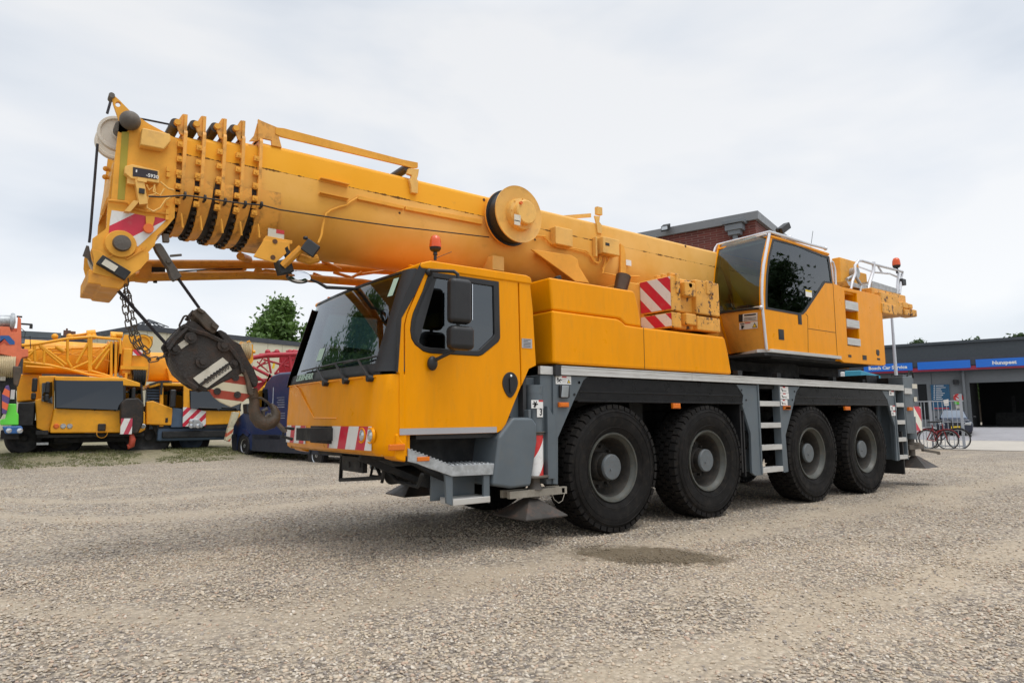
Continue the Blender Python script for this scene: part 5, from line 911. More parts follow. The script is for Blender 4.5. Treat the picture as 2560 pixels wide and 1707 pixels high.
# ============================================================ ground height
DA=Vector((-.26,.9656,0)); DB=Vector((.9656,.26,0)); G0=Vector((21.9,3.0,0))
def gh(x,y):
    s=(x-G0.x)*DB.x+(y-G0.y)*DB.y
    return max(.27*sm(16.3,19.3,y)*(1-sm(8,14,x)), .45*sm(1,12,s))
def PO(reg,a,b,o,n):
    d=ray(reg,a,b); n=Vector(n); return CAM+d*((Vector(o)-CAM).dot(n)/d.dot(n))
class Plane:      # upright plane through o, running along d; outlines traced on it, thickness goes along t
    def __init__(s,o,d): s.o=Vector(o); s.d=Vector(d).normalized(); s.n=Vector((s.d.y,-s.d.x,0)); s.t=-s.n if s.n.dot(s.o-CAM)<0 else s.n   # t points away from the camera
    def sz(s,reg,a,b,dep=0): p=PO(reg,a,b,s.o+s.t*dep,s.n); q=p-s.o; return (q.dot(s.d),p.z)
    def w(s,a,z,dep=0): p=s.o+s.d*a+s.t*dep; return Vector((p.x,p.y,z))
    def prism(s,mb,reg,pts,d0,d1,mi=0,holes=(),ref=None):
        ref=d0 if ref is None else ref
        m=MB().prism([s.sz(reg,a,b,ref) for a,b in pts],'y',d0,d1,[[s.sz(reg,a,b,ref) for a,b in h] for h in holes]); return mb.add([s.w(x,z,y) for x,y,z in m.v],m.f,mi)
    def rect(s,mb,reg,q,d0,d1,mi=0,ref=None):
        ref=d0 if ref is None else ref; a=s.sz(reg,q[0],q[3],ref); b=s.sz(reg,q[2],q[1],ref); return s.box(mb,a[0],b[0],d0,d1,a[1],b[1],mi)
    def box(s,mb,a0,a1,d0,d1,z0,z1,mi=0):
        m=MB().box(a0,a1,d0,d1,z0,z1); return mb.add([s.w(x,z,y) for x,y,z in m.v],m.f,mi)
    def pt(s,reg,a,b,dep=0): return s.w(*s.sz(reg,a,b,dep),dep)
def PM(pl,reg,kind,arg,d0,d1,**k): m=MB(); getattr(pl,kind)(m,reg,arg,d0,d1,**k); return m
CRY=paint('old_crane_yellow',(.84,.37,.01),.45,.1,(.4,.2,.04),.35,ds=1.5); SAL=paint('salmon_paint',(.72,.17,.075),.5,.1,(.4,.12,.06),.4); LIME=paint('lime_paint',(.13,.68,.06),.4,.05); BLUB=paint('blue_bumper',(.02,.10,.30),.4,.1)
NAVY=paint('van_blue',(.010,.028,.10),.38,.05,coat=.15,bump=0); NAVG=paint('van_trim',(.025,.03,.045),.5,.1); BLGR=paint('blue_grey_paint',(.06,.10,.16),.5,.12); CREAM=paint('rope_cream',(.55,.45,.28),.7,.2,bs=30,bump=.2)
DKT=paint('dark_tyre',(.018,.017,.018),.75,.2); WHL=simple('wheel_silver',(.45,.46,.47),.35,.7)
def bgwheel(pl,reg,u,v,dep,r,w,par,rim=WHL,name='wheel'):
    c=pl.pt(reg,u,v,dep); n=pl.t
    def rot(m): m.v=[tuple(c+pl.d*x+n*y+Vector((0,0,z))) for x,y,z in m.v]; return m
    t=part(name,rot(MB().lathe([(r*.6,.02),(r*.66,0),(r*.93,0),(r,.05),(r,w-.05),(r*.93,w),(r*.5,w)],(0,0,0),'y',36)),DKT,par)
    m=MB().lathe([(.0001,.03),(r*.16,.02),(r*.2,.05),(r*.42,.07),(r*.56,.03),(r*.62,.01),(r*.62,.05)],(0,0,0),'y',36)
    part('rim',rot(m),rim,t,smooth=50)
    if rim is WHL:
        m=MB()
        for i in range(8): a=2*math.pi*i/8; m.box(-r*.06,r*.06,.028,.05,r*.25,r*.52); n_=8; m.v[-8:]=[(x*math.cos(a)-z*math.sin(a),y,x*math.sin(a)+z*math.cos(a)) for x,y,z in m.v[-8:]]
        part('rim_slot',rot(m),INK,t)
# ---------------- crane at the left: yellow with the lattice jib over its cab
def root(pl,name,label,cat,reg,u,group='cranes parked along the back of the yard'):
    s=pl.sz(reg,u,1200)[0]; p=pl.w(s,0,1.0); return thing(name,label,cat,(p.x,p.y,gh(p.x,p.y)),group)
def gq(pl,reg,q,par):   # raked windscreen: the foot stands forward of the head
    p=[pl.pt(reg,*q[0],-.16),pl.pt(reg,*q[1],-.16),pl.pt(reg,*q[2],-.02),pl.pt(reg,*q[3],-.02)]; m=MB(); m.add(p+[v+pl.t*.02 for v in p],[(0,1,2,3),(4,7,6,5),(0,4,5,1),(1,5,6,2),(2,6,7,3),(3,7,4,0)]); part('windscreen',m,GL_B,par)
c1=Plane((-3,18.6,0),(1,-.02,0)); r1=root(c1,'parked_crane','yellow crane with a yellow lattice jib folded across above its wide dark windscreen','mobile crane',5,700)
R=lambda q,a,b,mat,name,pl=c1,par=None,bevel=0,reg=5: part(name,PM(pl,reg,'rect',q,a,b),mat,par or r1,bevel=bevel)
Z=lambda pts,a,b,mat,name,pl=c1,par=None,bevel=0,reg=5: part(name,PM(pl,reg,'prism',pts,a,b),mat,par or r1,bevel=bevel)
cb=Z([(425,1068),(945,1085),(1138,1092),(1140,1235),(1100,1258),(390,1262),(392,1210)],-.06,2.0,CRY,'cab',bevel=.04)
Z([(300,815),(440,812),(425,850),(425,1070),(385,1262),(285,1225),(275,1000),(325,990)],.15,2.0,CRY,'cab_side',bevel=.03); Z([(135,800),(330,795),(335,1000),(130,1020)],1.6,3.6,CRY,'deck_cover',bevel=.05)
Z([(425,832),(975,842),(1118,885),(1125,1088),(430,1072)],.0,.06,BLK,'windscreen_frame'); gq(c1,5,[(440,1062),(968,1080),(965,852),(440,850)],r1); Z([(985,895),(1105,900),(1108,1075),(985,1068)],-.012,0,GL_D,'side_window'); Z([(330,870),(410,860),(412,1030),(325,1010)],.10,.15,GL_B,'side_window')
Z([(425,815),(975,828),(1100,870),(1100,900),(430,850)],-.02,2.0,CRY,'cab_roof',bevel=.03)
m=MB(); c1.rect(m,5,(440,852,1105,1075),.22,2.0,ref=.22); part('cab_interior',m,INT,r1)
for q in ((245,830,298,940),(240,945,285,1000),(350,858,395,950),(345,955,388,1015)): R(q,-.25,-.12,BLK,'mirror_housing',bevel=.04)
for i,(u,v) in enumerate(((442,1207),(495,1207),(547,1207),(1122,1208))):
    c=c1.pt(5,u,v,-.07); m=MB().lathe([(.0001,-.02),(.055,-.02),(.075,.0),(.075,.03)],c,'y',20); part('headlight',m,ORS if i==0 else LENS,r1)
R((765,1188,832,1245),-.14,-.04,GRIM,'towing_coupling',bevel=.03); m=MB(); c=c1.pt(5,800,1262,-.1); m.lathe([(.13,-.01),(.15,0),(.13,.01),(.13,-.01)],c,'y',20); part('tow_ring',m,ORB,r1)
m=MB()
for l in (((500,1045),(720,1050),(745,1085)),((790,1040),(890,1060),(905,1090))): m.tube([c1.pt(5,a,b,-.05) for a,b in l],.02,5)
part('wiper',m,BLK,r1); c2=Plane((0,18.9,0),(1,-.05,0)); m=MB(); [m.tube([c2.pt(5,a,b,-.2) for a,b in l],.018,5) for l in (((1560,1062),(1700,1068),(1720,1090)),((1740,1060),(1850,1066),(1862,1090)))]; r2w=m
m=MB(); c1.rect(m,5,(290,1262,1130,1300),.1,7,ref=.1); c1.rect(m,5,(420,1290,1000,1340),.6,7,ref=.6); c1.rect(m,5,(150,1020,285,1180),1.2,2,ref=1.2); part('underbody',m,GREYD,r1); R((150,1022,270,1046),.8,3,GREY,'fender')
bgwheel(c1,5,215,1300,1.0,.56,.5,r1,GREYD); bgwheel(c1,5,1010,1290,1.1,.6,.4,r1,RIM); bgwheel(c1,5,480,1290,1.3,.62,.4,r1,RIM)
R((280,1240,380,1275),.0,.6,GREYD,'cab_step'); R((285,1335,380,1355),.1,.5,GALV,'cab_step')
# boom
def bgsect(pl,reg,u0,u1,v0,v1,d0,d1,mat,name,par,rings=()):
    a=pl.sz(reg,u0,v1,d0); b=pl.sz(reg,u1,v0,d0); m=MB(); n=16; zc=(a[1]+b[1])/2; hz_=(b[1]-a[1])/2; yc=(d0+d1)/2; hy=(d1-d0)/2
    pts=[(yc+hy*math.copysign(abs(math.cos(t))**.5,math.cos(t)),zc+hz_*math.copysign(abs(math.sin(t))**.6,math.sin(t))) for t in np.linspace(0,2*math.pi,25)[:-1]]
    k=len(pts); vs=[pl.w(s,z,y) for s in (a[0],b[0]) for y,z in pts]; m.add(vs,[(i,(i+1)%k,(i+1)%k+k,i+k) for i in range(k)]+[tuple(range(k)),tuple(range(k,2*k))]); return part(name,m,mat,par)
bm=bgsect(c1,5,175,850,552,785,1.2,2.4,CRY,'boom',r1)
for i,u in enumerate((845,870,897,925,950)): bgsect(c1,5,u,u+12,530-2*i,812-8*i,1.0,2.45,CRY,'boom_collar',bm); bgsect(c1,5,u+10,u+28,550,790-8*i,1.1,2.4,GRIM if i%2 else CRY,'boom_section',bm)
hd=Z([(955,560),(975,490),(1130,500),(1175,540),(1190,560),(1165,600),(1165,760),(1140,900),(1085,905),(1075,870),(990,905),(975,840),(950,800)],.5,.56,CRY,'boom_head'); Z([(955,560),(975,490),(1130,500),(1165,600),(1165,760),(1140,890),(950,800)],1.5,1.56,CRY,'head_plate',par=hd); R((955,600,1040,800),.4,1.5,CRY,'head_plate',par=hd,bevel=.03); R((945,740,1160,760),.3,.6,CRY,'head_plate',par=hd)
c=c1.pt(5,1118,555,.45); part('sheave',MB().lathe([(.0001,0),(.18,0),(.2,-.04),(.26,-.04),(.26,.08),(.0001,.08)],c,'y',30),CRY,hd); part('cable',MB().lathe([(.265,.0),(.285,.0),(.285,.03),(.265,.03)],c,'y',30),BLK,hd)
hz=hazard('hazard_bg_a',(1,0,1),.42); R((1040,612,1120,652),.38,.40,hz,'hazard_plate',par=hd); m=MB(); c1.rect(m,5,(1170,505,1200,570),.5,.9); c1.rect(m,5,(1155,640,1180,660),.3,.5); part('head_bracket',m,CRY,hd)
m=MB()
for i in range(5): u=1050+18*i; c=c1.pt(5,u,828,.35); m.lathe([(.12,-.03),(.25,-.05),(.27,-.04),(.23,0),(.27,.04),(.25,.05),(.12,.03)],c,'x',24)
part('sheave_stack',m,GREYD,hd); R((975,790,1000,880),.3,.5,CRY,'head_plate',par=hd); m=MB(); 
for u in (1040,1075,1105): m.tube([c1.pt(5,u,860,.1),c1.pt(5,u-3,1000,.1)],.014,5)
part('hoist_rope',m,ROPE,hd)
# lattice jib
jb=MB()
def J(l,r,dep=.3,dep2=None,pl=c1,reg=5): jb.tube([pl.pt(reg,a,b,dep if i==0 or dep2 is None else dep2) for i,(a,b) in enumerate(l)],r*.78,8)
J([(170,575),(290,565),(530,522),(715,508),(940,528),(945,640)],.06); J([(185,705),(380,728),(560,768),(690,802),(930,832)],.055); J([(170,640),(300,600),(540,600),(860,590)],.045,1.0); J([(200,740),(520,760),(820,800)],.045,1.0)
for l in (((530,522),(528,690),(560,745)),((695,512),(700,780)),((715,512),(712,770)),((872,545),(872,825)),((910,545),(905,830)),((300,562),(520,725)),((310,580),(500,740)),((600,715),(690,560)),((870,555),(705,745)),((700,770),(870,820)),((350,600),(345,715)),((270,580),(275,705)),((560,760),(700,700)),((190,690),(270,610)),((860,600),(750,760)),((240,700),(180,650))): J(l,.05)
for l in (((400,610),(560,640)),((420,640),(700,660)),((400,680),(560,600)),((430,580),(510,630)),((560,650),(700,600)),((300,690),(420,620)),((720,660),(860,700)),((730,640),(860,560))): J(l,.022,.5)
J([(440,585),(500,620)],.09); J([(560,500),(640,490),(700,480)],.05,.8); jb.tube([c1.pt(5,680,485,.6),c1.pt(5,750,480,.6)],.12,10); jb.tube([c1.pt(5,865,490,.6),c1.pt(5,960,495,.6)],.10,10)
for u in (430,545,700,735,890): c=c1.pt(5,u,505,.5); jb.ball(c,.09,6)
part('lattice_jib',jb,CRY,r1,smooth=50)
h1=thing('hook_block','black hook block with a white and red striped plate hanging before the lattice jib crane','hook block',tuple(c1.pt(5,1040,1270,-.2)))
Z([(985,990),(1085,985),(1130,1030),(1125,1180),(1085,1265),(1000,1270),(945,1180),(945,1030)],-.55,-.2,GRIM,'cheek_plate',par=h1,bevel=.05); hz=hazard('hazard_bg_b',(1,0,-.35),.30,duty=.45,c1=(.5,.05,.09)); R((942,1146,1040,1270),-.60,-.56,hz,'striped_plate',par=h1); m=MB(); c1.rect(m,5,(1035,905,1065,990),-.5,-.3); part('swivel',m,GREYD,h1,bevel=.03); m=MB(); m.tube([c1.pt(5,a,b,-.4) for a,b in ((1030,1265),(1040,1310),(1030,1360),(1012,1372),(1002,1350))],[.05,.09,.09,.07,.03],8); part('hook',m,REDR,h1,smooth=60)
# ---------------- second parked crane
c2=Plane((0,18.9,0),(1,-.05,0)); r2=root(c2,'parked_crane','yellow crane with blue grey lower body parked behind the nose of the blue van','mobile crane',5,1500); K=dict(pl=c2,par=r2)
Z([(1178,870),(1250,862),(1440,868),(1482,880),(1482,905),(1440,895),(1250,890),(1190,905),(1165,910)],.0,2.2,CRY,'cab_roof',bevel=.04,**K); Z([(1440,890),(1482,895),(1490,1090),(1438,1080)],.0,.2,CRY,'cab_pillar',**K); Z([(1255,900),(1280,900),(1280,1210),(1250,1210)],.05,.2,CRY,'cab_pillar',**K)
R((1278,895,1445,1062),.12,.16,GL_B,'door_window',**K); m=MB(); c2.rect(m,5,(1170,900,1480,1230),.25,2.2); part('cab_body',m,BLGR,r2)
Z([(1145,1015),(1200,1008),(1355,1068),(1362,1180),(1345,1202),(1145,1195)],-.0,.3,CRY,'door_panel',bevel=.04,**K); Z([(1355,1062),(1440,1075),(1436,1215),(1340,1215)],.0,.3,BLGR,'cab_body',**K); R((1150,905,1260,1000),.18,.3,GREYD,'engine_grille',**K); m=MB(); [c2.rect(m,5,(1155,920+22*i,1255,928+22*i),.15,.2) for i in range(4)]; part('grille_slat',m,BLGR,r2)
m=MB(); c2.rect(m,5,(1495,932,1880,1080),.3,2.0,ref=.3); part('cab_interior',m,INT,r2)
R((1328,920,1385,1062),-.25,-.1,BLK,'mirror_housing',bevel=.05,**K); R((1255,865,1278,960),-.1,0,BLK,'exhaust_pipe',**K); R((1295,1142,1318,1178),-.02,.0,BLK,'door_handle',bevel=.01,**K)
Z([(1488,925),(1900,930),(1885,1085),(1490,1075)],.05,.1,BLK,'windscreen_frame',**K); gq(c2,5,[(1495,1068),(1875,1078),(1890,940),(1495,935)],r2); Z([(1440,870),(1900,880),(1900,935),(1480,928)],.0,2,CRY,'cab_roof',bevel=.03,**K)
part('wiper',r2w,BLK,r2); R((1490,1075,1890,1090),-.02,.1,BLK,'windscreen_base',**K); Z([(1440,1080),(1885,1088),(1885,1190),(1440,1205)],-.05,2,CRY,'cab_front',bevel=.04,**K)
hz=hazard('hazard_bg_c',(1,0,-.9),.36,duty=.45); Z([(1436,1058),(1490,1062),(1615,1092),(1612,1205),(1432,1210)],-.09,-.055,hz,'hazard_plate',**K); Z([(1490,1148),(1560,1152),(1592,1190),(1590,1222),(1478,1220)],-.16,-.09,GALV,'lamp_cluster',bevel=.03,**K)
for u,v in ((1502,1170),(1500,1205),(1552,1205)): part('headlight',MB().lathe([(.0001,-.02),(.07,-.01),(.08,.02)],c2.pt(5,u,v,-.18),'y',18),LENS,r2)
m=MB(); c2.rect(m,5,(1230,1215,1790,1325),.1,2.5,ref=.1); part('lower_body',m,BLGR,r2,bevel=.05); m=MB(); c2.rect(m,5,(1270,1240,1800,1300),-.02,.1); part('bumper',m,GREYD,r2,bevel=.03); R((1590,1188,1890,1225),-.02,.6,GREYD,'bumper',**K)
bgwheel(c2,5,1165,1290,.3,.68,.5,r2,GREYD); bgwheel(c2,5,1500,1310,.9,.6,.5,r2,BLGR); m=MB(); c2.prism(m,5,[(1135,1050),(1180,1040),(1225,1090),(1235,1300),(1200,1220),(1160,1160),(1130,1150)],.2,.8); part('wheel_arch',m,GREYD,r2)
bm=bgsect(c2,5,1165,1440,632,852,1.5,2.7,CRY,'boom',r2); Z([(1305,750),(1420,745),(1400,860),(1330,855)],1.3,1.5,CRY,'boom_bracket',bevel=.02,**K); bgsect(c2,5,1430,1860,600,830,1.6,2.6,CRY,'boom_section',bm)
Z([(1885,545),(1960,560),(1985,570),(1985,700),(1950,740),(1860,700),(1870,600)],1.4,1.46,CRY,'boom_head',**K); m=MB()
for i in range(5): m.lathe([(.12,-.03),(.30,-.05),(.33,-.04),(.28,0),(.33,.04),(.30,.05),(.12,.03)],c2.pt(5,1890+14*i,620,1.45),'x',28)
part('sheave_stack',m,CREAM,r2); m=MB(); m.tube([c2.pt(5,1935,550,1.4),c2.pt(5,1955,540,1.4),c2.pt(5,1965,560,1.4)],.03,6); m.tube([c2.pt(5,1980,625,1.4),c2.pt(5,2000,625,1.4)],.06,8); part('head_bracket',m,CRY,r2)
Z([(1170,875),(1250,852),(1345,850),(1350,862),(1250,866),(1180,890)],-.02,.1,BLK,'roof_strip',**K)
h2=thing('hook_block','pale hook block with worn red stripes hanging between the second crane and the van','hook block',tuple(c2.pt(5,1830,1330,-.6))); hz=hazard('hazard_bg_d',(.8,0,-1),.26,duty=.42,c0=(.66,.60,.42),c1=(.55,.12,.06)); hz2=paint('pale_block',(.60,.55,.38),.5,.15,(.3,.2,.1),.6)
Z([(1830,1095),(1880,1100),(1860,1160),(1830,1215),(1795,1215)],-.9,-.6,hz2,'cheek_plate',par=h2,pl=c2,bevel=.02); Z([(1795,1212),(1835,1215),(1805,1330),(1768,1318)],-.9,-.6,hz,'striped_plate',par=h2,pl=c2,bevel=.02)
# ---------------- salmon crane at the left edge
c0=Plane((-5,16.8,0),(1,0,0)); r0=root(c0,'parked_crane','salmon orange crane with lime green fender cut off by the left edge','mobile crane',5,20); K=dict(pl=c0,par=r0)
hd=Z([(0,425),(75,430),(85,470),(130,470),(140,350),(165,365),(168,600),(222,605),(222,660),(170,670),(140,740),(95,760),(90,660),(0,640)],.0,.08,SAL,'boom_head',bevel=.01,**K); Z([(-200,430),(165,440),(168,600),(222,605),(222,655),(-200,640)],.1,1.3,SAL,'head_plate',bevel=.03,pl=c0,par=hd)
m=MB(); c=c0.pt(5,102,392,.2); m.lathe([(.0001,-.05),(.14,-.05),(.23,-.06),(.25,-.02),(.23,.03),(.0001,.06)],c,'x',30); m.cyl(c0.pt(5,-40,385,.2),c0.pt(5,95,385,.2),.16,n=20); part('sheave',m,GALV,hd); m=MB(); c0.rect(m,5,(165,405,255,412),.1,.15); c0.rect(m,5,(230,412,258,440),.08,.2); c0.rect(m,5,(130,345,175,352),.1,.2); part('head_bracket',m,GREYD,hd); m=MB(); m.tube([c0.pt(5,a,b,.1) for a,b in ((165,440),(200,470),(190,520),(235,500),(240,600))],.01,5); part('cable',m,GREYD,hd)
m=MB(); hb=lambda pts,mi: c0.prism(m,5,pts,-.015,-.003,mi=mi,ref=0)
hb([(0,498),(70,498),(115,545),(115,568),(75,568),(35,525),(0,560)],0); hb([(0,545),(35,520),(75,568),(55,570),(33,548),(0,572)],1); part('chevron_sticker',m,[BLUB,REDR],hd)
m=MB()
for i in range(9): c=c0.pt(5,-30+16*i,742,.1); m.lathe([(.12,-.04),(.28,-.06),(.30,-.05),(.26,0),(.30,.05),(.28,.06),(.12,.04)],c,'x',28)
part('rope_drum',m,CREAM,r0,smooth=30); Z([(100,735),(165,740),(165,810),(140,900),(105,880)],-.3,-.1,HOOKB,'rope_guide',bevel=.03,**K)
Z([(0,810),(120,820),(130,1030),(60,1040),(0,1150)],.1,1,GREYD,'cab_front',**K); hz=hazard('hazard_bg_e',(.6,0,1),.35,duty=.5,c0=(.10,.06,.20),c1=(.75,.14,.05)); Z([(45,890),(70,885),(78,920),(75,1000),(50,1115),(15,1110),(15,960)],-.3,-.2,hz,'striped_plate',bevel=.02,**K); R((80,922,118,995),-.02,.08,WHT,'lamp_cluster',**K); R((0,815,45,850),-.02,.08,WHD,'lamp_cluster',**K)
Z([(60,1030),(130,1032),(130,1100),(146,1112),(145,1200),(0,1200),(0,1155),(40,1150)],-.15,.5,LIME,'fender',bevel=.05,**K); Z([(15,1208),(165,1205),(180,1220),(175,1265),(40,1268)],-.25,.5,BLUB,'bumper',bevel=.05,**K)
for u in (70,155): part('headlight',MB().lathe([(.0001,-.02),(.06,-.01),(.07,.02)],c0.pt(5,u,1242,-.26),'y',16),LENS,r0)
m=MB(); c0.rect(m,5,(0,1240,150,1310),.1,3); part('underbody',m,GREYD,r0); bgwheel(c0,5,190,1300,2.4,.45,.5,r0,GREYD); m=MB(); c0.rect(m,5,(130,1030,270,1200),1.2,3,ref=1.2); part('wheel_arch',m,DKT,r0)
# ---------------- red lattice boom behind the van
rl=Plane((4,22.5,0),(1,-.3,0)); c=rl.pt(11,1150,1100,.5); rr=thing('lattice_boom','crimson lattice boom section lying stowed behind the blue van','crane boom',(c.x,c.y,gh(c.x,c.y))); jb=MB()
def J2(l,r,d=0,d2=None): jb.tube([rl.pt(11,a,b,d if i==0 or d2 is None else d2) for i,(a,b) in enumerate(l)],r*.8,8)
J2([(940,725),(1080,700),(1400,690)],.12); J2([(935,810),(1080,885),(1200,950)],.08); J2([(930,930),(1400,930)],.07,1.0); J2([(1000,720),(1400,700)],.07,1.5); J2([(1080,700),(1110,870)],.06); J2([(1275,710),(1150,870)],.05); J2([(1285,700),(1300,850),(1330,850)],.09); J2([(960,830),(1060,760)],.05,.8); J2([(1040,740),(1180,780),(1330,820)],.06,.9); J2([(1140,870),(1350,875)],.07,.2)
for l in (((1000,690),(1140,680)),((1100,680),(1160,665),(1200,680)),((1240,680),(1330,660)),((1200,720),(1250,850)),((1330,700),(1400,850)),((980,760),(1090,860)),((990,800),(1090,770)),((1200,800),(1330,740)),((1040,720),(1000,780)),((1000,790),(1060,830))): J2(l,.035,.5)
for u in (1080,1165,1285,1330): jb.ball(rl.pt(11,u,672,.4),.12,6)
J2([(1250,668),(1400,665)],.08,.6); J2([(940,880),(1140,1000)],.07,.3); J2([(950,980),(1200,900)],.05,.6)
part('lattice',jb,REDC,rr,smooth=50); m=MB(); rl.rect(m,11,(1180,690,1400,960),1.3,1.7,ref=1.3); rl.rect(m,11,(940,960,1400,1150),.8,1.2,ref=.8); part('boom_frame',m,REDC,rr); m=MB(); rl.prism(m,11,[(1130,775),(1150,778),(1140,828),(1118,822)],-.15,-.12); part('sign_plate',m,YTR,rr)
# ---------------- van
vp=Plane((.9,17.7,0),(-.85,4.23,0)); vd=vp.d
if vd.dot(Vector((0,1,0)))>0: vp=Plane((.9,17.7,0),(.85,-4.23,0))
p0=vp.pt(5,1910,1440); van=thing('blue_van','dark blue high roof delivery van with grey side trim behind the crane nose','van',(p0.x,p0.y,0))
body=[(11,a,b) for a,b in ((745,1440),(755,1370),(775,1300),(810,1265),(900,1180),(960,1080),(1040,975),(1115,890),(1180,864),(1320,852))]
bl=[vp.sz(*q) for q in body]; x_end=vp.sz(6,520,1300)[0]; zr2=bl[-1][1]; bl+=[(x_end,zr2+.05),(x_end,vp.sz(5,2190,1400)[1]),vp.sz(5,1985,1400),vp.sz(5,1820,1400),vp.sz(5,1812,1330)]
m=MB().prism(bl,'y',0,1.9); m.v=[tuple(vp.w(x,z,y)) for x,y,z in m.v]; part('body',m,NAVY,van,bevel=.08,seg=3)
m=MB(); vp.prism(m,5,[(1812,1270),(1850,1268),(1855,1330),(1850,1400),(1820,1395)],-.02,.05); vp.prism(m,5,[(1975,1272),(2195,1280),(2195,1310),(1990,1310)],-.03,.02); a=vp.sz(5,1980,1400); b=vp.sz(5,2195,1275); vp.box(m,a[0],x_end,-.03,.02,a[1],b[1]); part('side_trim',m,NAVG,van)
Z([(2010,985),(2030,930),(2095,915),(2100,1055),(2000,1060),(1985,1040)],-.012,.0,GL_B,'side_window',pl=vp,par=van); Z([(1100,870),(1050,1000),(960,1105),(968,1060),(1040,985),(1110,895)],-.012,.0,GL_B,'windscreen',pl=vp,par=van,reg=11)
Z([(1900,1035),(1935,1030),(1940,1110),(1905,1110)],-.2,-.05,BLK,'wing_mirror',pl=vp,par=van,bevel=.03); Z([(1850,1260),(1870,1235),(1900,1222),(1935,1235),(1955,1265),(1940,1290),(1905,1262),(1870,1290)],-.03,.02,NAVY,'wheel_arch',pl=vp,par=van)
m=MB(); [vp.rect(m,11,(1165+8*(i%2),1092+22*i,1235,1099+22*i),-.006,-.002) for i in range(5)]; [vp.rect(m,11,(1185,1240+22*i,1240,1245+22*i),-.006,-.002) for i in range(3)]; [vp.rect(m,11,(1125,1000,1129,1300),-.006,-.002)]; part('side_lettering',m,paint('pale_lettering',(.35,.38,.45),.5),van)
m=MB(); 
for reg,u,v in ((5,1910,1365),(6,305,1452)):
    c=vp.pt(reg,u,v,0); m.lathe([(.0001,-.004),(.42,-.004),(.42,.0)],(0,0,0),'y',24); m.v[-72:]=[tuple(c+vp.d*x+vp.t*y+Vector((0,0,z))) for x,y,z in m.v[-72:]]
part('wheel_well',m,INK,van)
bgwheel(vp,5,1910,1362,-.03,.36,.22,van); bgwheel(vp,6,305,1452,-.03,.345,.22,van); bgwheel(vp,5,1910,1362,1.7,.36,.22,van); bgwheel(vp,6,305,1452,1.7,.345,.22,van)
# ---------------- beige hall, chimney building
BEI=paint('beige_cladding',(.60,.56,.42),.7,.04,(.4,.36,.26),.25,ds=.3,bump=0); DKR=paint('dark_trim',(.05,.055,.065),.6,.1,bump=0); BRK2=paint('chimney_brick',(.16,.08,.06),.9,.2); ROOFD=paint('dark_roofing',(.06,.055,.06),.8,.15,ds=1)
hc=P(5,1085,415,z=6.5); hall=thing('warehouse','long beige clad warehouse with a dark roof edge behind the parked cranes','warehouse',(hc.x,hc.y,.27))
def wallp(mb,o,d,l,t,z0,z1,mi=0): o=Vector(o);d=Vector(d).normalized(); n=Vector((-d.y,d.x,0)); p=[o,o+d*l,o+d*l+n*t,o+n*t]; return mb.add([(q.x,q.y,z) for z in (z0,z1) for q in p],[(0,3,2,1),(4,5,6,7),(0,1,5,4),(1,2,6,5),(2,3,7,6),(3,0,4,7)],mi)
Bd=Vector((math.sin(math.radians(72.5)),math.cos(math.radians(72.5)),0)); Ad=Vector((-Bd.y,Bd.x,0))
m=MB(); wallp(m,hc,Bd,42,26,.1,6.2); part('wall',m,BEI,hall); m=MB(); wallp(m,hc-Bd*.08-Ad*.08,Bd,42.2,26.2,6.2,6.5); part('roof_edge',m,DKR,hall); m=MB()
for i in range(38): wallp(m,hc+Bd*(1.1*i+.5)-Ad*.012,Bd,.04,.02,.3,6.19)
for i in range(22): wallp(m,hc+Ad*(1.1*i+.6)-Bd*.012,Bd,.02,.04,.3,6.19)
part('panel_joint',m,paint('joint',(.42,.39,.29),.7,bump=0),hall); m=MB(); q=hc+Ad*.0+Bd*2.2-Ad*.1; m.cyl((q.x,q.y,.3),(q.x,q.y,6.0),.09,n=10); m.box(q.x-.2,q.x+.2,q.y-.1,q.y+.2,5.85,6.15); part('downpipe',m,GALV,hall)
m=MB(); ap=P(5,1165,372,y=hc.y+4)
for u in (1030,1085,1110,1140,1190,1230,1270,1320): m.tube([ap,P(5,u,430-abs(u-1165)*.0,y=hc.y+(1 if u%20 else 7))],.04,4)
m.tube([P(5,1085,415,y=hc.y+1),P(5,1290,428,y=hc.y+1)],.05,4); m.tube([P(5,1110,400,y=hc.y+2),P(5,1240,402,y=hc.y+2)],.03,4); part('roof_lantern',m,DKR,hall)
dp=Plane((-9,34,0),(1,-.06,0)); c=dp.pt(5,300,600,1); db=thing('low_building','dark roofed low building with a brick chimney behind the left hand cranes','building',(c.x,c.y,.27))
m=MB(); dp.prism(m,5,[(-300,468),(165,475),(430,488),(495,497),(700,540),(700,900),(-300,900)],1,6,ref=1); part('wall',m,ROOFD,db); m=MB(); dp.rect(m,5,(165,522,415,556),.8,.98,ref=.8); part('roof_panel',m,paint('solar',(.16,.18,.22),.3),db); m=MB(); dp.rect(m,5,(492,458,556,530),1.2,2.5,ref=1.2); dp.rect(m,5,(548,462,594,520),1.4,2.5,ref=1.2); dp.rect(m,5,(516,440,532,460),1.3,1.6,ref=1.2); part('chimney',m,BRK2,db); m=MB(); dp.rect(m,5,(-100,478,480,494),.75,.8,ref=.8); part('gutter',m,GREY,db)
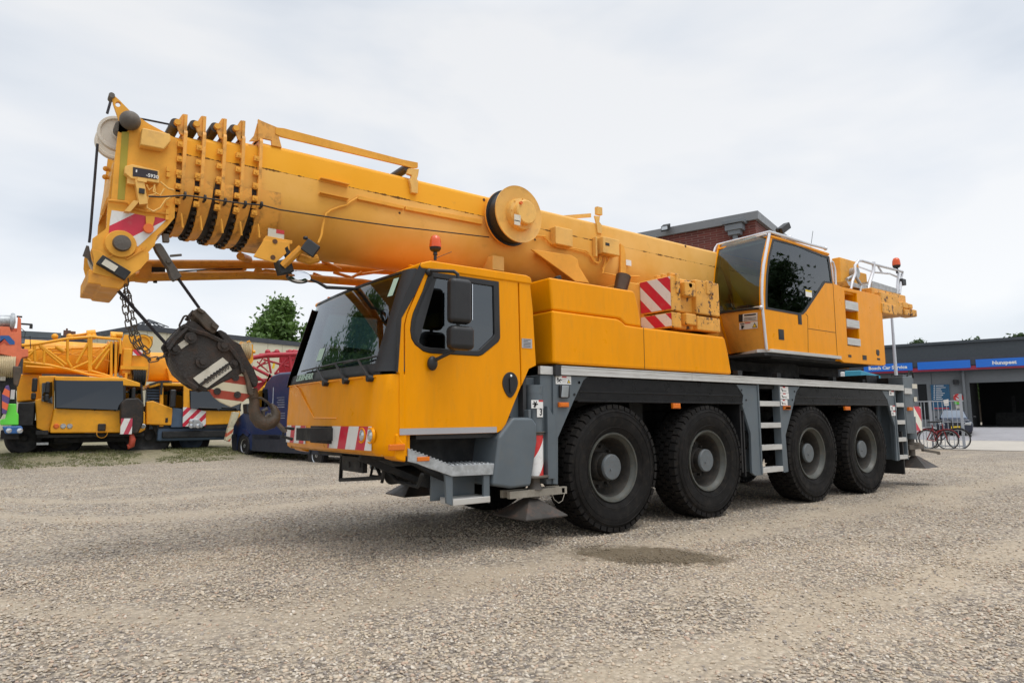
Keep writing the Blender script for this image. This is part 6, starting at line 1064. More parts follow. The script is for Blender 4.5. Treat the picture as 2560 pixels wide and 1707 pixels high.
# ---------------- brick building
def brick():
    m,nt,N,L,b=mk('red_brick'); tc=N.new('ShaderNodeTexCoord'); sx=N.new('ShaderNodeSeparateXYZ'); L.new(tc.outputs['Object'],sx.inputs[0]); a=N.new('ShaderNodeMath'); a.operation='ADD'; L.new(sx.outputs[0],a.inputs[0]); L.new(sx.outputs[1],a.inputs[1]); cb=N.new('ShaderNodeCombineXYZ'); L.new(a.outputs[0],cb.inputs[0]); L.new(sx.outputs[2],cb.inputs[1])
    t=N.new('ShaderNodeTexBrick'); t.inputs['Scale'].default_value=1; t.inputs['Brick Width'].default_value=.30; t.inputs['Row Height'].default_value=.085; t.inputs['Mortar Size'].default_value=.010; t.inputs['Color1'].default_value=(.17,.038,.028,1); t.inputs['Color2'].default_value=(.10,.025,.022,1); t.inputs['Mortar'].default_value=(.20,.12,.10,1); L.new(cb.outputs[0],t.inputs[0])
    c=mix(nt,ramp(nt,noise(nt,.8,5),.4,.7,(0,0,0),(.4,)*3),t.outputs[0],(.20,.06,.045)); L.new(c,b.inputs['Base Color']); b.inputs['Roughness'].default_value=.85; return m
bc=P(4,640,103,z=8.0); bb=thing('brick_building','red brick building with grey roof coping rising behind the operator cab','building',(bc.x,bc.y,0)); d1=Vector((math.sin(math.radians(-16.3)),math.cos(math.radians(-16.3)),0)); d2=Vector((d1.y,-d1.x,0))
le=PO(9,930,150,bc,d1); L2=(le-bc).dot(d2); L2=max(4,min(L2,60))
def foot(o,e=0): o=Vector(o); return [o-d1*e-d2*e,o+d1*(11.5+e)-d2*e,o+d1*(11.5+e)+d2*(L2+e),o-d1*e+d2*(L2+e)]
def slab(mb,f,z0,z1): return mb.add([(q.x,q.y,z) for z in (z0,z1) for q in f],[(3,2,1,0),(4,5,6,7),(0,1,5,4),(1,2,6,5),(2,3,7,6),(3,0,4,7)])
part('wall',slab(MB(),foot(bc),-.1,7.72),brick(),bb); part('roof_coping',slab(MB(),foot(bc,.12),7.72,8.0),paint('grey_coping',(.20,.21,.22),.5,.05,bump=0),bb)
q=PO(4,468,240,bc-d2*.2,d2); m=MB(); m.obox(q,d1*.28,d2*.2,(0,0,.10)); m.obox(q+Vector((0,0,.18)),d1*.36,d2*.26,(0,0,.06)); m.obox(q-Vector((0,0,.15)),d1*.2,d2*.15,(0,0,.1)); m.cyl(q-Vector((0,0,.2)),(q.x,q.y,.1),.09,n=12); part('downpipe',m,paint('zinc',(.17,.19,.21),.5,.05),bb,bevel=.01)
for rg,u,v,f in ((3,1400,390,1),):
    q=PO(rg,u,v,bc-d2*.35,d2); m=MB(); m.obox(q,d1*.14,d2*.10+Vector((0,0,.06)),(0,0,.10)); m.bar(q,q+d2*.3,.05,.05); fl=part('floodlight',m,GREYD,bb,bevel=.01); m=MB(); m.obox(q-d2*.11-Vector((0,0,.04)),d1*.11,d2*.005,(0,0,.06)); part('lamp_lens',m,LENS,fl)
# ---------------- garage
gp=Plane(P(0,2431,1068,z=.45),DA); 
if gp.d.dot(rt)<0: gp=Plane(gp.o,-DA)
gar=thing('garage_building','long grey car workshop with blue fascia signs and a wide dark open doorway','garage',(gp.o.x,gp.o.y,.45))
FASC=paint('fascia_grey',(.050,.060,.068),.55,.04,bump=0,ds=.3); WALLG=paint('wall_grey',(.17,.18,.185),.7,.05,bump=0,ds=.5); SIGB=simple('sign_blue',(.01,.155,.62),.35); TEAL=simple('sign_teal',(.012,.085,.17),.4); TRIMR=simple('trim_red',(.32,.02,.05),.4); DEEP=simple('dark_room',(.010,.011,.012),.9)
def sz(a,b): return gp.sz(10,a,b)
sL=sz(-300,600)[0]; sR=sz(2600,600)[0]
def gline(a,b,v0,v1,u0,u1): return
zt_=sz(1125,300)[1]; zf_=sz(1125,585)[1]; zs1=sz(1030,487)[1]; zs0=sz(1030,562)[1]; zr1=sz(1500,562)[1]; dl=sz(1283,900)[0]; dt=sz(1500,686)[1]
m=MB(); gp.box(m,sL,sR,-.6,14,zf_,zt_); gp.box(m,sL,sR,-.75,-.6,zt_-.12,zt_+.05); part('fascia',m,FASC,gar)
m=MB(); gp.box(m,sL,dl,0,.3,.2,zf_); gp.box(m,dl,sR,0,.3,dt,zf_); gp.box(m,sz(1212,800)[0],sz(1236,800)[0],-.3,0,.2,zf_); part('wall',m,WALLG,gar); m=MB(); [gp.box(m,sL+1.5*i,sL+1.5*i+.04,-.01,0,.3,zf_-.01) for i in range(int((dl-sL)/1.5))]; part('cladding_joint',m,FASC,gar); m=MB(); [gp.box(m,dl+2+3*i,dl+2.2+3*i,9,9.2,.47,2.6) for i in range(4)]; [gp.box(m,dl+1+4*i,dl+3.4+4*i,8,8.8,.47,1.4) for i in range(3)]; part('workshop_bench',m,GREYD,gar)
m=MB(); gp.box(m,dl,sR,12,12.2,.2,zf_); gp.box(m,sL,sL+.2,.3,12,.2,zf_); gp.box(m,dl-.3,dl-.1,.3,12,.2,zf_); gp.box(m,dl,sR,.3,12,.46,.47); part('workshop_interior',m,DEEP,gar)
m=MB(); gp.box(m,sz(90,600)[0],sR,-.68,-.60,zf_+.05,zf_+.30); part('trim_strip',m,TRIMR,gar); m=MB(); gp.box(m,sL,sR,-.66,-.60,zf_+.38,zs1+.22); part('sign_backing',m,DKR,gar)
for i,(a,b,txt) in enumerate(((250,722,'Bosch Car Service'),(772,1285,''),(1338,1810,'Nunspeet'))):
    A0_=sz(a,520)[0];A1_=sz(b,520)[0]; m=MB(); gp.box(m,A0_,A1_,-.74,-.66,zs0,zs1); sg=part('sign_panel',m,SIGB,gar)
    if txt:
        m=MB(); hgt=(zs1-zs0); x0_=sz(298 if i==0 else 1498,520)[0]; x1_=sz(672 if i==0 else 1735,520)[0]; m.text(txt,(0,0,0),(1,0,0),(0,1,0),hgt*.60,bold=.012); xs_=[v[0] for v in m.v]; k=(x1_-x0_)/(max(xs_)-min(xs_)); m.v=[tuple(gp.w(x0_+(x-min(xs_))*k,zs0+hgt*.28+y,-.75-z)) for x,y,z in m.v]; part('sign_lettering',m,WHT,sg)
def grect(q,d0,d1,mat,name,par=None): m=MB(); gp.rect(m,10,q,d0,d1); return part(name,m,mat,par or gar)
t=grect((905,708,1068,958),-.08,-.0,TEAL,'notice_board')
m=MB()
for i,w_ in enumerate((75,95,50,60,85,70,55,65)): v=718+18.5*i; gp.rect(m,10,(918,v,930,v+8),-.09,-.08); gp.rect(m,10,(940,v,940+w_,v+7),-.09,-.08)
part('board_lettering',m,WHT,t); m=MB(); gp.rect(m,10,(918,936,1068,948),-.09,-.08); part('board_stripe',m,REDP,t)
grect((785,705,845,1050),-.02,.0,DEEP,'doorway'); l=grect((1108,662,1160,705),-.25,.0,GREYD,'wall_lamp')
for i,(q,c) in enumerate((((1118,810,1195,868),WHT),((1125,872,1190,902),LIME),((1135,910,1188,945),WHD))): s_=grect(q,-.05,.0,c,'wall_sign'); 
c=gp.pt(10,1160,840,-.07); m=MB().lathe([(.15,-.01),(.27,-.01),(.27,.02),(.15,.02),(.15,-.01)],(0,0,0),'y',20); m.v=[tuple(c+gp.d*x+gp.t*y+Vector((0,0,z))) for x,y,z in m.v]; m.obox(c,gp.d*.18+Vector((0,0,-.14)),gp.t*.01,Vector((0,0,.05))); part('sign_ring',m,REDP,gar)
# ---------------- fence, bicycles, car, lamp post, teal container
fp=Plane(P(10,1222,1340,z=0),DA); 
if fp.d.dot(rt)<0: fp=Plane(fp.o,-DA)
fe=thing('gate_fence','pale steel bar fence with a thick end post before the parked car','fence',(fp.o.x,fp.o.y,0)); FEN2=paint('fence_paint',(.40,.43,.47),.5,.05,bump=0)
def vbar(u,v0,v1,w_,name='fence_bar'):
    a=fp.sz(10,u,v1); b=fp.sz(10,u,v0); m=MB(); fp.box(m,a[0]-w_,a[0]+w_,-w_,w_,a[1],b[1]); part(name,m,FEN2,fe)
vbar(1221,800,1340,.045,'end_post')
for u in (1172,1125,1078,1035,992,950): vbar(u,872,1325,.011)
vbar(915,870,1330,.035,'fence_post')
for u in (826,858): vbar(u,872,1325,.011)
z1=fp.sz(10,1000,872)[1]; z2=fp.sz(10,1000,1075)[1]; a0=fp.sz(10,800,1000)[0]; a1=fp.sz(10,1221,1000)[0]; a9=fp.sz(10,915,1000)[0]
for z,h in ((z1,.02),(z2,.02),(.10,.02)): m=MB(); fp.box(m,a9,a1,-.02,.02,z-h,z+h); part('fence_rail',m,FEN2,fe)
m=MB(); fp.box(m,a0-2,a9,-.02,.02,z1-.02,z1+.02); part('fence_rail',m,FEN2,fe)
m=MB(); fp.prism(m,10,[(1012,862),(1062,852),(1066,895),(1018,900)],-.03,-.02); fp.prism(m,10,[(1020,903),(1066,900),(1068,915),(1022,918)],-.03,-.02); multi('fence_sign',m,WHT,fe)
def bicycle(pl,u1,u2,vb,dep,r,mat,label):
    a=pl.sz(10,u1,vb,dep)[0]; b=pl.sz(10,u2,vb,dep)[0]; o=pl.w((a+b)/2,0,dep); t=thing('bicycle',label,'bicycle',(o.x,o.y,gh(o.x,o.y)),'bicycles leaning at the fence'); g=gh(o.x,o.y)
    W2=lambda s,z,d=0: pl.w(s,g+z,dep+d)
    for s in (a,b):
        m=MB(); m.tube([W2(s+r*math.cos(q),r+r*math.sin(q)) for q in np.linspace(0,2*math.pi,28,endpoint=False)],.02,6,closed=True); w_=part('wheel',m,DKT,t); m=MB()
        m.tube([W2(s+(r-.03)*math.cos(q),r+(r-.03)*math.sin(q)) for q in np.linspace(0,2*math.pi,28,endpoint=False)],.009,5,closed=True)
        for k in range(12): q=2*math.pi*k/12; m.tube([W2(s,r),W2(s+(r-.03)*math.cos(q),r+(r-.03)*math.sin(q))],.003,3)
        part('spokes',m,GALV,w_); m=MB(); m.tube([W2(s+(r+.04)*math.cos(q),r+(r+.04)*math.sin(q)) for q in np.linspace(.2,2.6,10)],.018,5); part('mudguard',m,mat,w_)
    f=1 if b>a else -1; L_=abs(b-a); bb_=W2(a+f*L_*.42,r*.85); st=W2(a+f*L_*.30,.88); hd=W2(b-f*L_*.20,.92); hd2=W2(b-f*L_*.16,.72)
    m=MB(); [m.tube(l,.018,6) for l in ([bb_,st],[bb_,hd2],[W2(a,r),bb_],[W2(a,r),lerp(bb_,st,.8)],[W2(b,r),hd2,hd],[lerp(bb_,st,.5),hd2])]; part('frame',m,mat,t); m=MB(); m.tube([hd,hd+Vector((0,0,.12)),hd+Vector((0,0,.14))+pl.t*.25-pl.d*.1*f],.014,6); m.tube([hd+Vector((0,0,.12)),hd+Vector((0,0,.14))-pl.t*.25-pl.d*.1*f],.014,6); part('handlebar',m,GREYD,t); m=MB(); m.obox(st+Vector((0,0,.10)),pl.d*.13,pl.t*.07,(0,0,.03)); part('saddle',m,BLK,t,bevel=.02); m=MB(); m.tube([bb_-pl.t*.1,bb_-pl.t*.1-Vector((0,0,.16))],.012,5); m.tube([bb_+pl.t*.1,bb_+pl.t*.1+Vector((0,0,.16))],.012,5); part('crank',m,GALV,t)
bicycle(fp,860,1060,1342,-.6,.34,simple('bike_red',(.22,.012,.015),.4),'red bicycle nearest the rear outrigger of the big crane'); bicycle(fp,890,1170,1338,-.2,.36,GREYD,'black bicycle standing just beside the red one at the fence')
cc=P(10,1130,1190,z=.40); fw2=Vector((fw.x,fw.y,0)).normalized(); fd=(Vector((cc.x,cc.y,0))-Vector((CAM.x,CAM.y,0))).normalized(); sd_=Vector((fd.y,-fd.x,0)); cp_=Plane(cc,sd_)
car=thing('parked_car','dark blue car with pale reflecting windscreen parked nose out behind the bar fence','car',(cc.x+fd.x*2,cc.y+fd.y*2,gh(cc.x,cc.y))); CARB=paint('car_blue',(.012,.02,.045),.2,.05,coat=.5,bump=0)
q=lambda pts,a,b,mat,name,bv=.0,par=car: part(name,PM(cp_,10,'prism',pts,a,b),mat,par,bevel=bv)
q([(945,1095),(960,1065),(1000,1050),(1250,1048),(1285,1065),(1305,1095),(1305,1160),(1290,1180),(960,1180),(945,1150)],0,4.2,CARB,'body',.12); q([(975,1030),(1000,968),(1030,955),(1190,955),(1215,968),(1250,1030),(1270,1052),(965,1052)],1.3,3.9,CARB,'cabin',.15); q([(985,1030),(1008,972),(1030,963),(1190,963),(1208,972),(1240,1030)],1.25,1.29,paint('painted_screen_sheen',(.46,.53,.60),.1,.1,coat=.5,bump=0),'windscreen'); q([(1000,1048),(1250,1046),(1240,1028),(985,1030)],.3,1.3,simple('painted_hood_sheen',(.22,.27,.36),.25),'bonnet',.02)  # sky sheen on windscreen and bonnet is painted in as pale colours
q([(958,1080),(1020,1088),(1030,1108),(970,1112)],-.04,.1,LENS,'headlight',.02); q([(1290,1075),(1225,1085),(1212,1105),(1285,1108)],-.04,.1,LENS,'headlight',.02); q([(1050,1090),(1200,1088),(1195,1112),(1055,1114)],-.03,.05,INK,'grille',.01); q([(1088,1118),(1178,1116),(1178,1138),(1088,1140)],-.05,.0,YTR,'number_plate'); q([(1060,1145),(1200,1145),(1190,1165),(1070,1165)],-.03,.05,INK,'lower_grille')
for u in (985,1268): q([(u-28,1130),(u+28,1130),(u+28,1192),(u-28,1192)],.3,.9,DKT,'wheel',.05)
for u in (935,1318): q([(u-14,1018),(u+14,1018),(u+12,1034),(u-12,1034)],1.2,1.4,BLK,'wing_mirror',.02)
lp=P(0,2246,1015,x=24); zt_=P(0,2235,768,x=24.0).z-2; m=MB(); m.cyl((lp.x,lp.y,0),(lp.x,lp.y,zt_+2),.09,.045,n=14); lamp=thing('steel_post','slim pale steel post rising behind the rear of the big crane','post',(lp.x,lp.y,0)); part('pole',m,paint('post_paint',(.50,.52,.56),.4,.05,bump=0),lamp)
tp=Plane((30,14,0),(gp.d.x,gp.d.y,0)); tq=tp.pt(9,1170,160,0); tv=thing('delivery_truck','pale teal truck box glimpsed under the rear of the crane superstructure','truck',(tq.x,tq.y,0)); m=MB(); ta=tp.sz(9,1095,118); tb=tp.sz(9,1275,98); tp.box(m,ta[0],tb[0],0,6,1.0,ta[1]); part('cargo_box',m,simple('teal_box',(.05,.30,.42),.5),tv,bevel=.05); m=MB(); tc_=tp.sz(9,1052,130); tp.box(m,tc_[0],ta[0],-.1,2.2,.7,tc_[1]); tp.box(m,tc_[0]+.3,tb[0],.2,5.8,.8,1.0); part('truck_cab',m,WHT,tv,bevel=.05)
REG[20]=(0,0,1)
for f in (.15,.8):
    wv=tp.w(lerp(tc_[0],tb[0],f),.86,.1)-CAM; dd_=wv.dot(fw); bgwheel(tp,20,1280+F*wv.dot(rt)/dd_,853.5-F*wv.dot(up)/dd_,.1,.45,.3,tv)
# ============================================================ trees
def leafmat(name,c0,c1):
    m,nt,N,L,b=mk(name); a=noise(nt,.9,3); n2=noise(nt,7,2); mm=N.new('ShaderNodeMath'); mm.operation='MULTIPLY_ADD'; L.new(n2,mm.inputs[0]); mm.inputs[1].default_value=.7; L.new(a,mm.inputs[2]); c=ramp(nt,mm.outputs[0],.55,1.1,c0,c1); L.new(c,b.inputs['Base Color']); b.inputs['Roughness'].default_value=.55; 
    t=N.new('ShaderNodeBsdfTranslucent'); L.new(c,t.inputs[0]); x=N.new('ShaderNodeMixShader'); x.inputs[0].default_value=.3; o=N['Material Output']; L.new(b.outputs[0],x.inputs[1]); L.new(t.outputs[0],x.inputs[2]); L.new(x.outputs[0],o.inputs[0]); return m
LEAF=leafmat('leaf_green',(.035,.085,.015),(.14,.24,.05)); LEAF2=leafmat('leaf_dark',(.02,.045,.012),(.06,.11,.03)); BARK=paint('bark',(.06,.045,.03),.9,.2)
def tree(base,h,rad,label,n=9000,ls=.16,mat=LEAF,shape=1.0,low=.22,seed=1,group=None):
    rg=np.random.default_rng(seed); b=Vector(base); t=thing('broadleaf_tree',label,'tree',tuple(b),group); m=MB(); m.tube([b,b+Vector((.1,.05,h*.35)),b+Vector((0,.1,h*.8)),b+Vector((0,0,h*.97))],[h*.022,h*.017,h*.008,.01],8)
    tips=[]
    for i in range(46):
        z=h*(low+(.95-low)*(i+.5)/46); k=(z/h-low)/(1-low); rr=rad*(1-k**1.25)*(.75+.35*rg.random())*min(1,.45+k*5); a=rg.random()*6.283+i*2.4
        tip=b+Vector((math.cos(a)*rr,math.sin(a)*rr,z+rr*.25)); st=b+Vector((0,0,z-rr*.12)); m.tube([st,lerp(st,tip,.55)+Vector((0,0,-.03*rr)),tip],[.05,.03,.008],4); tips.append((st,tip,rr))
    part('trunk',m,BARK,t,smooth=60)
    st=np.array([a for a,_,_ in tips]); tp=np.array([c for _,c,_ in tips]); rr=np.array([c for _,_,c in tips]); pr_=rr+.25*rad; idx=rg.choice(len(tips),n,p=pr_/pr_.sum()); f=1-.75*rg.random(n)**1.5
    c=st[idx]*(1-f[:,None])+tp[idx]*f[:,None]; c+=rg.normal(0,1,(n,3))*(rad*.105)*np.array([1,1,.75])
    u=rg.normal(0,1,(n,3)); u/=np.linalg.norm(u,axis=1)[:,None]; v=rg.normal(0,1,(n,3)); v-=(v*u).sum(1)[:,None]*u; v/=np.linalg.norm(v,axis=1)[:,None]; s=ls*(.6+.8*rg.random(n))[:,None]
    V=np.stack([c-u*s,c+v*s*.5,c+u*s,c-v*s*.5],1).reshape(-1,3)-np.array(b); me=bpy.data.meshes.new('crown'); me.vertices.add(4*n); me.vertices.foreach_set('co',V.ravel()); me.loops.add(4*n); me.loops.foreach_set('vertex_index',np.arange(4*n)); me.polygons.add(n); me.polygons.foreach_set('loop_start',np.arange(0,4*n,4)); me.update(); me.validate(); me.materials.append(mat)
    o=bpy.data.objects.new('crown',me); COL.objects.link(o); o.parent=t; return t
def treeat(u,v,y,x=None,**k):
    q=P(0,u,v,y=y) if x is None else P(0,u,v,x=x); return q
q=treeat(703,746,46); tree((q.x,q.y,0),q.z,q.z*.36,'green conical broadleaf tree rising above the warehouse roof',n=26000,ls=.20,seed=3,low=.12,group='trees beyond the roofs')
q=treeat(775,802,44); tree((q.x,q.y,0),q.z,q.z*.30,'lower green tree partly hidden by the cab windscreen pillar',n=12000,ls=.18,seed=5,low=.1,group='trees beyond the roofs')
for i,(u,v,x,lab) in enumerate(((2300,846,78,'thin treetop showing just over the left part of the workshop roof'),(2437,844,80,'treetop showing over the middle of the workshop roof'),(2548,832,82,'treetop over the right end of the workshop roof'))):
    q=treeat(u,v,None,x=x); tree((q.x,q.y,0),q.z,3.6,lab,n=9000,ls=.22,seed=11+i,mat=LEAF2,low=.3,group='trees beyond the roofs')
# unseen trees: left ones show in the windscreen, rear ones added for window reflections
tree((-13,26,0),15,6,'bushy tree standing left of the yard beside the parked cranes',n=30000,ls=.17,seed=21,low=.1,group='trees beyond the roofs'); tree((-24,24,0),11,5,'wide tree further left of the yard, away from the cranes',n=9000,ls=.3,seed=22,low=.1,group='trees beyond the roofs')
tree((36,-19,0),12.2,4.6,'broad tree far right behind the photographer, added for the operator window reflection',n=15000,ls=.17,seed=41,mat=LEAF2,low=.08,group='trees beyond the roofs'); tree((27,-18,0),8.2,3,'smaller tree at right behind the photographer, added for the operator window reflection',n=12000,ls=.15,seed=42,mat=LEAF2,low=.08,group='trees beyond the roofs')
for i,(x,y,h) in enumerate(((2,-34,9),(13,-36,8),(30,-30,11),(44,-26,12),(58,-20,10))): tree((x,y,0),h,4.2,('short','lower','tall','taller','far')[i]+' dark tree behind the photographer, added to reflect in the cab glass',n=6000,ls=.35,seed=31+i,mat=LEAF2,low=.08,group='trees beyond the roofs')
# ============================================================ ground
def coordxy():
    pass
def groundmat(name,pebble=False):
    m,nt,N,L,b=mk(name)
    tc=N.new('ShaderNodeTexCoord'); pos=tc.outputs['Object']
    if pebble:
        g=N.new('ShaderNodeNewGeometry'); oi=N.new('ShaderNodeObjectInfo'); pos=g.outputs['Position']
    def nz(scale,detail=4,rough=.55,st=None,off=None):
        src=pos
        if st or off:
            mp=N.new('ShaderNodeMapping'); mp.inputs['Scale'].default_value=st or (1,1,1); mp.inputs['Location'].default_value=off or (0,0,0); L.new(src,mp.inputs[0]); src=mp.outputs[0]
        n=N.new('ShaderNodeTexNoise'); n.inputs['Scale'].default_value=scale; n.inputs['Detail'].default_value=detail; n.inputs['Roughness'].default_value=rough; L.new(src,n.inputs['Vector']); return n.outputs[0]
    # oil-dark damp patch beside the front wheel
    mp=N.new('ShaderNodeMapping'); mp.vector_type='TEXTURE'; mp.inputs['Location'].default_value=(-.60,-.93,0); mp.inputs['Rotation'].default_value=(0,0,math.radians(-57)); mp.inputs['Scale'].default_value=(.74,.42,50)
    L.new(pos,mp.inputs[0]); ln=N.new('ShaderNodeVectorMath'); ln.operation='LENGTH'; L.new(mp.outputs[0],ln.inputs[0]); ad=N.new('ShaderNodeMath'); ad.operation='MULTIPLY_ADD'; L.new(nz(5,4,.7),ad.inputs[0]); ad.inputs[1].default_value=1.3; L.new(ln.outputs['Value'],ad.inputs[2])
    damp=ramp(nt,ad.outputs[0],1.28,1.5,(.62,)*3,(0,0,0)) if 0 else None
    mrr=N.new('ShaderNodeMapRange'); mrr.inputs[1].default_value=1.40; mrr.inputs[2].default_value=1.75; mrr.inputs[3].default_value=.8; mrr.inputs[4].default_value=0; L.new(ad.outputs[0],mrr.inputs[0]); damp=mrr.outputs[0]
    if pebble:
        r=N.new('ShaderNodeValToRGB'); e=r.color_ramp.elements; L.new(oi.outputs['Random'],r.inputs[0]); r.color_ramp.interpolation='CONSTANT'
        cols=[(.58,.49,.38),(.44,.38,.31),(.66,.58,.48),(.50,.39,.29),(.27,.245,.235),(.60,.52,.42),(.40,.34,.28),(.56,.47,.34),(.72,.67,.60),(.20,.18,.18),(.48,.42,.35),(.62,.50,.38),(.48,.33,.25),(.54,.49,.42)]
        e[0].color=(*cols[0],1); e[1].position=1/14; e[1].color=(*cols[1],1)
        for i in range(2,14): q=e.new(i/14); q.color=(*cols[i],1)
        c=mix(nt,ramp(nt,nz(160,3),.35,.7,(.18,)*3,(.5,)*3),r.outputs[0],(.50,.44,.36))
    else:
        sand=ramp(nt,nz(.55,5,.6,st=(1,1,1)),.3,.7,(.49,.42,.325),(.57,.50,.40)); fine=nz(55,5,.75); sand=mix(nt,ramp(nt,fine,.35,.65,(.5,)*3,(0,0,0)),sand,(.30,.25,.20))
        vo=N.new('ShaderNodeTexVoronoi'); vo.inputs['Scale'].default_value=34; L.new(pos,vo.inputs['Vector']); hs=N.new('ShaderNodeSeparateColor'); L.new(vo.outputs['Color'],hs.inputs[0]); pc=N.new('ShaderNodeValToRGB'); e=pc.color_ramp.elements; L.new(hs.outputs[0],pc.inputs[0]); e[0].color=(.22,.20,.19,1); e[1].color=(.64,.59,.52,1); q=e.new(.35); q.color=(.42,.36,.30,1); q=e.new(.7); q.color=(.50,.44,.36,1)
        edge=ramp(nt,vo.outputs['Distance'],.35,.75,(1,1,1),(.45,)*3); pc2=mix(nt,1.0,pc.outputs[0],edge,'MULTIPLY'); cov=ramp(nt,nz(.9,6,.65,st=(.7,1,1)),.30,.48)
        def M(op,a,b=None,c_=None):
            q=N.new('ShaderNodeMath'); q.operation=op
            for i_,v_ in enumerate((a,b,c_)):
                if v_ is None: continue
                if hasattr(v_,'is_linked'): L.new(v_,q.inputs[i_])
                else: q.inputs[i_].default_value=v_
            return q.outputs[0]
        sq=N.new('ShaderNodeSeparateXYZ'); L.new(pos,sq.inputs[0]); tt=M('MAXIMUM',M('SUBTRACT',-3.6,sq.outputs[0]),0); yt=M('MULTIPLY_ADD',M('MULTIPLY',tt,tt),.55,-.72); dd=M('SUBTRACT',sq.outputs[1],yt); wob=M('MULTIPLY_ADD',nz(1.3,5,.6),.9,-.45)
        for off,wd in ((0,.42),(2.15,.30),(-5.2,.5),(-7.4,.45)):
            ab=M('ABSOLUTE',M('ADD',M('ADD',dd,off),wob)); mr_=N.new('ShaderNodeMapRange'); mr_.inputs[1].default_value=wd*.35; mr_.inputs[2].default_value=wd*1.2; mr_.inputs[3].default_value=.40; mr_.inputs[4].default_value=1; L.new(ab,mr_.inputs[0]); cov=M('MULTIPLY',cov,mr_.outputs[0])
        c=mix(nt,cov,sand,pc2)
        big=ramp(nt,nz(.12,4),.35,.65,(.86,.86,.86),(1.06,1.04,1.0)); c=mix(nt,1.0,c,big,'MULTIPLY')
        # grass and moss strip towards the parked cranes
        sxy=N.new('ShaderNodeSeparateXYZ'); L.new(pos,sxy.inputs[0]); gy=N.new('ShaderNodeMath'); gy.operation='MULTIPLY_ADD'; L.new(nz(.6,5,.7),gy.inputs[0]); gy.inputs[1].default_value=5; L.new(sxy.outputs[1],gy.inputs[2]); gm=N.new('ShaderNodeMapRange'); gm.inputs[1].default_value=18.6; gm.inputs[2].default_value=20.2; L.new(gy.outputs[0],gm.inputs[0]); gx=N.new('ShaderNodeMapRange'); gx.inputs[1].default_value=3.5; gx.inputs[2].default_value=1.0; L.new(sxy.outputs[0],gx.inputs[0]); gg=N.new('ShaderNodeMath'); gg.operation='MULTIPLY'; L.new(gm.outputs[0],gg.inputs[0]); L.new(gx.outputs[0],gg.inputs[1]); gf=N.new('ShaderNodeMath'); gf.operation='MULTIPLY'; L.new(gg.outputs[0],gf.inputs[0]); gf.inputs[1].default_value=.75
        gc=ramp(nt,nz(8,5,.7),.4,.65,(.16,.16,.08),(.34,.31,.20)); c=mix(nt,gf.outputs[0],c,gc)
        # faint damp stains
        st=ramp(nt,nz(.35,5,.65,off=(4,9,0)),.60,.72,(0,0,0),(.28,)*3); c=mix(nt,st,c,(.22,.18,.13))
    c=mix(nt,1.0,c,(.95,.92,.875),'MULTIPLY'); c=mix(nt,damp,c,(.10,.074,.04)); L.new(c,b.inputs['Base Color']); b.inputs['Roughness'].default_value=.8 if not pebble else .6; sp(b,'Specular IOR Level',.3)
    if not pebble:
        bn=N.new('ShaderNodeBump'); bn.inputs['Strength'].default_value=.9; bn.inputs['Distance'].default_value=.012; vh=ramp(nt,vo.outputs['Distance'],.0,.7,(1,1,1),(0,0,0)); L.new(mix(nt,.35,vh,fine),bn.inputs['Height']); L.new(bn.outputs[0],b.inputs['Normal'])
    else:
        bn=N.new('ShaderNodeBump'); bn.inputs['Strength'].default_value=.3; bn.inputs['Distance'].default_value=.002; L.new(nz(300,3),bn.inputs['Height']); L.new(bn.outputs[0],b.inputs['Normal'])
    return m
GM=groundmat('gravel_ground')
def axis(lo,hi,fine0,fine1,step,big): 
    a=[];x=fine0
    while x<=fine1: a.append(x); x+=step
    s=step; x=fine0
    while x>lo: s=min(s*1.35,big); x-=s; a.insert(0,x)
    s=step; x=a[-1]
    while x<hi: s=min(s*1.35,big); x+=s; a.append(x)
    return a
xs=axis(-400,900,-9,42,.6,60); yy=axis(-300,900,-8,30,.5,60)
import mathutils.noise as mn
def gz(x,y):
    d=math.hypot(x-CAM.x,y-CAM.y); und=.018*mn.noise(Vector((x*.35,y*.35,0)))+.010*mn.noise(Vector((x*1.1,y*1.1,3))) if d<40 else 0
    near=1-max(0,1-min(abs(y-.18),abs(y-2.4))/.9)*(1 if -1<x<7 else 0)
    return gh(x,y)+und*near-.004
m=MB().grid([[(x,y,gz(x,y)) for x in xs] for y in yy]); g=top('ground',m,GM,None,None,(0,0,0),kind='structure',smooth=180)
# paved apron before the workshop: concrete band, then grey pavers
def sheet(name,s0,s1,t0,t1,mat,dz):
    rows=[]
    for i in range(13):
        s=lerp(s0,s1,i/12); rows.append([tuple(Vector((G0.x,G0.y,0))+DB*s+DA*lerp(t0,t1,j/20)+Vector((0,0,dz))) for j in range(21)])
    rows=[[ (x,y,gh(x,y)+z) for x,y,z in r] for r in rows]; return top(name,MB().grid(rows),mat,None,None,(0,0,0),kind='structure')
CONC=paint('concrete',(.47,.43,.37),.85,.06,(.35,.31,.26),.4,ds=.8,bump=.03); PAV=paint('pavers',(.30,.29,.30),.8,.08,(.2,.19,.19),.5,ds=1.5,bump=.03)
sheet('pavement',.0,5.4,-40,40,CONC,.012); sheet('road',5.4,30,-40,40,PAV,.016)
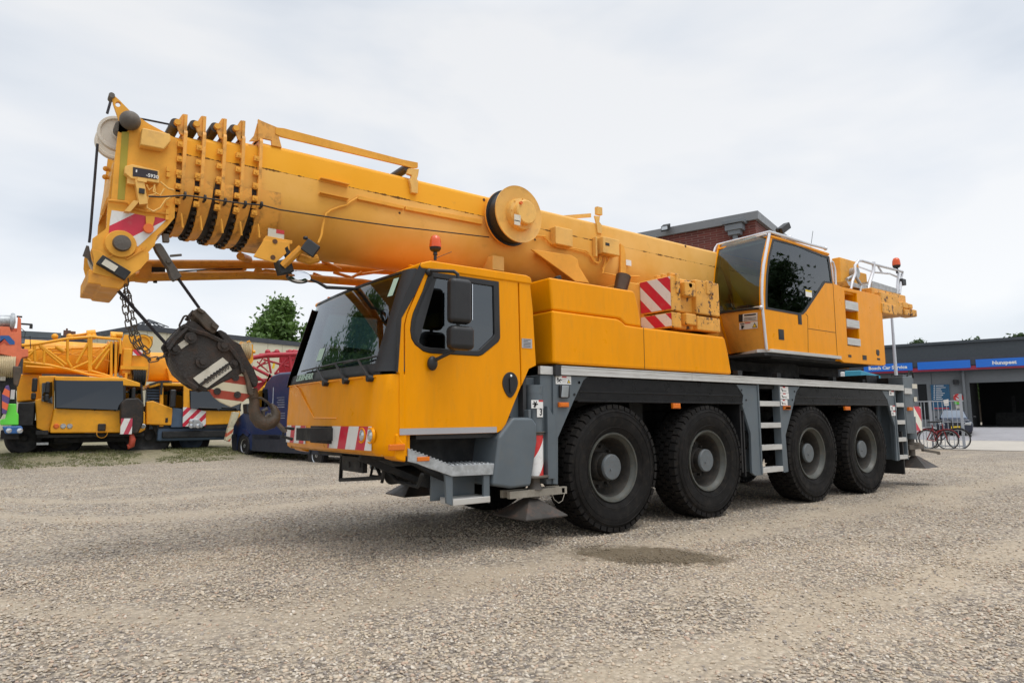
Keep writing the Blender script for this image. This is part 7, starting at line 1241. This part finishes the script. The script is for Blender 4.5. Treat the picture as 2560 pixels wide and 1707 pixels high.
# pebbles: loose stones near the camera
rg=np.random.default_rng(5)
def pebbles(n,r0,r1,smin,smax,name,sub):
    # in a wedge in front of the camera, density falling with distance
    u=rg.random(n); r=np.sqrt(r0**2+(r1**2-r0**2)*u) if r1<8 else r0*(r1/r0)**u
    az=YAW+np.radians(rg.uniform(-43,43,n)); x=CAM.x+np.sin(az)*r; y=CAM.y+np.cos(az)*r
    keep=np.ones(n,bool)
    f=np.array([mn.noise(Vector((a*.55+b*.1,b*.9,7.3)))+.5*mn.noise(Vector((a*1.7,b*1.7,1.3))) for a,b in zip(x,y)])
    keep&=(f*.55+.75*rg.random(n))>.10
    tt=np.maximum(0,-3.6-x); yt=.55*tt*tt-.72
    wob=np.array([.55*mn.noise(Vector((a*.8,b*.8,4.4))) for a,b in zip(x,y)])
    for off,wd in ((0,.42),(2.15,.30),(-5.2,.5),(-7.4,.45)): keep&=(np.abs(y-yt+off+wob)/wd>.35+1.0*rg.random(n))|(rg.random(n)<.33)
    for wx in (0,1.65,4.10,5.75): keep&=~((np.abs(x-wx)<.17)&((y>0)&(y<.38)|((y>W-.38)&(y<W))))
    x=x[keep];y=y[keep];n=len(x); z=np.array([gz(a,b) for a,b in zip(x,y)]); s=smin+(smax-smin)*rg.random(n)**2.4
    me=bpy.data.meshes.new(name); me.vertices.add(n); me.vertices.foreach_set('co',np.stack([x,y,z+s*.18],1).ravel())
    sc3=np.stack([s*(.8+.5*rg.random(n)),s*(.65+.4*rg.random(n)),s*(.40+.3*rg.random(n))],1); at=me.attributes.new('sz','FLOAT_VECTOR','POINT'); at.data.foreach_set('vector',sc3.ravel()); ro=np.stack([rg.normal(0,.3,n),rg.normal(0,.3,n),rg.random(n)*6.28],1); at=me.attributes.new('ro','FLOAT_VECTOR','POINT'); at.data.foreach_set('vector',ro.ravel())
    o=bpy.data.objects.new(name,me); COL.objects.link(o); o['kind']='stuff'; o['label']='loose rounded pebbles scattered over the yard'; o['category']='gravel'
    ng=bpy.data.node_groups.new(name,'GeometryNodeTree'); ng.interface.new_socket('Geometry',in_out='INPUT',socket_type='NodeSocketGeometry'); ng.interface.new_socket('Geometry',in_out='OUTPUT',socket_type='NodeSocketGeometry'); Nn=ng.nodes; Ln=ng.links
    gi=Nn.new('NodeGroupInput'); go=Nn.new('NodeGroupOutput'); ico=Nn.new('GeometryNodeMeshIcoSphere'); ico.inputs['Radius'].default_value=.5; ico.inputs['Subdivisions'].default_value=sub
    spn=Nn.new('GeometryNodeSetPosition'); no=Nn.new('ShaderNodeTexNoise'); no.inputs['Scale'].default_value=1.6; sub_=Nn.new('ShaderNodeVectorMath'); sub_.operation='SUBTRACT'; sub_.inputs[1].default_value=(.5,.5,.5); scn=Nn.new('ShaderNodeVectorMath'); scn.operation='SCALE'; scn.inputs['Scale'].default_value=.45; Ln.new(no.outputs['Color'],sub_.inputs[0]); Ln.new(sub_.outputs[0],scn.inputs[0]); Ln.new(scn.outputs[0],spn.inputs['Offset']); Ln.new(ico.outputs['Mesh'],spn.inputs['Geometry'])
    ss=Nn.new('GeometryNodeSetShadeSmooth'); Ln.new(spn.outputs[0],ss.inputs['Geometry']); smt=Nn.new('GeometryNodeSetMaterial'); smt.inputs['Material'].default_value=PEB; Ln.new(ss.outputs[0],smt.inputs['Geometry'])
    m2p=Nn.new('GeometryNodeMeshToPoints'); Ln.new(gi.outputs[0],m2p.inputs['Mesh']); ip=Nn.new('GeometryNodeInstanceOnPoints'); Ln.new(m2p.outputs['Points'],ip.inputs['Points']); Ln.new(smt.outputs[0],ip.inputs['Instance'])
    for nm,sk in (('sz','Scale'),('ro','Rotation')):
        na=Nn.new('GeometryNodeInputNamedAttribute'); na.data_type='FLOAT_VECTOR'; na.inputs['Name'].default_value=nm; Ln.new(na.outputs['Attribute'],ip.inputs[sk])
    Ln.new(ip.outputs[0],go.inputs[0]); md=o.modifiers.new('scatter','NODES'); md.node_group=ng; me.materials.append(PEB); return o
PEB=groundmat('pebble_stone',True)
pebbles(95000,2.6,7.0,.007,.025,'gravel',2); pebbles(100000,6.5,24,.010,.032,'gravel',1)
# short grass at the back
n=9000; gx_=rg.uniform(-9,4.5,n); gy_=rg.normal(18.0,1.1,n); k=(gy_>15.8)&(gy_<20.5); gx_=gx_[k];gy_=gy_[k]; m=MB()
for a,b in zip(gx_,gy_):
    if mn.noise(Vector((a*.8,b*.8,2)))<-.12: continue
    z=gz(a,b)
    for j in range(3): t=rg.random()*6.28; h=.015+.05*rg.random(); dx,dy=math.cos(t)*.012,math.sin(t)*.012; lx,ly=rg.normal(0,.02,2); ox,oy=rg.normal(0,.03,2); m.add([(a+ox-dx,b+oy-dy,z),(a+ox+dx,b+oy+dy,z),(a+ox+lx,b+oy+ly,z+h)],[(0,1,2)])
gr=top('grass',m,leafmat('grass_blade',(.10,.125,.04),(.25,.25,.11)),'short rough grass growing at the back edge of the yard','grass',(0,0,0),kind='stuff',fix=False,smooth=0)
